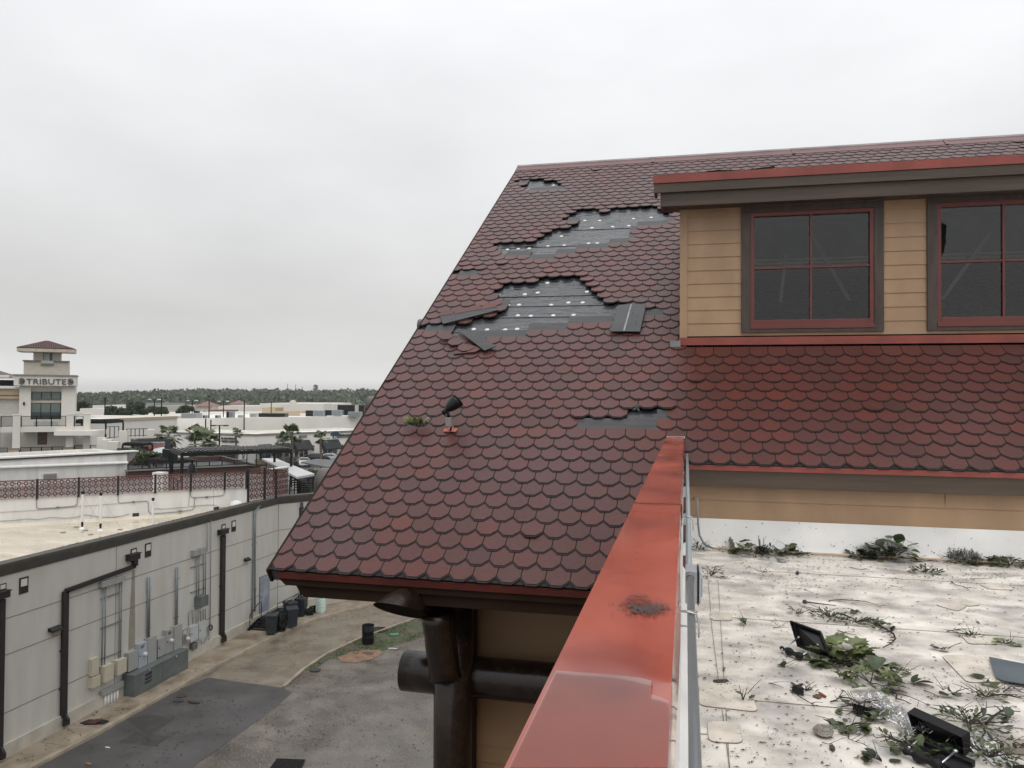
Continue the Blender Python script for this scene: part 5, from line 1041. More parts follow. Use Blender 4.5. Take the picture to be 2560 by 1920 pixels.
# ---------------- palms and trees
def leafquad(b, c, d, s_, wd_, t): b.t = t; n = d.cross(Vector((rnd.uniform(-1, 1), rnd.uniform(-1, 1), rnd.uniform(-1, 1)))).normalized()*wd_; b.add([c, c+d*s_*.5+n, c+d*s_, c+d*s_*.5-n], [(0, 1, 2, 3)])
def palm(label, px_, py_, t_, top_y, cr, skirt=False, nf=26):
    c = dep(px_, top_y, t_); base = Vector((c.x, c.y, 0)); t = thing('palm_tree', label, 'palm tree', base, 0, 'fan palms by the shops')
    b = MB(); h = c.z; b.tube([(c.x, c.y, 0), (c.x+.1, c.y, h*.5), (c.x, c.y, h-.1)], [.2, .15, .14], 10); b.build('trunk', TRUNK, t)
    b = MB(); q = random.Random(int(px_))
    for i in range(nf):
        a = q.uniform(0, 6.28); el = q.uniform(-.55, 1.25) if not skirt else q.uniform(-1.3, 1.2); d = Vector((cos(a)*cos(el), sin(a)*cos(el), sin(el))); L_ = cr*q.uniform(.4, .7)
        tip = c+d*L_+Vector((0, 0, -.10*L_*(1-sin(el)))); b.t = .3; b.bar(c, tip, .025, .02)
        side = d.cross(Vector((0, 0, 1))).normalized() if abs(d.z) < .98 else Vector((1, 0, 0)); upn = side.cross(d).normalized()
        for k in range(15):
            fa = (k-7)/7*1.75; dd2 = (d*cos(fa)+side*sin(fa)).normalized(); ln = cr*q.uniform(.42, .55)*(1-.25*abs(fa)/1.75); dr_ = Vector((0, 0, -1))*ln*q.uniform(.15, .5)
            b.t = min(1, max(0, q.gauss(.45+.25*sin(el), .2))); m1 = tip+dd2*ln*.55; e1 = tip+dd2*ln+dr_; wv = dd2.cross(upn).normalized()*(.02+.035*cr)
            b.add([tip, m1+wv, e1, m1-wv], [(0, 1, 2, 3)])
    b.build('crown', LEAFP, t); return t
palm('fan palm with shaggy crown behind the restaurant sign', *Z1(1455, 0), 84, Z1(0, 925)[1], 1.5, True, 34)
palm('fan palm rising above the dense vine mass, left of the wax sign', *Z2(300, 0), 100, Z2(0, 640)[1], 1.5, False)
palm('slender fan palm standing in front of the dark wax sign letters', *Z2(655, 0), 112, Z2(0, 640)[1], 1.15, False, 18)
palm('shaggy fan palm touching the big pergola roof, by the black awnings', *Z2(1140, 0), 84, Z2(0, 640)[1], 1.4, False, 30)
palm('short leaning fan palm overlapping its taller neighbour', *Z2(1065, 0), 88, Z2(0, 680)[1], 1.0, False, 22)
palm('small fan palm in front of the awning by the blue logo sign', *Z2(1388, 0), 96, Z2(0, 675)[1], 1.2, False, 22)
palm('wide drooping fan palm under the taller one left of the wax sign', *Z2(380, 0), 92, Z2(0, 715)[1], 2.5, True, 46)
palm('drooping fan palm at the right of the palm clump by the lamp', *Z2(470, 0), 96, Z2(0, 730)[1], 1.6, True, 30)
def crown(b, c, rx, ry, rz_, n, ls, q, hi=.5):
    blobs = [(c+Vector((q.uniform(-.65, .65)*rx, q.uniform(-.65, .65)*ry, q.uniform(-.5, .6)*rz_)), q.uniform(.3, .5)) for _ in range(14)]
    for i in range(n):
        bc, br = blobs[i % 14]; a = q.uniform(0, 6.28); z = q.uniform(-1, 1); rr = q.uniform(.55, 1)**.5; s = (1-z*z)**.5
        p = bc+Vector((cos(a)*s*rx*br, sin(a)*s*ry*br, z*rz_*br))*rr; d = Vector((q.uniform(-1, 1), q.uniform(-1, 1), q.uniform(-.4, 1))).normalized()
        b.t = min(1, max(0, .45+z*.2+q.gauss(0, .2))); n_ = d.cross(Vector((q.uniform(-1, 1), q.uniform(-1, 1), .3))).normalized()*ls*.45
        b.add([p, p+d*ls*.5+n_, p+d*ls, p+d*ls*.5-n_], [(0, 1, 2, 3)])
def tree(label, px_, ytop, ybot, t_, wpx, n=2200, name='tree', z0=0, group='broad trees between the far roofs'):
    ct = dep(px_, ytop, t_); cb = dep(px_, ybot, t_); rx = wpx/2/FPX*t_; hz = (ct.z-cb.z)/2; c = (ct+cb)/2; t = thing(name, label, 'tree', (c.x, c.y, z0), 0, group); q = random.Random(int(px_*3))
    b = MB(); b.tube([(c.x, c.y, z0), (c.x, c.y, c.z)], [.3, .15], 8)
    for k in range(5): a = q.uniform(0, 6.3); b.tube([(c.x, c.y, z0+(c.z-z0)*.6), (c.x+cos(a)*rx*.5, c.y+sin(a)*rx*.5, c.z+hz*.2)], [.12, .05], 6)
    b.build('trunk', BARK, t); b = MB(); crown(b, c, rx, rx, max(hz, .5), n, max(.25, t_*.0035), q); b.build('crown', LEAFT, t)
for a in (('large round dark tree, tallest of the clump behind the white roof', Z1(1180, 0)[0], Z1(0, 648)[1], Z1(0, 762)[1], 190, 52), ('medium tree left of the largest one behind the white roof', Z1(980, 0)[0], Z1(0, 680)[1], Z1(0, 762)[1], 185, 36),
          ('dark tree right of the largest one, by two lamp poles', Z1(1370, 0)[0], Z1(0, 690)[1], Z1(0, 755)[1], 185, 40), ('bright green tree left of the tiled pavilion', Z1(1620, 0)[0], Z1(0, 680)[1], Z1(0, 735)[1], 200, 34), ('dark tree touching the tower edge', Z1(700, 0)[0], Z1(0, 640)[1], Z1(0, 715)[1], 230, 46), ('low bushy tree in the middle of the tree clump', Z1(1075, 0)[0], Z1(0, 700)[1], Z1(0, 765)[1], 180, 40)):
    tree(*a)
# vines
vn = thing('vine_mass', 'bright green leafy vine over the black pergola slats', 'vine', dep(*Z1(1250, 1150), 64)); b = MB(); q = random.Random(3)
for (x, y, w_, h_) in ((1245, 1110, 1.6, .9), (1215, 1140, 1.0, 1.3), (1315, 1098, 1.5, .4)): crown(b, dep(*Z1(x, y), 64), w_/2, w_/2, h_/2, 900, .16, q)
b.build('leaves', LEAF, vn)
b = MB(); crown(b, dep(*Z1(1130, 1068), 72), 1.6, 1.0, .45, 900, .18, q); tag(b.build('shrub', LEAFT, loc=dep(*Z1(1130, 1062), 72)), 'dark shrub in front of the small black awning', 'shrub')
# ---------------- restaurant with sign
rs, FRs, LR, ZRs = farb('restaurant', 'black fronted restaurant with a banner under its sign', Z1(1170, 1000), 80, Z1(1480, 975), 82, 3, Z1(1175, 968), mat('restaurant_black', (.035, .035, .038), .5), roof_m=GREYTRIM)
b = MB(); u0, u1, zb, zt = rect(b, FRs, Z1(1245, 0)[0], Z1(1425, 0)[0], Z1(0, 988)[1], Z1(0, 1022)[1], -.25, -.05); sg = thing('restaurant_sign', 'long pale restaurant name board above a red banner', 'sign', FRs.P(u0, -.2, zb)); b.build('board', SIGNL, sg); lettering('SOUTHERLEIGH', FRs, (u0+u1)/2, (zb+zt)/2, -.28, (u1-u0)*.94, (zt-zb)*.66, SIGNB, sg, bold=.01)
b = MB(); u0, u1, zb, zt = rect(b, FRs, Z1(1283, 0)[0], Z1(1410, 0)[0], Z1(0, 1020)[1], Z1(0, 1048)[1], -.3, -.28); sg = thing('banner', 'red banner with pale edge hanging below the restaurant name board', 'banner', FRs.P(u0, -.2, zb)); b.build('cloth', SIGNR, sg); lettering('NOW OPEN', FRs, (u0+u1)/2, (zb+zt)/2, -.31, (u1-u0)*.7, (zt-zb)*.5, SIGNL, sg)
b = MB(); b.add([dep(*Z1(1325, 1050), 78), dep(*Z1(1420, 1030), 79), dep(*Z1(1420, 1105), 70), dep(*Z1(1400, 1110), 69), dep(*Z1(1318, 1078), 72)], [(0, 1, 2, 3, 4)]); o_ = b.build('shade_sail', mat('shade_sail', (.42, .45, .48), .6), loc=dep(*Z1(1350, 1060), 74)); s__ = o_.modifiers.new('th', 'SOLIDIFY'); s__.thickness = .05; tag(o_, 'pale grey sloped shade roof below the red banner', 'shade sail')
# outdoor speaker cluster
for x, y, lab in ((1440, 1085, 'black loudspeaker box on a pole left of the pergola post'), (1495, 1115, 'black loudspeaker cluster right beside the pergola post'), (1660, 1200, 'dark covered patio heater in front of the deck railing')):
    p = dep(*Z1(x, y), 56); t = thing('speaker_box', lab, 'speaker' if x < 1600 else 'patio heater', p); M_ = INV[t.name].inverted() @ Matrix.Scale(.46, 4); b = MB(M_)
    if x < 1600: b.prism([(-.7, -.3, -.6), (.6, -.3, -.75), (.7, -.3, .6), (-.55, -.3, .75)], (0, .6, 0))
    else: b.lathe([(.7, -.9), (.5, .3), (.15, .6), (.12, 1.0), (.7, 1.05), (.2, 1.25), (0, 1.3)], 14)
    b.build('cover', BLACK, t)
    b = MB(M_); b.tube([(0, 0, -.8), (0, 0, -2.4)], .08, 8); b.build('pole', BLACKM, t)
# ---------------- TRIBUTE tower building
FT = Frame(dep(*Z1(0, 900), 84), YAW+R(26))
def tu(x): return FT.hit(*Z1(x, 700))[0]
def tz(y): return FT.hit(*Z1(400, y))[1]
tb = thing('hotel_building', 'cream stucco apartment tower with TRIBUTE lettering and tiled hip roof', 'building', FT.P(tu(400), 3, 0))
def tbx(b, x0, x1, y0, y1, w0, w1): b.prism([FT.P(tu(x0), w0, tz(y1)), FT.P(tu(x1), w0, tz(y1)), FT.P(tu(x1), w0, tz(y0)), FT.P(tu(x0), w0, tz(y0))], FT.y*(w1-w0))
GB = 1500
b = MB()
for (x0, x1, y0, y1) in ((165, 265, 500, GB), (530, 650, 500, GB), (265, 530, 500, 515), (265, 530, 790, 1400)): tbx(b, x0, x1, y0, y1, 0, 2.2)
tbx(b, 265, 530, 515, 1400, .5, 2.2); b.build('wall', CREAMW, tb)
b = MB(); tbx(b, 120, 655, 415, 500, -.5, 2.4); b.build('sign_band', CREAMW, tb)
b = MB(); tbx(b, 112, 662, 404, 416, -.62, 2.5); tbx(b, 140, 655, 498, 504, -.55, 0); b.build('cornice', GREYTRIM, tb)
b = MB(); tbx(b, 195, 585, 290, 404, .3, 2.1); b.build('upper_block', mat('upper_cream', (.56, .52, .44), .8, var=.05), tb)
b = MB(); tbx(b, 186, 345, 280, 292, .1, .5); tbx(b, 455, 594, 280, 292, .1, .5); tbx(b, 345, 455, 305, 322, .1, .5); b.build('ledge', GREYTRIM, tb)
b = MB(); tbx(b, 272, 512, 195, 282, .9, 2.0); tbx(b, 345, 455, 282, 320, .25, .9); b.build('cupola', CREAMW, tb)
b = MB(); tbx(b, 358, 437, 216, 303, .8, .95); wn = b.build('window', GLASSK, tb); b = MB(); tbx(b, 364, 415, 220, 300, .76, .8); b.build('shutter', mat('pale_shutter', (.42, .48, .45), .5), wn)
b = MB(); A = [FT.P(tu(145), -.9, tz(183)), FT.P(tu(640), -.9, tz(183)), FT.P(tu(640), 2.4, tz(183)), FT.P(tu(145), 2.4, tz(183))]; ap = FT.P(tu(392), .75, tz(110))
b.prism([p+Vector((0, 0, -.35)) for p in A], (0, 0, .35)); b.build('eave_board', mat('eave_cream', (.5, .45, .36), .7), tb)
b = MB()
for i in range(4):
    a, c = A[i], A[(i+1) % 4]; a = a+Vector((0, 0, .01)); c = c+Vector((0, 0, .01))
    b.add([a, c, ap], [(0, 1, 2)])
    for k in range(1, 26):
        f_ = k/26; p = a.lerp(c, f_); m2 = min(f_, 1-f_)*2; top_ = (a+c)/2; end = p.lerp(ap+(p-(a+c)/2)*0, m2*.98) if False else p+(ap-(a+c)/2)*m2*.97
        b.tube([p+Vector((0, 0, .03)), end+Vector((0, 0, .03))], .09, 5)
rf2 = b.build('roof', TILE, tb)
WLIST = ((270, 522, 553, 618, 3, 0), (265, 520, 648, 790, 3, 1), (255, 522, 895, 1035, 2, 1))
for (x0, x1, y0, y1, n, half) in WLIST:
    b = MB(); tbx(b, x0-8, x1+8, y0-6, y1+8, .38, .5); wn = b.build('window', mat('window_surround', (.42, .38, .31), .7), tb)
    for k in range(n):
        a = x0+(x1-x0)*k/n+3; c = x0+(x1-x0)*(k+1)/n-3
        b = MB(); 
        if half: ym = y0+(y1-y0)*.56; tbx(b, a, c, y0+3, ym-1, .33, .38); b.build('pane', GLASSG, wn); b = MB(); tbx(b, a, c, ym+1, y1-3, .33, .38); b.build('pane', GLASSK if y0 < 800 else GLASSG, wn)
        else: tbx(b, a, c, y0+3, y1-3, .33, .38); b.build('pane', GLASSG, wn)
    b = MB()
    tbx(b, x0, x1, y0, y0+3, .3, .38); tbx(b, x0, x1, y1-3, y1, .3, .38)
    for k in range(n+1): a = x0+(x1-x0)*k/n; tbx(b, a-3, a+3, y0+3, y1-3, .29, .38)
    b.build('window_frame', BLACKM, wn)
# hanging brown board over lower window
b = MB(); tbx(b, 328, 412, 897, 1008, -.02, .1); o_ = b.build('hanging_board', mat('brown_board', (.16, .11, .085), .8, var=.3), loc=FT.P(tu(370), 0, tz(1008))); tag(o_, 'torn brown board hanging over the lower tower window', 'board')
b = MB(); tbx(b, 200, 214, 640, 668, -.15, 0); o_ = b.build('sconce', BLACKM, tb)
# balconies: piers, slabs, railings in front of the tower
for (x0, x1, y0, y1) in ((140, 205, 748, 1030), (590, 652, 745, 1020), (735, 792, 742, 1080), (-60, 35, 748, 1100)):
    b = MB(); tbx(b, x0, x1, y0, y1+3, -2.6, -1.9); b.build('pier', CREAMW, tb); b = MB(); tbx(b, x0-5, x1+5, y0-7, y0, -2.65, -1.85); b.build('pier_cap', CREAM2, tb)
for (x0, x1) in ((107, 198), (568, 655), (985, 1065)):
    b = MB(); tbx(b, x0, x1, 1028, 1100, -2.75, -1.9) if x0 < 900 else tbx(b, x0, x1, 1008, 1075, -2.75, -1.5); b.build('pier_base', TANW, tb); b = MB(); tbx(b, x0-3, x1+3, 1020 if x0 < 900 else 1000, 1029 if x0 < 900 else 1009, -2.8, -1.8); b.build('pier_cap', GREYTRIM, tb)
for (x0, x1) in ((35, 140), (205, 590), (652, 735)):
    b = MB(); tbx(b, x0, x1, 848, 890, -2.5, 0); b.build('balcony_slab', CREAMW, tb)
    r_ = railing(FT, tu(x0+5), tu(x1-3), tz(840), tz(758), tb, max(1, int((x1-x0)/110)), balusters=int((x1-x0)/9), w=-2.3)
for (x0, x1) in ((-40, 105), (202, 566), (658, 780), (792, 983)):
    railing(FT, tu(x0+3), tu(x1-3), tz(1098 if x0 < 600 else 1080), tz(1018 if x0 < 600 else 1010), tb, max(1, int((x1-x0)/75)), balusters=int((x1-x0)/9), w=-2.4)
b = MB(); tbx(b, 315, 525, 800, 840, -2.2, -2.18); b.build('balcony_banner', WHITEP, tb)
b = MB(); tbx(b, -60, 165, 610, 900, 1.0, 5); tbx(b, -60, 165, 890, GB, .6, 5); b.build('wall', mat('wing_cream', (.50, .48, .44), .8, var=.05), tb)
b = MB(); tbx(b, -60, 165, 525, 612, .6, 5); b.build('wing_band', TANW, tb); b = MB(); tbx(b, -60, 172, 508, 526, .3, 5); b.build('cornice', CREAM2, tb); b = MB(); tbx(b, -60, 165, 580, 588, .55, .6); b.build('trim_line', mat('trim_brown', (.16, .11, .08), .7), tb)
b = MB(); A = [FT.P(tu(-220), .0, tz(410)), FT.P(tu(75), .0, tz(410)), FT.P(tu(75), 6, tz(410)), FT.P(tu(-220), 6, tz(410))]; ap = FT.P(tu(-100), 3, tz(355)); b.prism([p+Vector((0, 0, -.3)) for p in A], (0, 0, .3)); b.build('eave_board', CREAM2, tb)
b = MB()
for i in range(4): b.add([A[i]+Vector((0, 0, .02)), A[(i+1) % 4]+Vector((0, 0, .02)), ap], [(0, 1, 2)])
b.build('roof', TILE, tb)
b = MB(); tbx(b, 652, 735, 890, 1080, 1.2, 4); b.build('wall', CREAMW, tb); b = MB(); tbx(b, 652, 735, 720, 752, -1.8, -1.0); b.build('balcony_slab', CREAMW, tb)
u0, u1 = tu(228), tu(572); lettering('TRIBUTE', FT, (u0+u1)/2, (tz(440)+tz(487))/2, -.55, u1-u0, tz(440)-tz(487), SIGNB, tb, ext=.05)
for xc in (190, 608):
    c = FT.P(tu(xc), -.56, (tz(435)+tz(490))/2); M_ = Matrix.Translation(c) @ Matrix.Rotation(YAW, 4, 'Z') @ Matrix.Rotation(pi/2, 4, 'X'); r_ = (tz(435)-tz(490))/2
    b = MB(M_)
    for (ra_, rb_) in ((.86, 1.0), (.58, .70)):
        n = 24; vs = [((rr*(1+.08*cos(8*2*pi*k/n)))*r_*cos(2*pi*k/n), (rr*(1+.08*cos(8*2*pi*k/n)))*r_*sin(2*pi*k/n), zz) for zz in (0, .08) for rr in (ra_, rb_) for k in range(n)]
        b.add(vs, [(2*n+k, 2*n+(k+1) % n, 3*n+(k+1) % n, 3*n+k) for k in range(n)]+[(n+k, n+(k+1) % n, 3*n+(k+1) % n, 3*n+k) for k in range(n)])
    for a in (pi/4, -pi/4, 3*pi/4, -3*pi/4): b.bar((0, 0, .04), (r_*.5*cos(a), r_*.5*sin(a), .04), r_*.22, .08)
    b.lathe([(0, .09), (r_*.2, .09), (r_*.2, 0)], 10); b.build('emblem', SIGNB, tb)
# condenser on the wing roof
for x0, x1 in ((28, 112), (-40, 24)):
    b = MB(); tbx(b, x0, x1, 452, 503, 1.5, 3.0); t = thing('condenser', 'black roof condenser beside the tower, %s' % ('nearest the lettering' if x0 > 0 else 'at the left picture edge'), 'air conditioner', FT.P(tu(x0), 2, tz(503))); b.build('casing', BLACK, t); b = MB(); [tbx(b, x0+6+k*9, x0+8+k*9, 457, 500, 1.47, 1.5) for k in range(8)]; b.build('grille', DS, t)
# terrace pieces right of tower
tr_, FTr, LTr, ZTr = farb('terrace_building', 'low cream building with walled terraces right of the tower', Z1(795, 800), 95, Z1(1530, 800), 112, 14, Z1(800, 790), CREAM2, roof_m=WHITEP, cap=TANW)
b = MB()
for (x0, y0, x1, y1, t_) in ((835, 950, 915, 1075, 84), (870, 968, 960, 1075, 83), (925, 985, 1020, 1075, 82)):
    F_, L_ = frame2(Z1(x0, y0), t_, Z1(x1, y0), t_+.3); z1_ = F_.hit(*Z1(x0, y0))[1]; b.prism([F_.P(0, 0, 0), F_.P(L_, 0, 0), F_.P(L_, 0, z1_), F_.P(0, 0, z1_)], F_.y*1.2)
for (x0, x1, y0) in ((1025, 1100, 890), (1270, 1335, 878)):
    F_, L_ = frame2(Z1(x0, y0), 86, Z1(x1, y0), 86.3); z1_ = F_.hit(*Z1(x0, y0))[1]; b.prism([F_.P(0, 0, 0), F_.P(L_, 0, 0), F_.P(L_, 0, z1_), F_.P(0, 0, z1_)], F_.y*1.2)
F_, L_ = frame2(Z1(1095, 940), 86.5, Z1(1275, 930), 87.5); z1_ = F_.hit(*Z1(1095, 940))[1]; b.prism([F_.P(0, 0, 0), F_.P(L_, 0, 0), F_.P(L_, 0, z1_), F_.P(0, 0, z1_)], F_.y*.6)
b.build('terrace_piers', CREAMW, tr_); railing(F_, 0, L_, z1_+.1, F_.hit(*Z1(1095, 872))[1], tr_, 5)
F_, L_ = frame2(Z1(910, 945), 85, Z1(1025, 945), 87); z1_ = F_.hit(*Z1(915, 948))[1]; railing(F_, 0, L_, z1_, z1_+1.2, tr_, 3)
F_, L_ = frame2(Z1(795, 905), 84, Z1(935, 900), 88); z1_ = F_.hit(*Z1(800, 890))[1]; b = MB(); b.prism([F_.P(0, 0, z1_-.5), F_.P(L_, 0, z1_-.5), F_.P(L_, 0, z1_), F_.P(0, 0, z1_)], F_.y*4); b.build('terrace_slab', CREAM2, tr_)
# ---------------- strip mall
ma, FA, LA, ZAw = farb('strip_mall_left_wing', 'cream shop wing carrying the dark two line wax sign', Z2(-60, 625), 143, Z2(820, 640), 137, 12, Z2(820, 640), CREAM2, cap=GREYTRIM, roof_m=WHITEP)
mb_, FB, LB, ZBw = farb('strip_mall_right_wing', 'cream shop wing with black awnings and wall lanterns', Z2(820, 640), 137, Z2(1860, 605), 158, 12, Z2(822, 640), CREAM2, cap=GREYTRIM, roof_m=WHITEP)
um_, FU, LU, ZUw = farb('store_block', 'big plain white store wall rising above the shop fronts', Z2(148, 515), 152, Z2(1760, 495), 178, 60, Z2(795, 497), CREAM2, roof_m=WHITEP, roofdrop=.8)
b = MB(); F_, L_ = frame2(Z1(820, 790), 128, Z1(1535, 790), 150)
def fl(txt, F, x0, x1, y0, y1, m, parent, name='lettering', bold=.01):
    u0 = F.hit(x0, y0, -.1)[0]; u1 = F.hit(x1, y0, -.1)[0]; z1_ = F.hit(x0, y0, -.1)[1]; z0_ = F.hit(x0, y1, -.1)[1]; return lettering(txt, F, (u0+u1)/2, (z0_+z1_)/2, -.12, u1-u0, z1_-z0_, m, parent, name, bold=bold, ext=.08)
fl('EUROPEAN', FA, *[Z2(x, 0)[0] for x in (530, 660)], *[Z2(0, y)[1] for y in (668, 685)], SIGNB, ma); fl('WAX CENTER', FA, *[Z2(x, 0)[0] for x in (532, 680)], *[Z2(0, y)[1] for y in (693, 711)], SIGNB, ma)
fl('EnEstoumal', FB, *[Z2(x, 0)[0] for x in (1530, 1655)], *[Z2(0, y)[1] for y in (638, 660)], mat('sign_bluegrey', (.05, .07, .085), .5), mb_, bold=.03); fl('BEAUTE & SUITES', FB, *[Z2(x, 0)[0] for x in (1532, 1655)], *[Z2(0, y)[1] for y in (664, 672)], SIGNB, mb_)
b = MB(); rect(b, FB, *[Z2(x, 0)[0] for x in (1497, 1525)], *[Z2(0, y)[1] for y in (650, 678)], -.15, 0); lgx = b.build('sign_logo', mat('logo_navy', (.02, .05, .07), .5), mb_)
b = MB(); u0 = FB.hit(Z2(1511, 0)[0], Z2(0, 650)[1])[0]; z_ = FB.hit(Z2(1511, 0)[0], Z2(0, 650)[1])[1]; b.prism([FB.P(u0+1.06*cos(pi*k/8), -.15, z_+.8*sin(pi*k/8)) for k in range(9)], FB.y*.15); b.build('logo_arch', mat('logo_navy', (0, 0, 0)), mb_)
b = MB(); rect(b, FB, *[Z2(x, 0)[0] for x in (1502, 1520)], *[Z2(0, y)[1] for y in (660, 675)], -.18, -.15); b.build('logo_panel', SIGNL, mb_)
b = MB(); rect(b, FB, *[Z2(x, 0)[0] for x in (1008, 1075)], *[Z2(0, y)[1] for y in (655, 676)], -.15, 0); rect(b, FB, *[Z2(x, 0)[0] for x in (1205, 1270)], *[Z2(0, y)[1] for y in (653, 673)], -.15, 0); b.build('sign_board', SIGNB, mb_); fl('ATHENA', FB, *[Z2(x, 0)[0] for x in (1212, 1265)], *[Z2(0, y)[1] for y in (658, 669)], SIGNL, mb_)
SHOPW = [(1008, 1110, 725, 862, FB, mb_), (1160, 1280, 700, 855, FB, mb_), (1405, 1530, 695, 845, FB, mb_), (865, 950, 735, 900, FB, mb_), (1625, 1700, 690, 840, FB, mb_), (545, 670, 740, 900, FA, ma)]
for (x0, x1, y0, y1, F_, par_) in SHOPW:
    b = MB(); u0, u1, zb, zt = rect(b, F_, Z2(x0, 0)[0], Z2(x1, 0)[0], Z2(0, y0)[1], Z2(0, y1)[1], -.06, 0); zb = 0.1
    wn = b.build('shopfront', GLASSD, par_); b = MB()
    n = 3 if x1-x0 > 100 else 2
    for k in range(n+1): u = u0+(u1-u0)*k/n; b.prism([F_.P(u-.07, -.12, zb), F_.P(u+.07, -.12, zb), F_.P(u+.07, -.12, zt-1.6), F_.P(u-.07, -.12, zt-1.6)], F_.y*.06)
    b.prism([F_.P(u0, -.11, zt-1.7), F_.P(u1, -.11, zt-1.7), F_.P(u1, -.11, zt-1.6), F_.P(u0, -.11, zt-1.6)], F_.y*.05); b.build('mullion', WHITEP if x0 > 1100 else DS, wn)
    if x0 > 1100 and x0 != 1625:
        b = MB()
        for k in range(7): uu = u0+.4+rnd.random()*(u1-u0-.8); zz = rnd.uniform(.6, 2.2); b.prism([F_.P(uu, -.10, zz), F_.P(uu+.5, -.10, zz), F_.P(uu+.5, -.10, zz+.4), F_.P(uu, -.10, zz+.4)], F_.y*.03)
        b.build('window_posters', mat('poster_mixed', (.35, .33, .32), .6, var=.5), wn)
    b = MB(); b.add([F_.P(u0-.3, -.05, zt+.1), F_.P(u1+.3, -.05, zt+.1), F_.P(u1+.3, -1.6, zt-1.5), F_.P(u0-.3, -1.6, zt-1.5), F_.P(u1+.3, -1.6, zt-1.75), F_.P(u0-.3, -1.6, zt-1.75), F_.P(u0-.3, -.05, zt-1.5), F_.P(u1+.3, -.05, zt-1.5)], [(3, 2, 1, 0), (5, 4, 2, 3), (0, 6, 3), (1, 2, 7), (6, 0, 1, 7)]); b.build('awning', mat('awning_black', (.018, .019, .022), .8), par_)
b = MB(); b.prism([FB.P(0, -.25, 0), FB.P(LB, -.25, 0), FB.P(LB, -.25, .9), FB.P(0, -.25, .9)], FB.y*.25); b.build('stone_base', mat('stone_base', (.33, .24, .15), .8, var=.25), mb_)
for x, y in ((720, 822), (1323, 760), (1577, 755), (975, 800)):
    F_ = FA if x < 800 else FB; u, z = F_.hit(*Z2(x, y), -.3); t = thing('wall_lantern', 'black wall lantern %s' % {720: 'left of the inner corner of the shops', 1323: 'between the two black awnings with palms', 1577: 'right of the awning under the blue logo', 975: 'just right of the inner corner of the shops'}[x], 'lantern', F_.P(u, 0, z), 0, 'lanterns on the shop walls')
    b = MB(Matrix.Translation(F_.P(u, -.35, z))); b.lathe([(0, .65), (.05, .55), (.28, .3), (.30, .25)], 6, smooth=False); b.lathe([(.16, -.4), (.2, -.45), (.05, -.6), (0, -.6)], 6, smooth=False); [b.bar((.24*cos(k*pi/3), .24*sin(k*pi/3), .25), (.16*cos(k*pi/3), .16*sin(k*pi/3), -.4), .04, .04) for k in range(6)]; b.build('cage', BLACKM, t); b = MB(Matrix.Translation(F_.P(u, -.35, z))); b.lathe([(.2, .25), (.14, -.38)], 6, smooth=False); b.build('glass', SIGNL, t)
# roof plant on the store block
def acunit(x0, y0, x1, y1, t_, label, m, Z=Z2, louv=True, dark=None):
    F_, L_ = frame2(Z(x0, y1), t_, Z(x1, y1), t_); zt_ = F_.hit(*Z(x0, y0))[1]; zb_ = F_.hit(*Z(x0, y1))[1]; t = thing('rooftop_unit', label, 'air conditioner', F_.P(L_/2, 0, zb_), 0, 'rooftop air units on the far roofs')
    b = MB(); b.prism([F_.P(0, 0, zb_), F_.P(L_, 0, zb_), F_.P(L_, 0, zt_), F_.P(0, 0, zt_)], F_.y*max(1.2, L_*.6)); b.build('casing', m, t)
    if louv:
        b = MB(); n = 8
        for k in range(n): u = L_*(.45 if dark else .08)+(L_*(.5 if dark else .84))*k/n; b.prism([F_.P(u, -.05, zb_+.15), F_.P(u+L_*.04, -.05, zb_+.15), F_.P(u+L_*.04, -.05, zt_-.15), F_.P(u, -.05, zt_-.15)], F_.y*.05)
        b.build('louvre', GALV, t)
    if dark: b = MB(); b.prism([F_.P(.02, -.04, zb_+.05), F_.P(L_*.4, -.04, zb_+.05), F_.P(L_*.4, -.04, zt_-.05), F_.P(.02, -.04, zt_-.05)], F_.y*.04); b.build('dark_intake', BLACK, t)
    return t
UG = mat('unit_grey', (.28, .30, .30), .5, var=.1); UB = mat('unit_beige', (.45, .42, .36), .6, var=.1)
for a in ((1258, 435, 1420, 487, 185, 'large unit with dark intake, third from the right on the store roof', UG, Z2, True, 1), (1423, 432, 1575, 480, 186, 'large unit with dark intake, left of the black roof box', UG, Z2, True, 1), (1625, 447, 1738, 490, 175, 'pale louvred unit in front of the black roof box', UG, Z2, True, None),
          (48, 490, 155, 528, 165, 'wide pale louvred unit at the left end of the store roof', UB, Z2, True, None), (0, 485, 45, 525, 168, 'pale open unit left of the wide louvred one', UB, Z2, True, None), (182, 460, 330, 512, 170, 'tall grey screened unit on the store roof', UG, Z2, True, None), (370, 477, 405, 510, 168, 'small dark unit first right of the grey screened one', UG, Z2, True, 1), (476, 477, 510, 508, 168, 'small dark unit second right of the grey screened one', UG, Z2, True, 1), (572, 445, 632, 500, 172, 'stepped grey unit in the middle of the store roof', UG, Z2, True, 1), (670, 475, 715, 498, 172, 'flat pale unit right of the stepped grey one', UB, Z2, True, None), (775, 460, 832, 495, 174, 'small pale unit left of the long black low wall', UB, Z2, True, None),
          (133, 437, 172, 462, 200, 'small black unit left of the tiled pavilion, first of two', BLACK, Z2, False, None), (176, 437, 215, 460, 200, 'small black unit left of the tiled pavilion, second of two', BLACK, Z2, False, None), (290, 440, 328, 465, 200, 'small black unit in front of the tiled pavilion', BLACK, Z2, False, None)): acunit(*a)
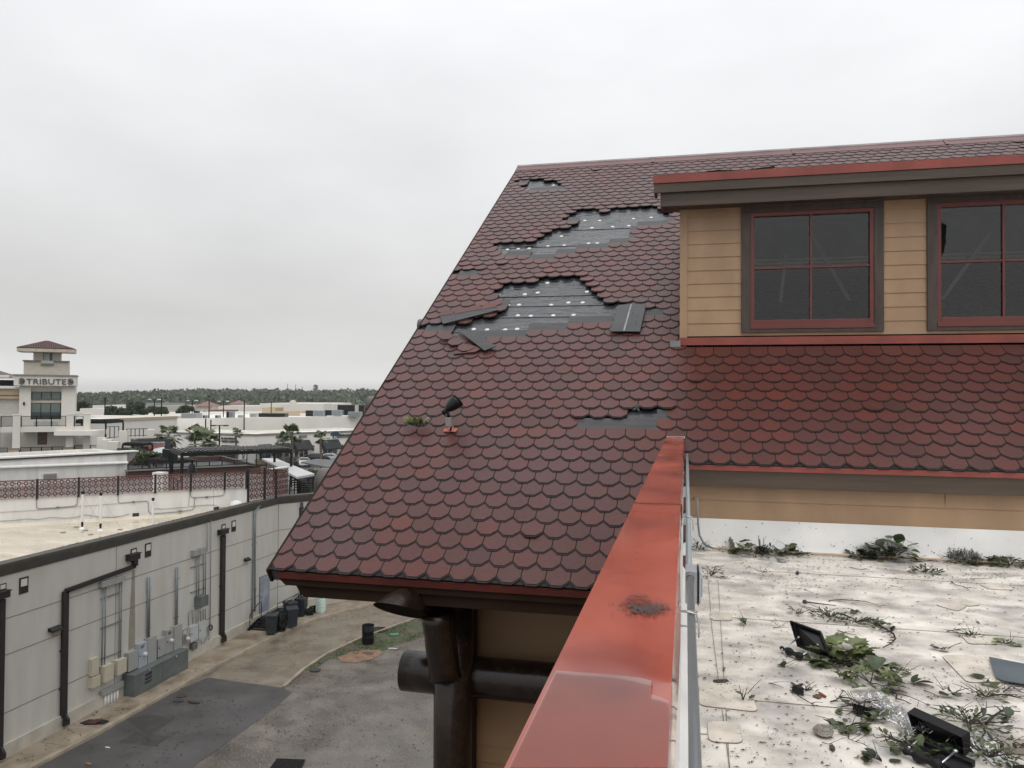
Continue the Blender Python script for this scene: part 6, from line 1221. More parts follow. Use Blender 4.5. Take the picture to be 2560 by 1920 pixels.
for (x0, y0, x1, y1, t_, nm, lab, m) in ((850, 460, 1078, 493, 180, 'roof_screen', 'long low black wall on the store roof', BLACK), (1533, 388, 1762, 487, 188, 'roof_box', 'tall black box enclosure on the far roof', BLACK)):
    F_, L_ = frame2(Z2(x0, y1), t_, Z2(x1, y1), t_); zt_ = F_.hit(*Z2(x0, y0))[1]; zb_ = F_.hit(*Z2(x0, y1))[1]; b = MB(); b.prism([F_.P(0, 0, zb_), F_.P(L_, 0, zb_), F_.P(L_, 0, zt_), F_.P(0, 0, zt_)], F_.y*3)
    if nm == 'roof_box':
        t = thing(nm, lab, 'enclosure', F_.P(0, 0, zb_)); b.build('casing', m, t); b = MB(); b.prism([F_.P(L_*.66, -.1, zb_), F_.P(L_*.8, -.1, zb_), F_.P(L_*.8, -.1, zt_), F_.P(L_*.66, -.1, zt_)], F_.y*.1); b.build('light_panel', UB, t); b = MB(); b.bar(F_.P(L_*.32, -.5, zb_), F_.P(L_*.5, -.3, zt_-2.5), .15, .15); b.build('ladder', GALV, t)
    else: tag(b.build(nm, m, loc=F_.P(0, 0, zb_)), lab, 'screen')
# far buildings, back rows
def simple(label, x0, x1, y0, y1, t_, m, dpt=20, Z=Z2, name='far_building', tilt=0, roof_m=None, cap=None): return farb(name, label, Z(x0, y1), t_, Z(x1, y1), t_+tilt, dpt, Z(x0, y0), m, roof_m=roof_m or WHITEP, cap=cap)
simple('long white parapet building with a small dome behind it', 860, 1412, 375, 480, 230, CREAM2, 40)
simple('small beige annex in front of the long white building', 880, 992, 412, 470, 215, TANW, 8)
simple('beige strip wall between the annex and the rooftop units', 992, 1260, 446, 490, 205, TANW, 8)
simple('white block with a red tiled end beside the long white building', 1412, 1490, 384, 470, 240, CREAM2, 20)
simple('low white roof building behind the lamp poles at far left', 28, 210, 395, 470, 240, UB, 20)
simple('white stepped building right of the tiled pavilion', 500, 862, 395, 470, 235, CREAM2, 20)
simple('white low building left of the tree clump', 690, 930, 695, 760, 200, CREAM2, 20, Z1)
simple('wide white roof low building in front of the tree clump', 1060, 1470, 762, 800, 165, CREAM2, 20, Z1)
simple('flat white roofed shed far behind the trees', 800, 1100, 668, 700, 330, CREAM2, 30, Z1)
simple('long pale building far behind the two lamp poles', 1340, 1600, 670, 740, 300, UB, 30, Z1)
simple('grey arched shed behind the largest tree', 1230, 1330, 650, 700, 320, UG, 30, Z1)
dm = MB(); p = dep(*Z2(1150, 372), 245); dm.lathe([(1.25, -1), (1.2, .1), (.9, .6), (.5, .9), (0, 1.0)], 20, p); tag(dm.build('roof_dome', UB, loc=p), 'small pale dome above the long white building', 'dome')
def pavilion(label, x0, x1, ybase, yeave, yap, t_, Z=Z2):
    F_, L_ = frame2(Z(x0, ybase), t_, Z(x1, ybase), t_); ze = F_.hit(*Z(x0, yeave))[1]; za2 = F_.hit(*Z((x0+x1)/2, yap))[1]; t = thing('tiled_pavilion', label, 'building', F_.P(L_/2, 0, 0), 0, 'tile roofed towers beyond the store')
    b = MB(); m_ = L_*.08; b.prism([F_.P(m_, 0, 0), F_.P(L_-m_, 0, 0), F_.P(L_-m_, 0, ze), F_.P(m_, 0, ze)], F_.y*(L_-2*m_)); b.build('wall', CREAM2, t)
    b = MB(); A = [F_.P(-m_, -m_*2, ze), F_.P(L_+m_, -m_*2, ze), F_.P(L_+m_, L_, ze), F_.P(-m_, L_, ze)]; b.add(A+[F_.P(L_/2, L_*.45, za2)], [(0, 1, 4), (1, 2, 4), (2, 3, 4), (3, 0, 4), (3, 2, 1, 0)]); b.build('roof', TILE2, t)
    b = MB(); b.prism([F_.P(L_*.42, -.1, ze-4.2), F_.P(L_*.6, -.1, ze-4.2), F_.P(L_*.6, -.1, ze-1.4), F_.P(L_*.42, -.1, ze-1.4)], F_.y*.1); b.build('window', GLASSD, t)
pavilion('tile roofed tower behind the store roof, left one', 305, 465, 450, 400, 355, 225)
pavilion('tile roofed tower behind the store roof, middle one', 600, 722, 430, 383, 347, 260)
pavilion('tile roofed tower just left of the shingle roof edge', 1755, 1900, 480, 400, 362, 210)
simple('low brown tiled roof between the two left pavilions', 415, 590, 432, 465, 222, TILE2, 8)
# poles and lamps
def pole(label, x, y0, y1, t_, Z, head=0, m=BLACKM, w_=.16, name='street_lamp', zb=None):
    a = dep(*Z(x, y0), t_); zb = 0 if zb is None else zb; t = thing(name, label, 'lamp post' if head else 'pole', (a.x, a.y, zb), 0, 'poles and lamp posts in the distance')
    b = MB(); b.bar((a.x, a.y, zb), a, w_, w_); b.build('shaft', m, t)
    if head:
        b = MB(); r_ = 1.0; b.bar(a+rt*-r_, a+rt*r_, .12, .1); b.build('arm', m, t)
        for s_ in (-1, 1): b = MB(); p = a+rt*r_*s_; b.box(p.x-.28, p.x+.28, p.y-.3, p.y+.3, p.z-.12, p.z+.06); b.build('lamp_head', WHITEP if head == 2 else m, t)
for a in (('slim black pole left of the tree clump', 908, 600, 775, 150, Z1), ('twin headed lamp pole at the right of the big tree', 1335, 616, 755, 170, Z1, 2), ('tall black pole right of the twin headed lamp', 1397, 605, 755, 150, Z1), ('pale headed lamp pole left of the first pavilion', 1662, 625, 730, 190, Z1, 2), ('black pole over the low tiled roof', 1808, 620, 745, 160, Z1), ('lamp pole between the first two pavilions', 1932, 632, 740, 190, Z1, 2), ('black pole right of the middle pavilion', 2112, 625, 735, 160, Z1), ('short black pole before the long white building', 962, 360, 415, 200, Z2),
          ('thin flag pole against the store wall, left one', 395, 505, 632, 140, Z2), ('thin flag pole against the store wall, right one', 440, 515, 632, 140, Z2), ('dark parking lamp with flat arms left of the wax sign', 515, 565, 760, 118, Z2, 1), ('faint mast on the hill, left', 1103, 205, 262, 1150, Z2), ('faint mast on the hill, middle', 1172, 212, 262, 1150, Z2), ('faint mast on the hill, right', 1230, 228, 268, 1150, Z2)): pole(*a, w_=.5) if a[4] > 1000 else pole(*a)
p = dep(*Z1(682, 585), 2200); t = thing('water_tower', 'tiny pale water tower on the far horizon left', 'water tower', (p.x, p.y, 0)); b = MB(); b.lathe([(1.5, 0), (1.5, p.z-6), (8, p.z-2), (9, p.z+2), (6, p.z+5), (0, p.z+6)], 14, (p.x, p.y, 0)); b.build('tank', UG, t)
# cars
def car(label, x, y, t_, rz, m, suv=False, glassm=GLASSD):
    p = gz(*Z2(x, y), .02) if t_ is None else dep(*Z2(x, y), t_); p = Vector((p.x, p.y, .02)); t = thing('parked_car', label, 'car', p, rz, 'cars parked before the shops'); M_ = INV[t.name].inverted()
    hh = 1.78 if suv else 1.45; L_ = 2.45
    pr = [(-L_, .35), (-L_, .85), (-L_+.1, 1.02), (-L_+.5, 1.08), (-1.75 if suv else -1.3, hh-.05), (-.6, hh), (.5, hh-.03), (1.15, 1.05), (L_-.5, .93), (L_-.05, .72), (L_, .4), (L_-.1, .3), (-L_+.1, .28)]
    b = MB(M_); n = len(pr); ys = (-.93, -.88, .88, .93)
    def yy(z, s_): return s_*(.92 if z < 1.06 else .92-.22*(z-1.0)/(hh-1.0))
    vs = [(x_, yy(z_, -1), z_) for x_, z_ in pr]+[(x_, yy(z_, 1), z_) for x_, z_ in pr]
    b.add(vs, [list(range(n)), list(range(n, 2*n))[::-1]]+[((i+1) % n, i, n+i, n+(i+1) % n) for i in range(n)]); b.build('body', m, t, bevel=.05)
    for s_ in (-1, 1):
        b = MB(M_); zt_ = hh-.12; q = [(-1.5 if suv else -1.05, zt_-.05), (.42, zt_-.03), (.98, 1.07), (-1.9 if suv else -1.45, 1.07)]; b.prism([(x_, s_*(abs(yy(z_, 1))+.008), z_) for x_, z_ in q], (0, -s_*.02, 0)); b.build('side_window', glassm, t)
        for xw_ in (-1.5, 1.5): b = MB(M_); b.tube([(xw_, s_*.75, .34), (xw_, s_*.95, .34)], .34, 18); wh = b.build('wheel', BLACK, t); b = MB(M_); b.tube([(xw_, s_*.94, .34), (xw_, s_*.965, .34)], .2, 12); b.build('rim', STEEL, wh)
        b = MB(M_); b.box(-L_-.02, -L_+.05, s_*.62-.16, s_*.62+.16, .72, .9); b.build('tail_light', mat('tail_red', (.3, .02, .02), .3), t); b = MB(M_); b.box(L_-.12, L_+.0, s_*.62-.18, s_*.62+.18, .6, .74); b.build('headlight', WHITEP, t)
    b = MB(M_); b.add([(.55, -.7, hh-.05), (.55, .7, hh-.05), (1.13, .82, 1.07), (1.13, -.82, 1.07)], [(3, 2, 1, 0)]); b.add([(-1.8 if suv else -1.35, -.7, hh-.1), (-1.8 if suv else -1.35, .7, hh-.1), (-2.0 if suv else -1.92, .8, 1.1), (-2.0 if suv else -1.92, -.8, 1.1)], [(0, 1, 2, 3)]); 
    b.v = [p_+Vector((0, 0, .02)) for p_ in b.v]; b.build('windscreen', glassm, t)
    return t
car('black sport utility vehicle parked by the pergola post', 1078, 925, None, R(195), mat('car_black', (.012, .013, .016), .15), True)
car('white sedan parked just right of the black one', 1245, 915, None, R(-60), mat('car_white', (.6, .6, .6), .15))
car('dark low car in front of the second awning', 1370, 872, None, R(10), mat('car_dark', (.02, .022, .028), .15))
car('silver car partly hidden by the shingle roof edge', 1490, 872, None, R(8), mat('car_silver', (.4, .41, .42), .15))
# dark tensile shade canopy over parking
F_, L_ = frame2(Z2(1215, 880), 92, Z2(1440, 930), 84); t = thing('parking_canopy', 'flat dark grey canopy on posts in front of the parked cars', 'canopy', F_.P(L_/2, 0, 0)); z_ = F_.hit(*Z2(1215, 880))[1]
b = MB(); b.prism([F_.P(0, 0, z_), F_.P(L_, 0, F_.hit(*Z2(1440, 925))[1]), F_.P(L_, 5, F_.hit(*Z2(1440, 925))[1]+.3), F_.P(0, 2, z_+.3)], (0, 0, -.15)); b.build('roof', mat('canopy_grey', (.10, .10, .10), .6), t)
b = MB(); b.bar(F_.P(L_*.72, 1.5, 0), F_.P(L_*.72, 1.5, z_-.6), .35, .35); b.build('post', BLACKM, t)
# lawn, planting bed and pavement strip near canopy
for (pts, nm, m, z) in (([Z2(1280, 1085), Z2(1330, 1050), Z2(1500, 1050), Z2(1480, 1090)], 'lawn', mat('lawn', (.09, .13, .05), .8, var=.3), .03), ([Z2(1310, 1055), Z2(1330, 1030), Z2(1500, 1030), Z2(1480, 1055)], 'planting_bed', SOIL, .03), ([Z2(1210, 1000), Z2(1200, 960), Z2(1480, 955), Z2(1480, 1030), Z2(1330, 1030)], 'far_pavement', CONC, .03)): sheet(nm, pts, z, m)
b = MB(); 
for k in range(4): crown(b, dep(*Z2(1230+k*25, 985), 96)+Vector((0, 0, 0)), 1.3, 1.3, .5, 160, .3, random.Random(k))
tag(b.build('hedge', LEAFT, loc=dep(*Z2(1260, 985), 96)), 'low green hedge beyond the white slab canopy', 'hedge')
# ---------------- hills and forest
def hill(name, pts, t_, dpt, m, seed, amp=0):
    """ridge line given in pixels at distance t_: real terrain running back from it"""
    b = MB(); q = random.Random(seed); cr = [dep(x, y, t_) for x, y in pts]; rows_ = 7; vs = []
    out = Vector((cr[-1].x-cr[0].x, cr[-1].y-cr[0].y, 0)).normalized(); back = Vector((-out.y, out.x, 0))
    for j_ in range(rows_):
        f_ = j_/(rows_-1); hh = sin(pi*min(1, f_*1.0)*.5) if f_ < 1 else 1
        for p in cr: vs.append(Vector((p.x, p.y, 0))-back*dpt*(1-f_)+Vector((0, 0, p.z*(f_**.8))))
    n = len(cr)
    for p in cr: vs.append(Vector((p.x, p.y, 0))+back*dpt*2)
    b.add(vs, [(j_*n+i, j_*n+i+1, (j_+1)*n+i+1, (j_+1)*n+i) for j_ in range(rows_) for i in range(n-1)], smooth=True)
    tag(b.build(name, m), kind='structure'); return cr, back
ridge = [(180, 992), (300, 992), (380, 993), (430, 990), *[Z2(x, y) for x, y in ((200, 322), (300, 300), (340, 272), (400, 262), (480, 262), (560, 263), (700, 264), (850, 262), (1000, 262), (1150, 262), (1280, 270), (1400, 275), (1550, 270), (1700, 260), (1850, 262), (2000, 262))], (1150, 978), (1500, 985)]
SC = mat('hill_ground', (.035, .048, .03), .9, var=.4, scale=.01)
cr, back = hill('hills', [(x, y+(6.5 if x > 480 else 14)) for x, y in ridge], 1150, 550, SC, 4)
far = [(-80, 993), (60, 990), (190, 989), (240, 991), (330, 992), (420, 992), (520, 992), (800, 992), (1400, 993)]
hill('hills', far, 3200, 900, mat('far_hill', (.07, .085, .075), .9, var=.4, scale=.004), 5)
mid = [(-80, 1000), (180, 1001), (260, 998), (340, 1001), (420, 999), (520, 1001), (620, 1001)]
hill('hills', mid, 1500, 700, mat('mid_hill', (.06, .072, .055), .9, var=.45, scale=.008), 6)
# forest: canopy clumps over the hill
b = MB(); q = random.Random(11)
def clump(b, c, r_, q, n=26):
    for i in range(n):
        a = q.uniform(0, 6.28); z = q.uniform(-.3, 1); s = (1-min(1, z*z))**.5; p = c+Vector((cos(a)*s*r_, sin(a)*s*r_, z*r_*.8)); d = Vector((q.uniform(-1, 1), q.uniform(-1, 1), q.uniform(-.2, 1))).normalized()*r_*.55; n_ = d.cross(Vector((q.uniform(-1, 1), q.uniform(-1, 1), .2))).normalized()*r_*.35
        b.t = min(1, max(0, .35+.3*z+q.gauss(0, .22))); b.add([p, p+d*.5+n_, p+d, p+d*.5-n_], [(0, 1, 2, 3)])
for i in range(4200):
    k = q.uniform(2.8, len(cr)-1.01); j_ = int(k); f_ = k-j_; p = cr[j_].lerp(cr[j_+1], f_); g_ = q.random()**.7; r_ = q.choice((2.5, 3.2, 4, 5, 6.5))*q.uniform(.8, 1.1)
    if p.z < 13 and g_ > .5: continue
    c = Vector((p.x, p.y, 0))-back*550*(1-g_)+Vector((0, 0, p.z*(g_**.8)))
    clump(b, c, r_, q, 9)
for i in range(420):
    x = q.uniform(190, 720); t_ = q.uniform(420, 900); c = dep(x, 1000, t_); c.z = q.uniform(0, 2); clump(b, c, q.uniform(2, 4), q, 14)
tag(b.build('woodland', FOREST), 'dense dark green wood covering the distant hill', 'woodland', kind='stuff')
b = MB(); c = dep(*Z2(1343, 262), 1150); 
for k in range(5): clump(b, c+Vector((q.uniform(-1.2, 1.2), 0, q.uniform(-2, 7))), 2.8, q, 30)
t = thing('lone_tree', 'single round tree standing out on the hill skyline', 'tree', (c.x, c.y, 0)); b.build('crown', FOREST, t); b = MB(); b.bar((c.x, c.y, c.z-20), c, .6, .6); b.build('trunk', BARK, t)
# ================================================================ STORM DEBRIS ON THE FLAT ROOF
DZ = ZR+.004
def FP(x, y, z=DZ):
    p = gz(*RR(x, y), z)
    if p.y > WYR-.16: p = CAM+(p-CAM)*((WYR-.16-CAM.y)/(p.y-CAM.y)); p.z = z
    return p
def leaf_shape(kind):
    if kind == 'broad': return [(0, 0), (.18, -.30), (.40, -.42), (.62, -.40), (.85, -.22), (1, 0), (.85, .22), (.62, .40), (.40, .42), (.18, .30)]
    if kind == 'maple': return [(0, 0), (.10, -.22), (.02, -.50), (.30, -.42), (.42, -.62), (.58, -.34), (.78, -.36), (.76, -.16), (1, 0), (.76, .16), (.78, .36), (.58, .34), (.42, .62), (.30, .42), (.02, .50), (.10, .22)]
    if kind == 'oak': return [(0, 0), (.15, -.06), (.18, -.28), (.28, -.30), (.32, -.10), (.45, -.12), (.50, -.42), (.62, -.40), (.64, -.12), (.76, -.12), (.84, -.30), (.90, -.10), (1, 0), (.90, .10), (.84, .30), (.76, .12), (.64, .12), (.62, .40), (.50, .42), (.45, .12), (.32, .10), (.28, .30), (.18, .28), (.15, .06)]
    return [(0, 0), (.2, -.14), (.5, -.20), (.8, -.12), (1, 0), (.8, .12), (.5, .20), (.2, .14)]
def leaf(b, p, d, up_, s_, kind, t, q):
    d = d.normalized(); sd_ = d.cross(up_); sd_ = sd_.normalized() if sd_.length > .01 else Vector((1, 0, 0)); n = sd_.cross(d).normalized(); b.t = t
    fold = q.uniform(.05, .35); curl = q.uniform(-.1, .3); o = leaf_shape(kind); m = len(o); h = m//2
    tipi = max(range(m), key=lambda i: o[i][0]); vs = [p+d*x*s_+sd_*y*s_+n*(abs(y)*fold-x*x*curl)*s_ for x, y in o]; mid = [p+d*x*s_-n*(x*x*curl)*s_ for x in (.25, .5, .75)]
    k = len(vs); vs += mid; lft = list(range(0, tipi+1)); rgt = [0]+list(range(m-1, tipi-1, -1))
    b.add(vs, [lft+[k+2, k+1, k], [x for x in rgt][::-1]+[] if False else (rgt+[k+2, k+1, k])[::-1]])
def twig(b, pts, r, q, side=0, n=5):
    b.t = q.random()*.5; b.tube(pts, [r*(1-.6*i/max(1, len(pts)-1)) for i in range(len(pts))], n)
    for _ in range(side):
        i = q.randrange(0, len(pts)-1); p = Vector(pts[i]).lerp(Vector(pts[i+1]), q.random()); d = Vector(pts[i+1])-Vector(pts[i]); a = q.choice((-1, 1))*q.uniform(.4, 1.1); d2 = Vector((d.x*cos(a)-d.y*sin(a), d.x*sin(a)+d.y*cos(a), abs(d.z)*.3+q.uniform(0, .02))).normalized(); L_ = q.uniform(.03, .12)
        b.tube([p, p+d2*L_*.5+Vector((0, 0, .004)), p+d2*L_], [r*.5, r*.4, r*.25], 4)
def sprig(label, x, y, w_, h_, n, ls, kind, tone, seed, tw=3, hgt=.10, group='leafy branches blown onto the flat roof', tr_=(.12, .25)):
    c = FP(x, y); q = random.Random(seed); t = thing('leafy_branch', label, 'branch', c, 0, group)
    b = MB(); tb_ = MB(); su = w_*.5; sv = h_*.5
    for k in range(tw):
        a = q.uniform(0, 6.28); e_ = Vector((cos(a)*su, sin(a)*sv, q.uniform(.01, hgt*.8))); m_ = e_*.5+Vector((0, 0, q.uniform(.01, hgt*.6))); twig(tb_, [c+Vector((0, 0, .006)), c+m_, c+e_], .004, q, 2)
    for i in range(n):
        a = q.uniform(0, 6.28); rr = q.random()**.6; p = c+Vector((cos(a)*su*rr, sin(a)*sv*rr, q.uniform(.004, hgt)*(1-rr*.55)))
        ou = Vector((cos(a)+q.uniform(-.7, .7), sin(a)+q.uniform(-.7, .7), q.uniform(-.25, .75))); leaf(b, p, ou, Vector((q.uniform(-.5, .5), q.uniform(-.5, .5), 1)), ls*q.uniform(.6, 1.25), kind, min(1, max(0, q.gauss(tone, .16))), q)
        if kind in ('broad', 'maple') and q.random() < .5: tb_.t = .9; tb_.tube([p, c+Vector((0, 0, hgt*.2))], .0016, 4)
    for p in range(len(b.v)): b.v[p].z = max(b.v[p].z, DZ+.001)
    b.build('leaves', LEAF, t); tb_.build('stems', TWIG, t); return t
SP = [('dark green leaf tuft at the foot of the thin bent conduit', 215, 275, .22, .14, 26, .05, 'small', .25, 4, .12),
      ('pale maple leaves against the white flashing, near the conduit', 450, 285, .20, .10, 9, .11, 'maple', .75, 3, .11),
      ('low dark leaves under the pale maple leaves', 395, 292, .18, .10, 22, .04, 'small', .3, 3, .06),
      ('large dark leafy heap around the upright threaded rods', 600, 365, .55, .24, 150, .05, 'small', .25, 9, .12),
      ('broad green leaves behind the beige pipe, right of the dark heap', 745, 330, .30, .12, 16, .10, 'broad', .5, 3, .10),
      ('trailing dark leaves right of the heap along the beige pipe', 800, 365, .35, .14, 50, .045, 'small', .3, 5, .05),
      ('biggest mound of broad green leaves against the flashing', 1390, 318, .50, .22, 58, .105, 'broad', .42, 6, .24),
      ('dark drooping leaves at the left end of the biggest mound', 1215, 330, .28, .16, 40, .06, 'broad', .25, 4, .10),
      ('yellow green leaf fan in front of the beige pipe below the biggest mound', 1325, 383, .25, .12, 20, .09, 'small', .6, 3, .05),
      ('dark leaf pile under the grey wire tangle', 1810, 370, .36, .22, 80, .05, 'small', .22, 6, .12),
      ('bright broad leaves right of the grey wire tangle', 1960, 395, .28, .14, 22, .09, 'broad', .55, 4, .10),
      ('long band of mixed leaves at the right edge along the pipe', 2110, 385, .42, .18, 95, .06, 'small', .4, 8, .10),
      ('small bright fern like sprig in front of the biggest mound', 1590, 470, .26, .15, 60, .05, 'small', .45, 6, .08),
      ('leafy twig behind the grey junction box', 285, 492, .18, .14, 26, .05, 'small', .28, 4, .12),
      ('feathery grey green twig above the first black bracket', 1010, 745, .26, .30, 110, .032, 'small', .38, 9, .06),
      ('small pale leaf cluster left of the feathery twig', 808, 722, .10, .08, 12, .04, 'small', .6, 3, .03),
      ('thin leaved branch right of the feathery twig', 1180, 772, .26, .16, 70, .035, 'small', .25, 6, .04),
      ('pale leaves along the arched bare branch', 1290, 795, .20, .14, 26, .05, 'small', .5, 4, .04),
      ('large pale green broad leaves beside the first black bracket', 1130, 985, .30, .30, 17, .13, 'maple', .72, 5, .09),
      ('dark broad leaves under the large pale ones', 1070, 1030, .34, .24, 22, .09, 'broad', .38, 5, .04),
      ('bright lobed oak leaves below the large pale leaves', 1260, 1150, .26, .20, 26, .11, 'oak', .58, 4, .07),
      ('single upright seedling on the rounded membrane patch', 482, 1250, .08, .07, 8, .06, 'small', .4, 2, .07),
      ('narrow leaves sticking out of the small black channel', 868, 1195, .12, .07, 16, .06, 'small', .5, 3, .04),
      ('leaves around the crushed black box beside the chain mesh', 1210, 1330, .26, .26, 40, .07, 'broad', .4, 5, .06),
      ('flat mixed leaves right of the wire ball', 1120, 1415, .22, .14, 26, .06, 'broad', .38, 4, .03),
      ('tangled leaves left of the second black bracket', 1470, 1515, .30, .22, 46, .055, 'small', .4, 6, .05),
      ('leaves tangled under the second black bracket', 1600, 1590, .34, .20, 50, .07, 'broad', .4, 6, .05),
      ('dense twiggy leaf mass behind the second black bracket', 1860, 1400, .40, .36, 120, .06, 'small', .4, 9, .08),
      ('leaf mass at the bottom right of the second black bracket', 1980, 1600, .34, .20, 90, .055, 'small', .42, 8, .06),
      ('small dark leaf group at the bottom edge below the wire ball', 1325, 1625, .14, .08, 10, .08, 'broad', .25, 3, .03),
      ('leaf cluster by the broken wooden lath at the right edge', 2090, 1540, .26, .14, 40, .06, 'small', .3, 5, .05),
      ('spiky dry grass tuft under the bare twigs at the right', 1965, 1232, .20, .14, 44, .05, 'small', .5, 6, .04),
      ('pair of green leaves on a stem in the middle right', 1470, 1150, .16, .07, 4, .09, 'broad', .35, 2, .02),
      ('upright leaf sprig right of centre on the roof', 1765, 1220, .12, .09, 6, .07, 'broad', .35, 3, .06),
      ('small oak leaf sprig right of the large pale leaves', 1435, 1070, .13, .07, 6, .07, 'oak', .55, 2, .02),
      ('dark leaves right of the large pale leaf cluster', 1290, 1050, .26, .14, 22, .06, 'broad', .3, 5, .03),
      ('small grey green leaf spray near the diamond patches', 1870, 855, .15, .08, 24, .03, 'small', .3, 4, .02),
      ('yellow green leaves on a dark stem right of the grey spray', 2085, 905, .14, .06, 9, .05, 'broad', .7, 2, .02),
      ('lone small leaf pair below the first black bracket', 735, 1045, .05, .05, 3, .05, 'broad', .45, 1, .015),
      ('flat green leaf beside the membrane patch', 1690, 935, .10, .04, 4, .06, 'broad', .4, 1, .01),
      ('dark leaf under the grey metal sheet', 1970, 1135, .08, .05, 3, .08, 'broad', .3, 1, .02),
      ('leaf lying right of the snapped branch', 2110, 1355, .09, .05, 3, .07, 'broad', .3, 1, .015),
      ('small leaf curled near the strip seam', 500, 788, .05, .03, 2, .055, 'broad', .4, 1, .03),
      ('tiny leaf tuft at the end of the strip seam top', 600, 470, .07, .04, 6, .03, 'small', .3, 2, .02),
      ('single green leaf below the arched twig', 1180, 712, .08, .04, 3, .06, 'broad', .35, 1, .015),
      ('oval pale leaf in front of the crushed black box', 1245, 1380, .05, .05, 2, .075, 'broad', .5, 1, .01)]
for i, s_ in enumerate(SP):
    kk = .72 if s_[2] > 1160 else 1
    sprig(s_[0], s_[1], s_[2], s_[3]*(.85 if s_[2] > 1160 else 1), s_[4]*(.85 if s_[2] > 1160 else 1), max(3, int(s_[5]*(.85 if s_[2] > 1160 else 1))), s_[6]*kk, s_[7], s_[8], 100+i, s_[9], s_[10])
# bare twigs
TW_ = [('long arched bare twig with a knot above the feathery sprig', [(1005, 637), (1080, 632), (1160, 636), (1240, 645), (1300, 665), (1322, 680)], .005, 4),
       ('bare twig crossing under the arched one', [(1060, 640), (1130, 655), (1180, 662)], .003, 3),
       ('dark curved branch right of the feathery twig', [(1290, 775), (1350, 810), (1400, 840), (1412, 870), (1390, 895), (1335, 925)], .011, 6),
       ('straight dark stick with a round end', [(858, 645), (950, 657), (1050, 668)], .009, 0),
       ('forked dark twig near the top right', [(1750, 522), (1780, 542), (1830, 552), (1860, 572)], .006, 4),
       ('thin twig right of the forked dark twig', [(1865, 505), (1930, 503), (2000, 503)], .004, 4),
       ('short slanting twig in the upper middle', [(1380, 545), (1430, 556), (1470, 570)], .003, 1),
       ('twig trailing from under the black channel', [(770, 1185), (830, 1225), (880, 1255), (922, 1280)], .005, 5),
       ('bent double twig above the crushed black box', [(1070, 1225), (1130, 1232), (1170, 1250), (1195, 1275)], .006, 3),
       ('knotted twig below the wire channel', [(1015, 1255), (1055, 1243), (1075, 1215), (1095, 1185)], .005, 5),
       ('snapped pinkish brown branch lying at the right', [(1965, 1390), (2010, 1345), (2060, 1310), (2115, 1288)], .010, 3),
       ('bare branching twig reaching in from the right edge', [(1990, 1215), (2060, 1210), (2130, 1220), (2196, 1235)], .006, 8),
       ('upper bare twig reaching in from the right edge', [(2070, 1195), (2120, 1160), (2160, 1185), (2196, 1200)], .005, 6),
       ('thin straight twig in the middle right', [(1585, 1185), (1640, 1205), (1680, 1225)], .004, 1),
       ('dark twig running down right of the oak leaves', [(1380, 1180), (1420, 1210), (1415, 1240)], .009, 2),
       ('long thin twig right of the oak leaves', [(1430, 1205), (1500, 1225), (1560, 1250), (1620, 1280)], .004, 4),
       ('short dark twig right of the first black bracket', [(1060, 820), (1110, 835), (1175, 848)], .005, 3),
       ('small branched twig left of the first black bracket', [(665, 805), (700, 800), (715, 790)], .004, 5),
       ('twig in front of the junction box', [(320, 492), (350, 503), (405, 505)], .003, 3),
       ('thin twig left of the feathery sprig', [(855, 565), (880, 578), (910, 592)], .003, 2),
       ('dark twig beside the diamond patches', [(1725, 825), (1770, 818), (1815, 812)], .005, 5),
       ('curved twig below the wire ball', [(965, 1502), (1000, 1513), (1028, 1510)], .003, 1),
       ('reddish forked twig below the flat leaves', [(1130, 1440), (1125, 1480), (1170, 1500)], .004, 5),
       ('dark twig with buds beside the second black bracket', [(1890, 1330), (1940, 1400), (1960, 1440), (1920, 1500)], .008, 6),
       ('stem rising left of the second black bracket', [(1380, 1440), (1400, 1490), (1470, 1510), (1530, 1515)], .004, 4),
       ('thin loop twig on the right near the flashing', [(2010, 470), (2060, 488), (2130, 490)], .003, 3),
       ('dark twig pointing at the black channel', [(640, 1140), (680, 1150), (730, 1170)], .004, 2),
       ('small twig at the top middle', [(1140, 436), (1180, 445), (1210, 450)], .005, 3),
       ('twig lying by the flashing between two leaf mounds', [(1585, 350), (1620, 358), (1670, 358)], .005, 4),
       ('small twig under the straight dark stick', [(755, 685), (790, 692), (820, 697)], .003, 1)]
for i, (lab, pts, r_, sd2) in enumerate(TW_):
    q = random.Random(500+i); P_ = [FP(x, y, DZ+r_+(.006 if 0 < k < len(pts)-1 else 0)) for k, (x, y) in enumerate(pts)]; t = thing('bare_twig', lab, 'twig', P_[0], 0, 'bare twigs on the flat roof'); b = MB(); twig(b, P_, r_*.8, q, sd2); b.build('stem', TWIG, t)
    if i == 3: b = MB(); b.lathe([(0, -.016), (.014, -.01), (.018, 0), (.014, .012), (0, .016)], 10, P_[0]); b.build('knob', BARK, t)
# fine litter (uncountable)
b = MB(); q = random.Random(42)
def crumb(b, p, s_, q):
    a = q.uniform(0, 6.28); d = Vector((cos(a), sin(a)*.8, 0)); e_ = Vector((-sin(a), cos(a), 0)); b.t = q.random()
    b.add([p-d*s_, p-e_*s_*.25+Vector((0, 0, .003)), p+d*s_, p+e_*s_*.25+Vector((0, 0, .005))], [(0, 1, 2, 3)])
hubs = [(420+q.random()*1750, 380+q.random()*170) for _ in range(60)]+[(250+q.random()*1900, 500+q.random()*1100) for _ in range(60)]
for i in range(3600):
    if q.random() < .55: h = q.choice(hubs); x, y = q.gauss(h[0], 70), q.gauss(h[1], 26)
    else: x = q.uniform(190, 2250); y = 330+1330*q.random()**1.7
    if not (190 < x < 2300 and 325 < y < 1680): continue
    crumb(b, FP(x, y, DZ+.001), q.choice((.004, .005, .007, .010, .016)), q)
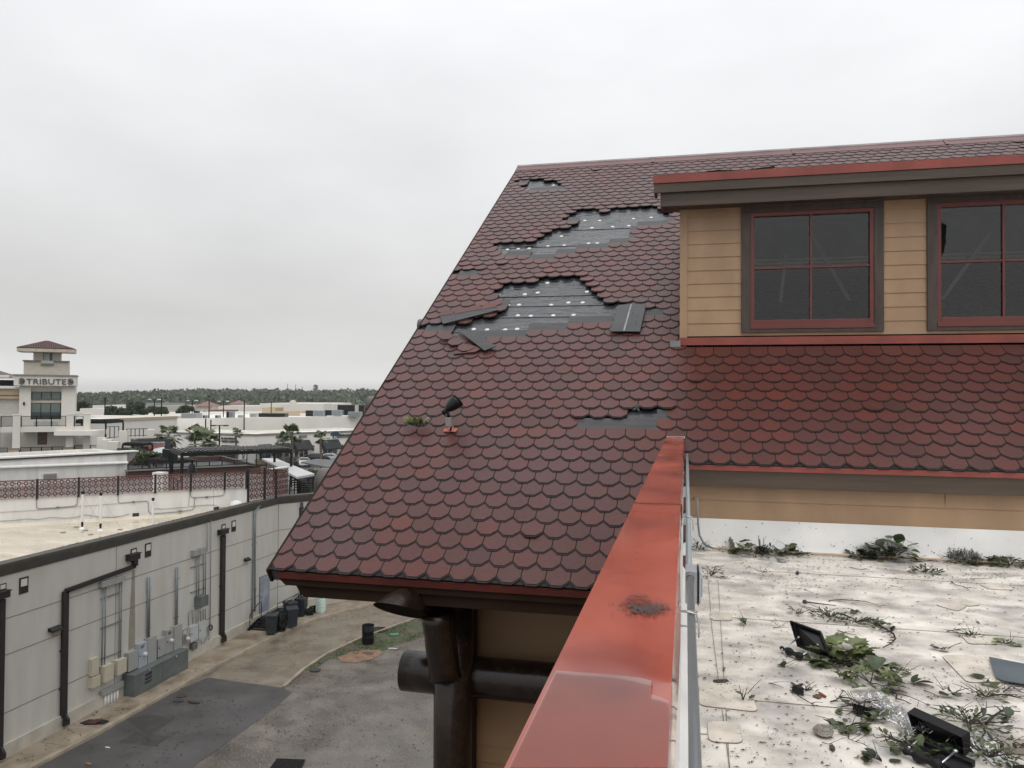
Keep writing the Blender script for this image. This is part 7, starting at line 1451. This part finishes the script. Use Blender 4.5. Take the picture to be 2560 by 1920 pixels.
for i in range(80):
    x = q.uniform(190, 2150); u = gy(*RR(x, 250), WYR-.03).x; b.t = .2; z = 10.95+q.random()**2*.25; y_ = WYR-.055 + .03*(z-10.95)/.25; s_ = q.uniform(.002, .006); b.add([(u-s_, y_-.006, z), (u, y_-.008, z-s_), (u+s_*1.6, y_-.006, z), (u, y_-.006, z+s_)], [(0, 1, 2, 3)])
for i in range(420):
    y_ = q.uniform(.8, 5); b.t = .1; z = q.uniform(ZR+.12, ZR+.8); s_ = q.uniform(.002, .006); b.add([(PX1+.010, y_-s_, z), (PX1+.010, y_, z-s_*2), (PX1+.010, y_+s_, z), (PX1+.010, y_, z+s_*2)], [(0, 1, 2, 3)])
tag(b.build('fine_litter', LITTER), 'fine leaf crumbs and needles scattered over the white roof', 'litter', kind='stuff')
# ---- black brackets with threaded rods and post insulator
def bracket(label, quad, lift, rods, ins, seed, thick=.035, notch=False):
    """quad: 4 pixel corners (RR coords) and heights above roof"""
    P_ = [FP(x, y, DZ+z) for (x, y), z in zip(quad, lift)]; t = thing('light_bracket', label, 'bracket', P_[0], 0, 'broken black lamp brackets'); n = (P_[1]-P_[0]).cross(P_[3]-P_[0]).normalized()
    b = MB(); c = sum(P_, Vector())/4
    if n.y > 0: n = -n
    b.prism(P_, n*-.006); b.build('plate', BLACK, t, bevel=.002)
    b = MB()
    for i in range(4): b.bar(P_[i]+n*.012, P_[(i+1) % 4]+n*.012, .006, thick, upv=n)
    b.build('rim', BLACKM, t)
    for (a0, z0), (a1, z1) in rods:
        b = MB(); p = FP(*a0, DZ+z0); q_ = FP(*a1, DZ+z1); b.tube([p, q_], .0045, 8); b.build('threaded_rod', STEEL, t); d = (q_-p).normalized(); b = MB(); b.tube([p-d*.004, p+d*.010], .010, 6); b.build('nut', STEEL, t); b = MB(); b.tube([q_-d*.004, q_+d*.012], .009, 6); b.build('nut', STEEL, t)
    b = MB(); pts = [FP(*a, DZ+.02) for a in ins[:2]]; n_ = 12; d = pts[1]-pts[0]; rad = [.006, .016, .010, .009, .022, .026, .022, .015, .014, .018, .024, .024, .006]
    b.tube([pts[0]+d*(k/12)+Vector((0, 0, .006)) for k in range(13)], [r*ins[2] for r in rad], 16); b.build('grip', BLACKM, t)
    return t
def qz(x, y, z):
    """pixel that, at height z above the roof, is seen at RR(x,y)"""
    return (x, y)
def hp(x, y, z): return (x, y), z
bracket('black angular lamp bracket with two rods standing on the roof centre', [(775, 762), (958, 828), (1018, 990), (822, 915)], [.165, .13, .012, .02], [(((720, 940), .02), ((818, 865), .075)), (((825, 985), .02), ((935, 910), .06))], [(708, 930), (845, 990), 1.0], 1)
bracket('second black lamp bracket wrapped in chain mesh at the lower right', [(1518, 1300), (1850, 1450), (1860, 1560), (1560, 1430)], [.12, .12, .012, .012], [(((1495, 1540), .02), ((1565, 1475), .05)), (((1670, 1650), .02), ((1775, 1560), .05))], [(1455, 1560), (1700, 1660), 1.05], 2, .05)
t = thing('bracket_base', 'dark flat base plate lying under the second black bracket', 'plate', FP(1700, 1560)); b = MB(); b.prism([FP(1580, 1500, DZ+.01), FP(1900, 1640, DZ+.01), FP(1880, 1700, DZ+.01), FP(1760, 1700, DZ+.01), FP(1560, 1540, DZ+.01)], (0, 0, .02)); b.build('plate', BLACK, t); b = MB(); b.bar(FP(1590, 1510, DZ+.035), FP(1890, 1640, DZ+.035), .02, .02); b.build('rim', BLACKM, t)
# small black channel
t = thing('black_channel', 'short black folded metal channel lying left of the oak leaves', 'channel', FP(810, 1190)); b = MB()
a, c = FP(775, 1170, DZ+.03), FP(850, 1218, DZ+.0); a2, c2 = FP(845, 1150, DZ+.035), FP(852, 1170, DZ+.03)
b.add([FP(778, 1198), FP(853, 1222), FP(853, 1180, DZ+.03), FP(783, 1158, DZ+.03)], [(0, 1, 2, 3)]); b.prism([FP(783, 1158, DZ+.03), FP(853, 1180, DZ+.03), FP(835, 1160, DZ+.035), FP(850, 1148, DZ+.035)], (0, 0, .003)); b.build('folded_plate', BLACK, t); b = MB(); b.lathe([(0, 0), (.008, .002), (.008, .012), (0, .012)], 8, FP(778, 1172, DZ+.01)); b.build('bolt', STEEL, t)
# crushed black box
t = thing('crushed_box', 'crushed black plastic box between leaves beside the chain mesh', 'box', FP(1190, 1310)); b = MB(); q = random.Random(5)
P_ = [FP(1150, 1262, DZ+.05), FP(1240, 1285, DZ+.055), FP(1290, 1330, DZ+.03), FP(1270, 1360, DZ+.0), FP(1175, 1340, DZ+.0), FP(1152, 1300, DZ+.0)]; b.prism(P_, (0, 0, -.012)); b.build('shell', BLACK, t, bevel=.003)
b = MB()
for k in range(5): b.bar(P_[0].lerp(P_[1], k/5), P_[4].lerp(P_[3], k/5)+Vector((0, 0, .01)), .004, .006)
for k in range(3): b.tube([P_[0]+Vector((.01*k, 0, 0)), P_[0]+Vector((-.02+.01*k, .02, .035)), P_[0]+Vector((-.03+.015*k, .05, .04))], .002, 4)
b.build('ribs', BLACKM, t)
t = thing('plastic_block', 'black plastic block cut by the right bottom corner', 'block', FP(2150, 1640)); b = MB(); b.prism([FP(2125, 1640, DZ+.05), FP(2196, 1635, DZ+.05), FP(2210, 1670, DZ+.05), FP(2125, 1672, DZ+.05)], (0, 0, -.05)); b.build('block', BLACK, t, bevel=.004); b = MB(); [b.bar(FP(2135+k*14, 1642, DZ+.052), FP(2137+k*14, 1668, DZ+.052), .004, .006) for k in range(4)]; b.build('ribs', BLACKM, t)
# black lamp parts in the heap: upright threaded rods
t = thing('rod_clamp', 'black clamp with two upright threaded rods in the dark heap', 'clamp', FP(590, 330)); b = MB(); c = FP(590, 335)
b.tube([c+Vector((-.01, 0, .02)), c+Vector((-.022, 0, .185))], .0035, 6); b.tube([c+Vector((.03, 0, .02)), c+Vector((.03, 0, .16))], .0035, 6); b.build('threaded_rod', BLACKM, t)
b = MB()
for k in range(8): b.lathe([(0, .0), (.011, .001), (.011, .006), (0, .007)], 8, c+Vector((-.006-.0012*k, 0, .06+k*.011)))
b.prism([c+Vector(v) for v in ((-.06, -.02, 0), (.08, -.03, 0), (.07, -.02, .06), (.01, -.02, .075), (-.04, -.01, .07))], (0, .03, 0)); b.build('clamp_body', BLACK, t)
t = thing('grey_tag', 'small pale grey plate lying in front of the dark heap', 'plate', FP(715, 390)); b = MB(); b.prism([FP(675, 378, DZ+.012), FP(735, 385, DZ+.03), (FP(765, 402, DZ+.012)), FP(705, 402, DZ+.006)], (0, 0, .003)); b.build('plate', GALV, t)
# grey sheet
t = thing('metal_sheet', 'flat slate grey metal sheet cut off by the right edge', 'metal sheet', FP(2050, 1050)); b = MB(); b.prism([FP(1982, 980, DZ+.02), FP(2230, 1028, DZ+.02), FP(2300, 1155, DZ+.02), FP(2180, 1142, DZ+.02), FP(2060, 1122, DZ+.02), FP(2022, 1100, DZ+.02)], (0, 0, -.004)); b.build('sheet', GRSHEET, t); b = MB(); b.bar(FP(2022, 1100, DZ+.014), FP(2180, 1142, DZ+.014), .004, .012); b.build('edge', BLACKM, t)
# membrane flap at lower right and broken lath
b = MB(); b.prism([FP(1890, 1430, DZ+.006), FP(1960, 1425, DZ+.006), FP(2110, 1610, DZ+.006), FP(2010, 1640, DZ+.006), FP(1930, 1560, DZ+.006)], (0, 0, -.004)); b.build('membrane_flap', MEMB_W, flat)
t = thing('wood_lath', 'grey broken wooden lath at the lower right edge', 'lath', FP(2140, 1530)); b = MB(); b.prism([FP(2085, 1490, DZ+.03), FP(2230, 1478, DZ+.03), FP(2230, 1545, DZ+.03), FP(2070, 1530, DZ+.03)], (0, 0, -.025)); b.build('board', mat('grey_wood', (.28, .24, .20), .8, var=.25, scale=4, stretch=(1, 8, 1)), t)
# chain mesh: crumpled net of bright wire
def mesh_net(label, path, wid, cell, seed, m=STEEL, hgt=.05, r_=.0016, name='chain_mesh'):
    q = random.Random(seed); P_ = [FP(x, y) for x, y in path]; t = thing(name, label, 'wire mesh', P_[0], 0, 'pieces of wire mesh'); L_ = sum((P_[i+1]-P_[i]).length for i in range(len(P_)-1)); nu = max(4, int(L_/cell)); nv = max(3, int(wid/cell)); G = []
    def at(s_):
        d = s_*L_
        for i in range(len(P_)-1):
            l = (P_[i+1]-P_[i]).length
            if d <= l or i == len(P_)-2: return P_[i].lerp(P_[i+1], d/l), (P_[i+1]-P_[i]).normalized()
            d -= l
    for i in range(nu+1):
        p, d = at(i/nu); sd3 = Vector((-d.y, d.x, 0)); row = []
        for k in range(nv+1): f_ = k/nv-.5; row.append(p+sd3*f_*wid*(.8+.3*sin(i*.7))+Vector((q.uniform(-1, 1)*cell*.5, q.uniform(-1, 1)*cell*.5, .004+hgt*abs(sin(i*.9+k*.8))*q.uniform(.5, 1))))
        G.append(row)
    b = MB()
    for i in range(nu):
        for k in range(nv):
            for a, c in ((G[i][k], G[i+1][k+1]), (G[i+1][k], G[i][k+1])):
                m_ = (a+c)/2+Vector((q.uniform(-1, 1), q.uniform(-1, 1), q.uniform(0, 1)))*cell*.2; b.tube([a, m_, c], r_, 4, caps=False)
    b.build('wires', m, t)
mesh_net('crumpled bright chain mesh trailing up and left of the second bracket', [(1240, 1235), (1330, 1290), (1400, 1360), (1470, 1430), (1540, 1470)], .17, .016, 1)
mesh_net('bright chain mesh draped over the front of the second bracket', [(1570, 1440), (1650, 1475), (1760, 1510), (1850, 1555), (1910, 1590)], .10, .016, 2, hgt=.07, r_=.0022)
mesh_net('dark wire tangle standing on the leaf pile by the flashing', [(1740, 300), (1800, 320), (1860, 340), (1930, 365)], .14, .014, 3, m=mat('dull_wire', (.12, .12, .12), .5, metal=.5), hgt=.16, r_=.0013)
t = thing('wire_ball', 'small crushed ball of fine grey wire mesh near the bottom', 'wire ball', FP(972, 1425)); q = random.Random(9); b = MB(); c = FP(972, 1430, DZ+.02)
for k in range(60):
    a0 = q.uniform(0, 6.28); z = q.uniform(-.9, .9); pts = []
    for j_ in range(7): a = a0+j_*.35; s = (1-z*z)**.5; pts.append(c+Vector((cos(a)*s*.045, sin(a)*s*.055, z*.018+.004*sin(j_*2))))
    b.tube(pts, .0012, 4, caps=False)
b.build('wires', mat('ball_wire', (.38, .35, .31), .5, metal=.4), t)
b = MB(); b.lathe([(.04, -.016), (.048, 0), (.03, .014), (0, .016)], 16, c); b.build('core', mat('ball_core', (.2, .18, .15), .8, var=.5, scale=80), t)
# loose small bits with their own look
def bit(name, cat, label, pts, h, m):
    P_ = [FP(x, y, DZ+.001) for x, y in pts]; b = MB(); b.prism([p+Vector((0, 0, h)) for p in P_], (0, 0, -h)); o = b.build(name, m, loc=P_[0]); tag(o, label, cat)
bit('bark_chip', 'bark chip', 'dark bark chip near the bottom left of the roof', [(1008, 1532), (1030, 1530), (1045, 1552), (1030, 1560), (1010, 1545)], .012, BARK)
bit('shingle_chip', 'shingle chip', 'black chip at the end of the dark curved branch', [(1378, 812), (1400, 800), (1412, 806), (1398, 822), (1380, 824)], .012, BLACK)
bit('rust_chip', 'rust flake', 'orange rust flake between the channel and the box', [(942, 1200), (960, 1208), (992, 1228), (985, 1231), (950, 1215)], .008, mat('rust_flake', (.22, .06, .03), .8, var=.4, scale=20))
bit('rust_chip', 'rust flake', 'brown rust flake left of the orange one', [(905, 1222), (935, 1215), (965, 1228), (945, 1238)], .006, mat('rust_flake2', (.13, .06, .04), .8, var=.4, scale=20))
bit('black_clod', 'clod', 'small black clod in the upper part of the roof', [(802, 470), (815, 463), (825, 470), (822, 478), (805, 478)], .012, BLACK)
bit('brown_leaf', 'leaf', 'small reddish dry leaf in the upper right of the roof', [(1905, 762), (1922, 768), (1925, 776), (1908, 772)], .003, mat('dry_leaf', (.20, .09, .06), .8))
bit('brown_leaf', 'leaf', 'brown curled leaf on the strip seam', [(357, 1052), (375, 1050), (368, 1062), (358, 1063)], .006, mat('dry_leaf2', (.10, .06, .045), .8))
# ---- thin bent conduit and beige pipe along the wall foot
t = thing('wall_foot_pipe', 'thin beige pipe bending down from the wall and running along its foot', 'pipe', FP(220, 300)); u0 = gy(*RR(205, 60), WYR-.10).x
yb_ = FP(700, 345).y
a = FP(280, 333, DZ+.03); zt_ = gy(*RR(203, 20), yb_).z
pts = [Vector((FP(205, 250, DZ).x*.9, yb_, zt_))]; x0_ = gy(*RR(205, 150), yb_).x
vs = [Vector((x0_, yb_, zt_)), Vector((x0_+.005, yb_, ZR+.28)), Vector((x0_+.02, yb_, ZR+.16)), Vector((x0_+.07, yb_, ZR+.07)), Vector((x0_+.16, yb_, ZR+.03))]
b = MB(); b.tube(vs, .011, 10); b.build('bent_section', PIPE, t)
b = MB(); b.tube([Vector((x0_+.15, yb_, ZR+.03)), Vector((1.2, yb_+.0, ZR+.028)), Vector((2.4, yb_, ZR+.03)), Vector((12, yb_, ZR+.03))], .0115, 10); b.build('straight_section', BEIGE_PIPE, t)
b = MB(); b.tube([Vector((x0_-.05, yb_+.05, zt_-.02)), Vector((x0_-.03, yb_+.02, zt_+.03)), Vector((x0_, yb_, zt_)), Vector((x0_+.02, yb_, zt_-.03))], .007, 6); b.build('hook', GALV, t)
# ---- junction box on the parapet conduit
t = thing('junction_box', 'pale grey electrical junction box clamped on the parapet conduit', 'junction box', (.03, jb_y, cz-.1)); y0 = jb_y
b = MB(); b.box(.0, .040, y0, y0+.11, cz-.095, cz+.015); b.build('body', mat('box_grey', (.36, .37, .39), .4, var=.05), t, bevel=.003)
b = MB(); b.box(.0405, .044, y0-.003, y0+.113, cz-.099, cz+.019); b.build('gasket', BLACKM, t); b = MB(); b.box(.0445, .052, y0, y0+.11, cz-.095, cz+.015); b.box(.0522, .058, y0+.02, y0+.09, cz-.075, cz-.01); b.build('cover', mat('box_cover', (.42, .43, .45), .4, var=.05), t, bevel=.003)
b = MB(); b.tube([(.0155, y0-.045, cz), (.0155, y0+.0, cz)], .0145, 12); b.build('fitting', GALV, t)
# vertical rod clamp near the box: hanging strap end
# ---------------- things on the shingle roof
def roofpt(x, y, n=.02): u, v = rf(x, y); return RP(u, v, n)
zR = lambda x, y: (1000+x*.18083, 1000+y*.18083)
p = roofpt(*zR(695, 455)); t = thing('floodlight', 'black floodlight on a grey box with an orange base plate on the shingles', 'floodlight', p)
Q = UN.to_track_quat('Z', 'Y').to_matrix().to_4x4()
b = MB(); v0 = rf(*zR(695, 450)); w2 = .085; b.prism([RP(v0[0]-w2*.95, v0[1]-.02, .03), RP(v0[0]+w2*.95, v0[1]-.02, .03), RP(v0[0]+w2*.95, v0[1]+.05, .026), RP(v0[0]+.03, v0[1]+.06, .026), RP(v0[0]+.02, v0[1]+.10, .026), RP(v0[0]-.03, v0[1]+.10, .026), RP(v0[0]-.04, v0[1]+.05, .026), RP(v0[0]-w2*.95, v0[1]+.05, .026)], UN*-.006); b.build('base_plate', mat('orange_plate', (.45, .10, .06), .4), t)
tt = hypot(*(p-CAM).xy[:])
def bill(x, y): # point at the lamp's distance plane
    return hitp(x, y, p+Vector((0, 0, 0)), Vector((p.x, p.y, 0)).normalized())
b = MB(); c0 = bill(*zR(720, 400)); c1_ = bill(*zR(712, 365)); b.bar(p, c1_, .02, .02); b.build('stem', BROWN_R, t)
b = MB(); c0 = bill(*zR(685, 360)); c1_ = bill(*zR(678, 240)); b.bar(c0, c1_, .085, .075); b.build('grey_box', mat('lamp_box', (.26, .23, .215), .5), t, bevel=.004)
b = MB(); b.tube([bill(*zR(678, 250)), bill(*zR(668, 200)), bill(*zR(650, 165))], .018, 10); b.tube([bill(*zR(590, 185)), bill(*zR(640, 140))], .028, 12); b.build('knuckle', BLACKM, t)
b = MB(); a0 = bill(*zR(640, 145)); a1 = bill(*zR(745, 40)); ax = (a1-a0).normalized(); ax = (ax+Vector((0, .25, 0))).normalized(); L_ = (a1-a0).length
prof = [(-.02, .02), (.0, .035), (.04, .06), (.10, .085), (.16, .10), (.20, .108), (.24, .112)]
s_ = L_/.17*.98; b.tube([a0+ax*z*s_ for z, r in prof], [r*s_*1.05 for z, r in prof], 24); b.build('lamp_shade', BLACK, t)
b = MB(); b.tube([a0+ax*.235*s_, a0+ax*.262*s_], .115*s_*1.05, 24); b.build('lamp_rim', BLACKM, t)
# weed growing between shingles
p = roofpt(*zR(250, 390)); t = thing('weed', 'bright green weed sprouting between shingles left of the floodlight', 'plant', p); b = MB(); q = random.Random(8)
for i in range(75):
    f_ = q.uniform(-1, 1); base = p+UX*f_*.10+UN*.012; d = (UX*(f_*.8+q.uniform(-.5, .5))+UV*q.uniform(.0, .8)+UN*q.uniform(.2, 1)+Vector((0, -.3, 0))).normalized(); leaf(b, base+d*q.uniform(0, .05), d, UN, q.uniform(.05, .10), 'small', min(1, q.gauss(.72, .2)), q)
b.build('leaves', LEAF, t); b = MB(); [b.tube([p+UX*x, p+UX*x*1.4+UN*.08+UV*.03], .003, 4) for x in (-.06, -.02, .03, .08)]; b.build('stems', LEAF, t)
# small pale leaf on right bare patch
p = roofpt(*zC(1085, 478), .02); t = thing('stuck_leaf', 'small pale leaf sprig stuck at the short bare strip', 'leaf', p); b = MB(); q = random.Random(2)
for a in (0.4, 1.3, 2.4, 4.0, 5.2): leaf(b, p, UX*cos(a)+UV*sin(a), UN, .07, 'small', .95, q)
b.build('leaves', LEAF, t); b = MB(); b.tube([p-UX*.03, p+UX*.03+UN*.01], .003, 4); b.build('stem', TWIG, t)
# loose shingle strips
def strip(label, corners, n=.03, up_='red', tabs=4, lift=.0, z=zB):
    """corners: bottom-left, bottom-right, top-right, top-left in crop pixels"""
    P_ = [rf(*z(*c)) for c in corners]; ls_ = [n, n, n+lift, n+lift]; P3 = [RP(u, v, k) for (u, v), k in zip(P_, ls_)]
    t = thing('loose_shingle_strip', label, 'shingle strip', P3[0], 0, 'torn shingle strips lying on the roof'); return t, P3
t, P3 = strip('upper torn shingle strip lying slanted with its dark edge down', [(215, 578), (722, 450), (715, 420), (190, 508)], .05)
b = MB(); b.prism(P3, UN*-.008); b.build('dark_backing', HEADLAP, t)
b = MB(); b2_ = MB(); 
for k in range(4):
    f0, f1 = k/4+.008, (k+1)/4-.008; a = P3[3].lerp(P3[2], f0); c = P3[3].lerp(P3[2], f1); upd = (P3[3]-P3[0]).normalized()*.17; m_ = (a+c)/2
    b.t = [.35, .6, .5, .75][k]; b.prism([a+UN*.004, c+UN*.004, c+upd*.55+UN*.006, c.lerp(a, .25)+upd+UN*.006, a.lerp(c, .25)+upd+UN*.006, a+upd*.55+UN*.006], UN*-.006)
b.build('tabs', TABS, t)
t, P3 = strip('lower torn shingle strip lying diagonally with a dark back band', [(345, 635), (600, 830), (708, 788), (490, 655)], .06)
b = MB(); b.prism(P3, UN*-.008); b.build('dark_backing', HEADLAP, t)
b = MB()
for k, (x, y) in enumerate(((250, 690), (330, 740), (420, 790), (480, 800))):
    c = roofpt(*zB(x, y), .055-.006*k); b.t = [.4, .3, .6, .5][k]; a = R(-38); ex = UX*cos(a)+UV*sin(a); ey = -UX*sin(a)+UV*cos(a)
    b.prism([c+ex*(.115*cx)+ey*(.10*cy) for cx, cy in ((-1, .6), (-1, -.3), (-.45, -1), (.45, -1), (1, -.3), (1, .9))], UN*-.008)
b.build('tabs', TABS, t)
b = MB(); c = roofpt(*zB(385, 830), .03); b.prism([roofpt(*zB(310, 845), .03), roofpt(*zB(450, 835), .03), roofpt(*zB(455, 818), .03), roofpt(*zB(325, 815), .03)], UN*-.008); b.build('broken_tab', TABS, t)
t, P3 = strip('upside down torn strip with a pale adhesive line by the dormer', [(1765, 648), (2028, 650), (2086, 398), (1830, 400)], .05)
edge = [(1765, 648), (1740, 635), (1775, 600), (1760, 575), (1795, 545), (1775, 520), (1810, 500), (1785, 480), (1820, 455), (1800, 440), (1830, 405)]
b = MB(); b.prism([roofpt(*zB(x, y), .05) for x, y in [(2028, 650), (2086, 398), (1950, 394)]+edge[::-1]], UN*-.01); b.build('back_face', mat('strip_back', (.028, .029, .031), .4, var=.3), t)
b = MB(); b.bar(roofpt(*zB(1880, 646), .052), roofpt(*zB(1948, 400), .052), .022, .003, upv=UN); b.build('adhesive_line', mat('adhesive', (.30, .30, .30), .5, var=.4, scale=30), t)
b = MB(); q = random.Random(4)
for k in range(7):
    for s_ in (0, 1): y0_ = 410+k*26; x0_2 = 1975+s_*50-k*6; b.tube([roofpt(*zB(x0_2+q.uniform(-8, 8), y0_+d_2), .052) for d_2 in (0, 8, 16, 22)], .003, 4)
b.build('adhesive_drips', mat('adhesive2', (.18, .18, .18), .5), t)
# puddle films on the cap and flat roof
b = MB(); pts = [gz(*p, PZ+.002) for p in ((1270, 1919), (1368, 1720), (1390, 1676), (1405, 1676), (1450, 1680), (1530, 1684), (1590, 1692), (1615, 1698), (1632, 1702), (1628, 1735), (1650, 1742), (1672, 1752), (1675, 1800), (1673, 1919))]
b.poly(pts[::-1]); w1 = b.build('puddle', WATER, loc=pts[0]); tag(w1, 'big sheet of rainwater on the near end of the red cap', 'puddle')
b = MB(); c = gz(1595, 1502, PZ+.002); blob(b, c.x, c.y, .028, .07, c.z, 30, .15, 3); w1 = b.build('puddle', WATER, loc=c); tag(w1, 'small oval puddle on the red cap before the dark stain', 'puddle')
b = MB()
q = random.Random(6)
for k in range(520): c = gz(1612+q.gauss(0, 30), 1520+q.gauss(0, 8), PZ+.0022); blob(b, c.x, c.y, q.uniform(.0004, .0016), q.uniform(.002, .008), c.z+k*.000001, 8, .3, k)
b.build('soot_stain', mat('soot', (.045, .03, .025), .6), par)

# ---------------- rain haze
hz_ = MB(); hz_.box(-3600, 1500, -250, 5200, -1, 62); HM = bpy.data.materials.new('haze'); HM.use_nodes = True; hn = HM.node_tree.nodes; hn.remove(hn['Principled BSDF'])
hv = hn.new('ShaderNodeVolumePrincipled'); hv.inputs['Density'].default_value = .00014; hv.inputs['Color'].default_value = (.93, .94, .95, 1); HM.node_tree.links.new(hv.outputs[0], hn['Material Output'].inputs['Volume'])
tag(hz_.build('haze', HM), 'thin grey rain haze over the distant buildings and hill', 'haze', kind='stuff')
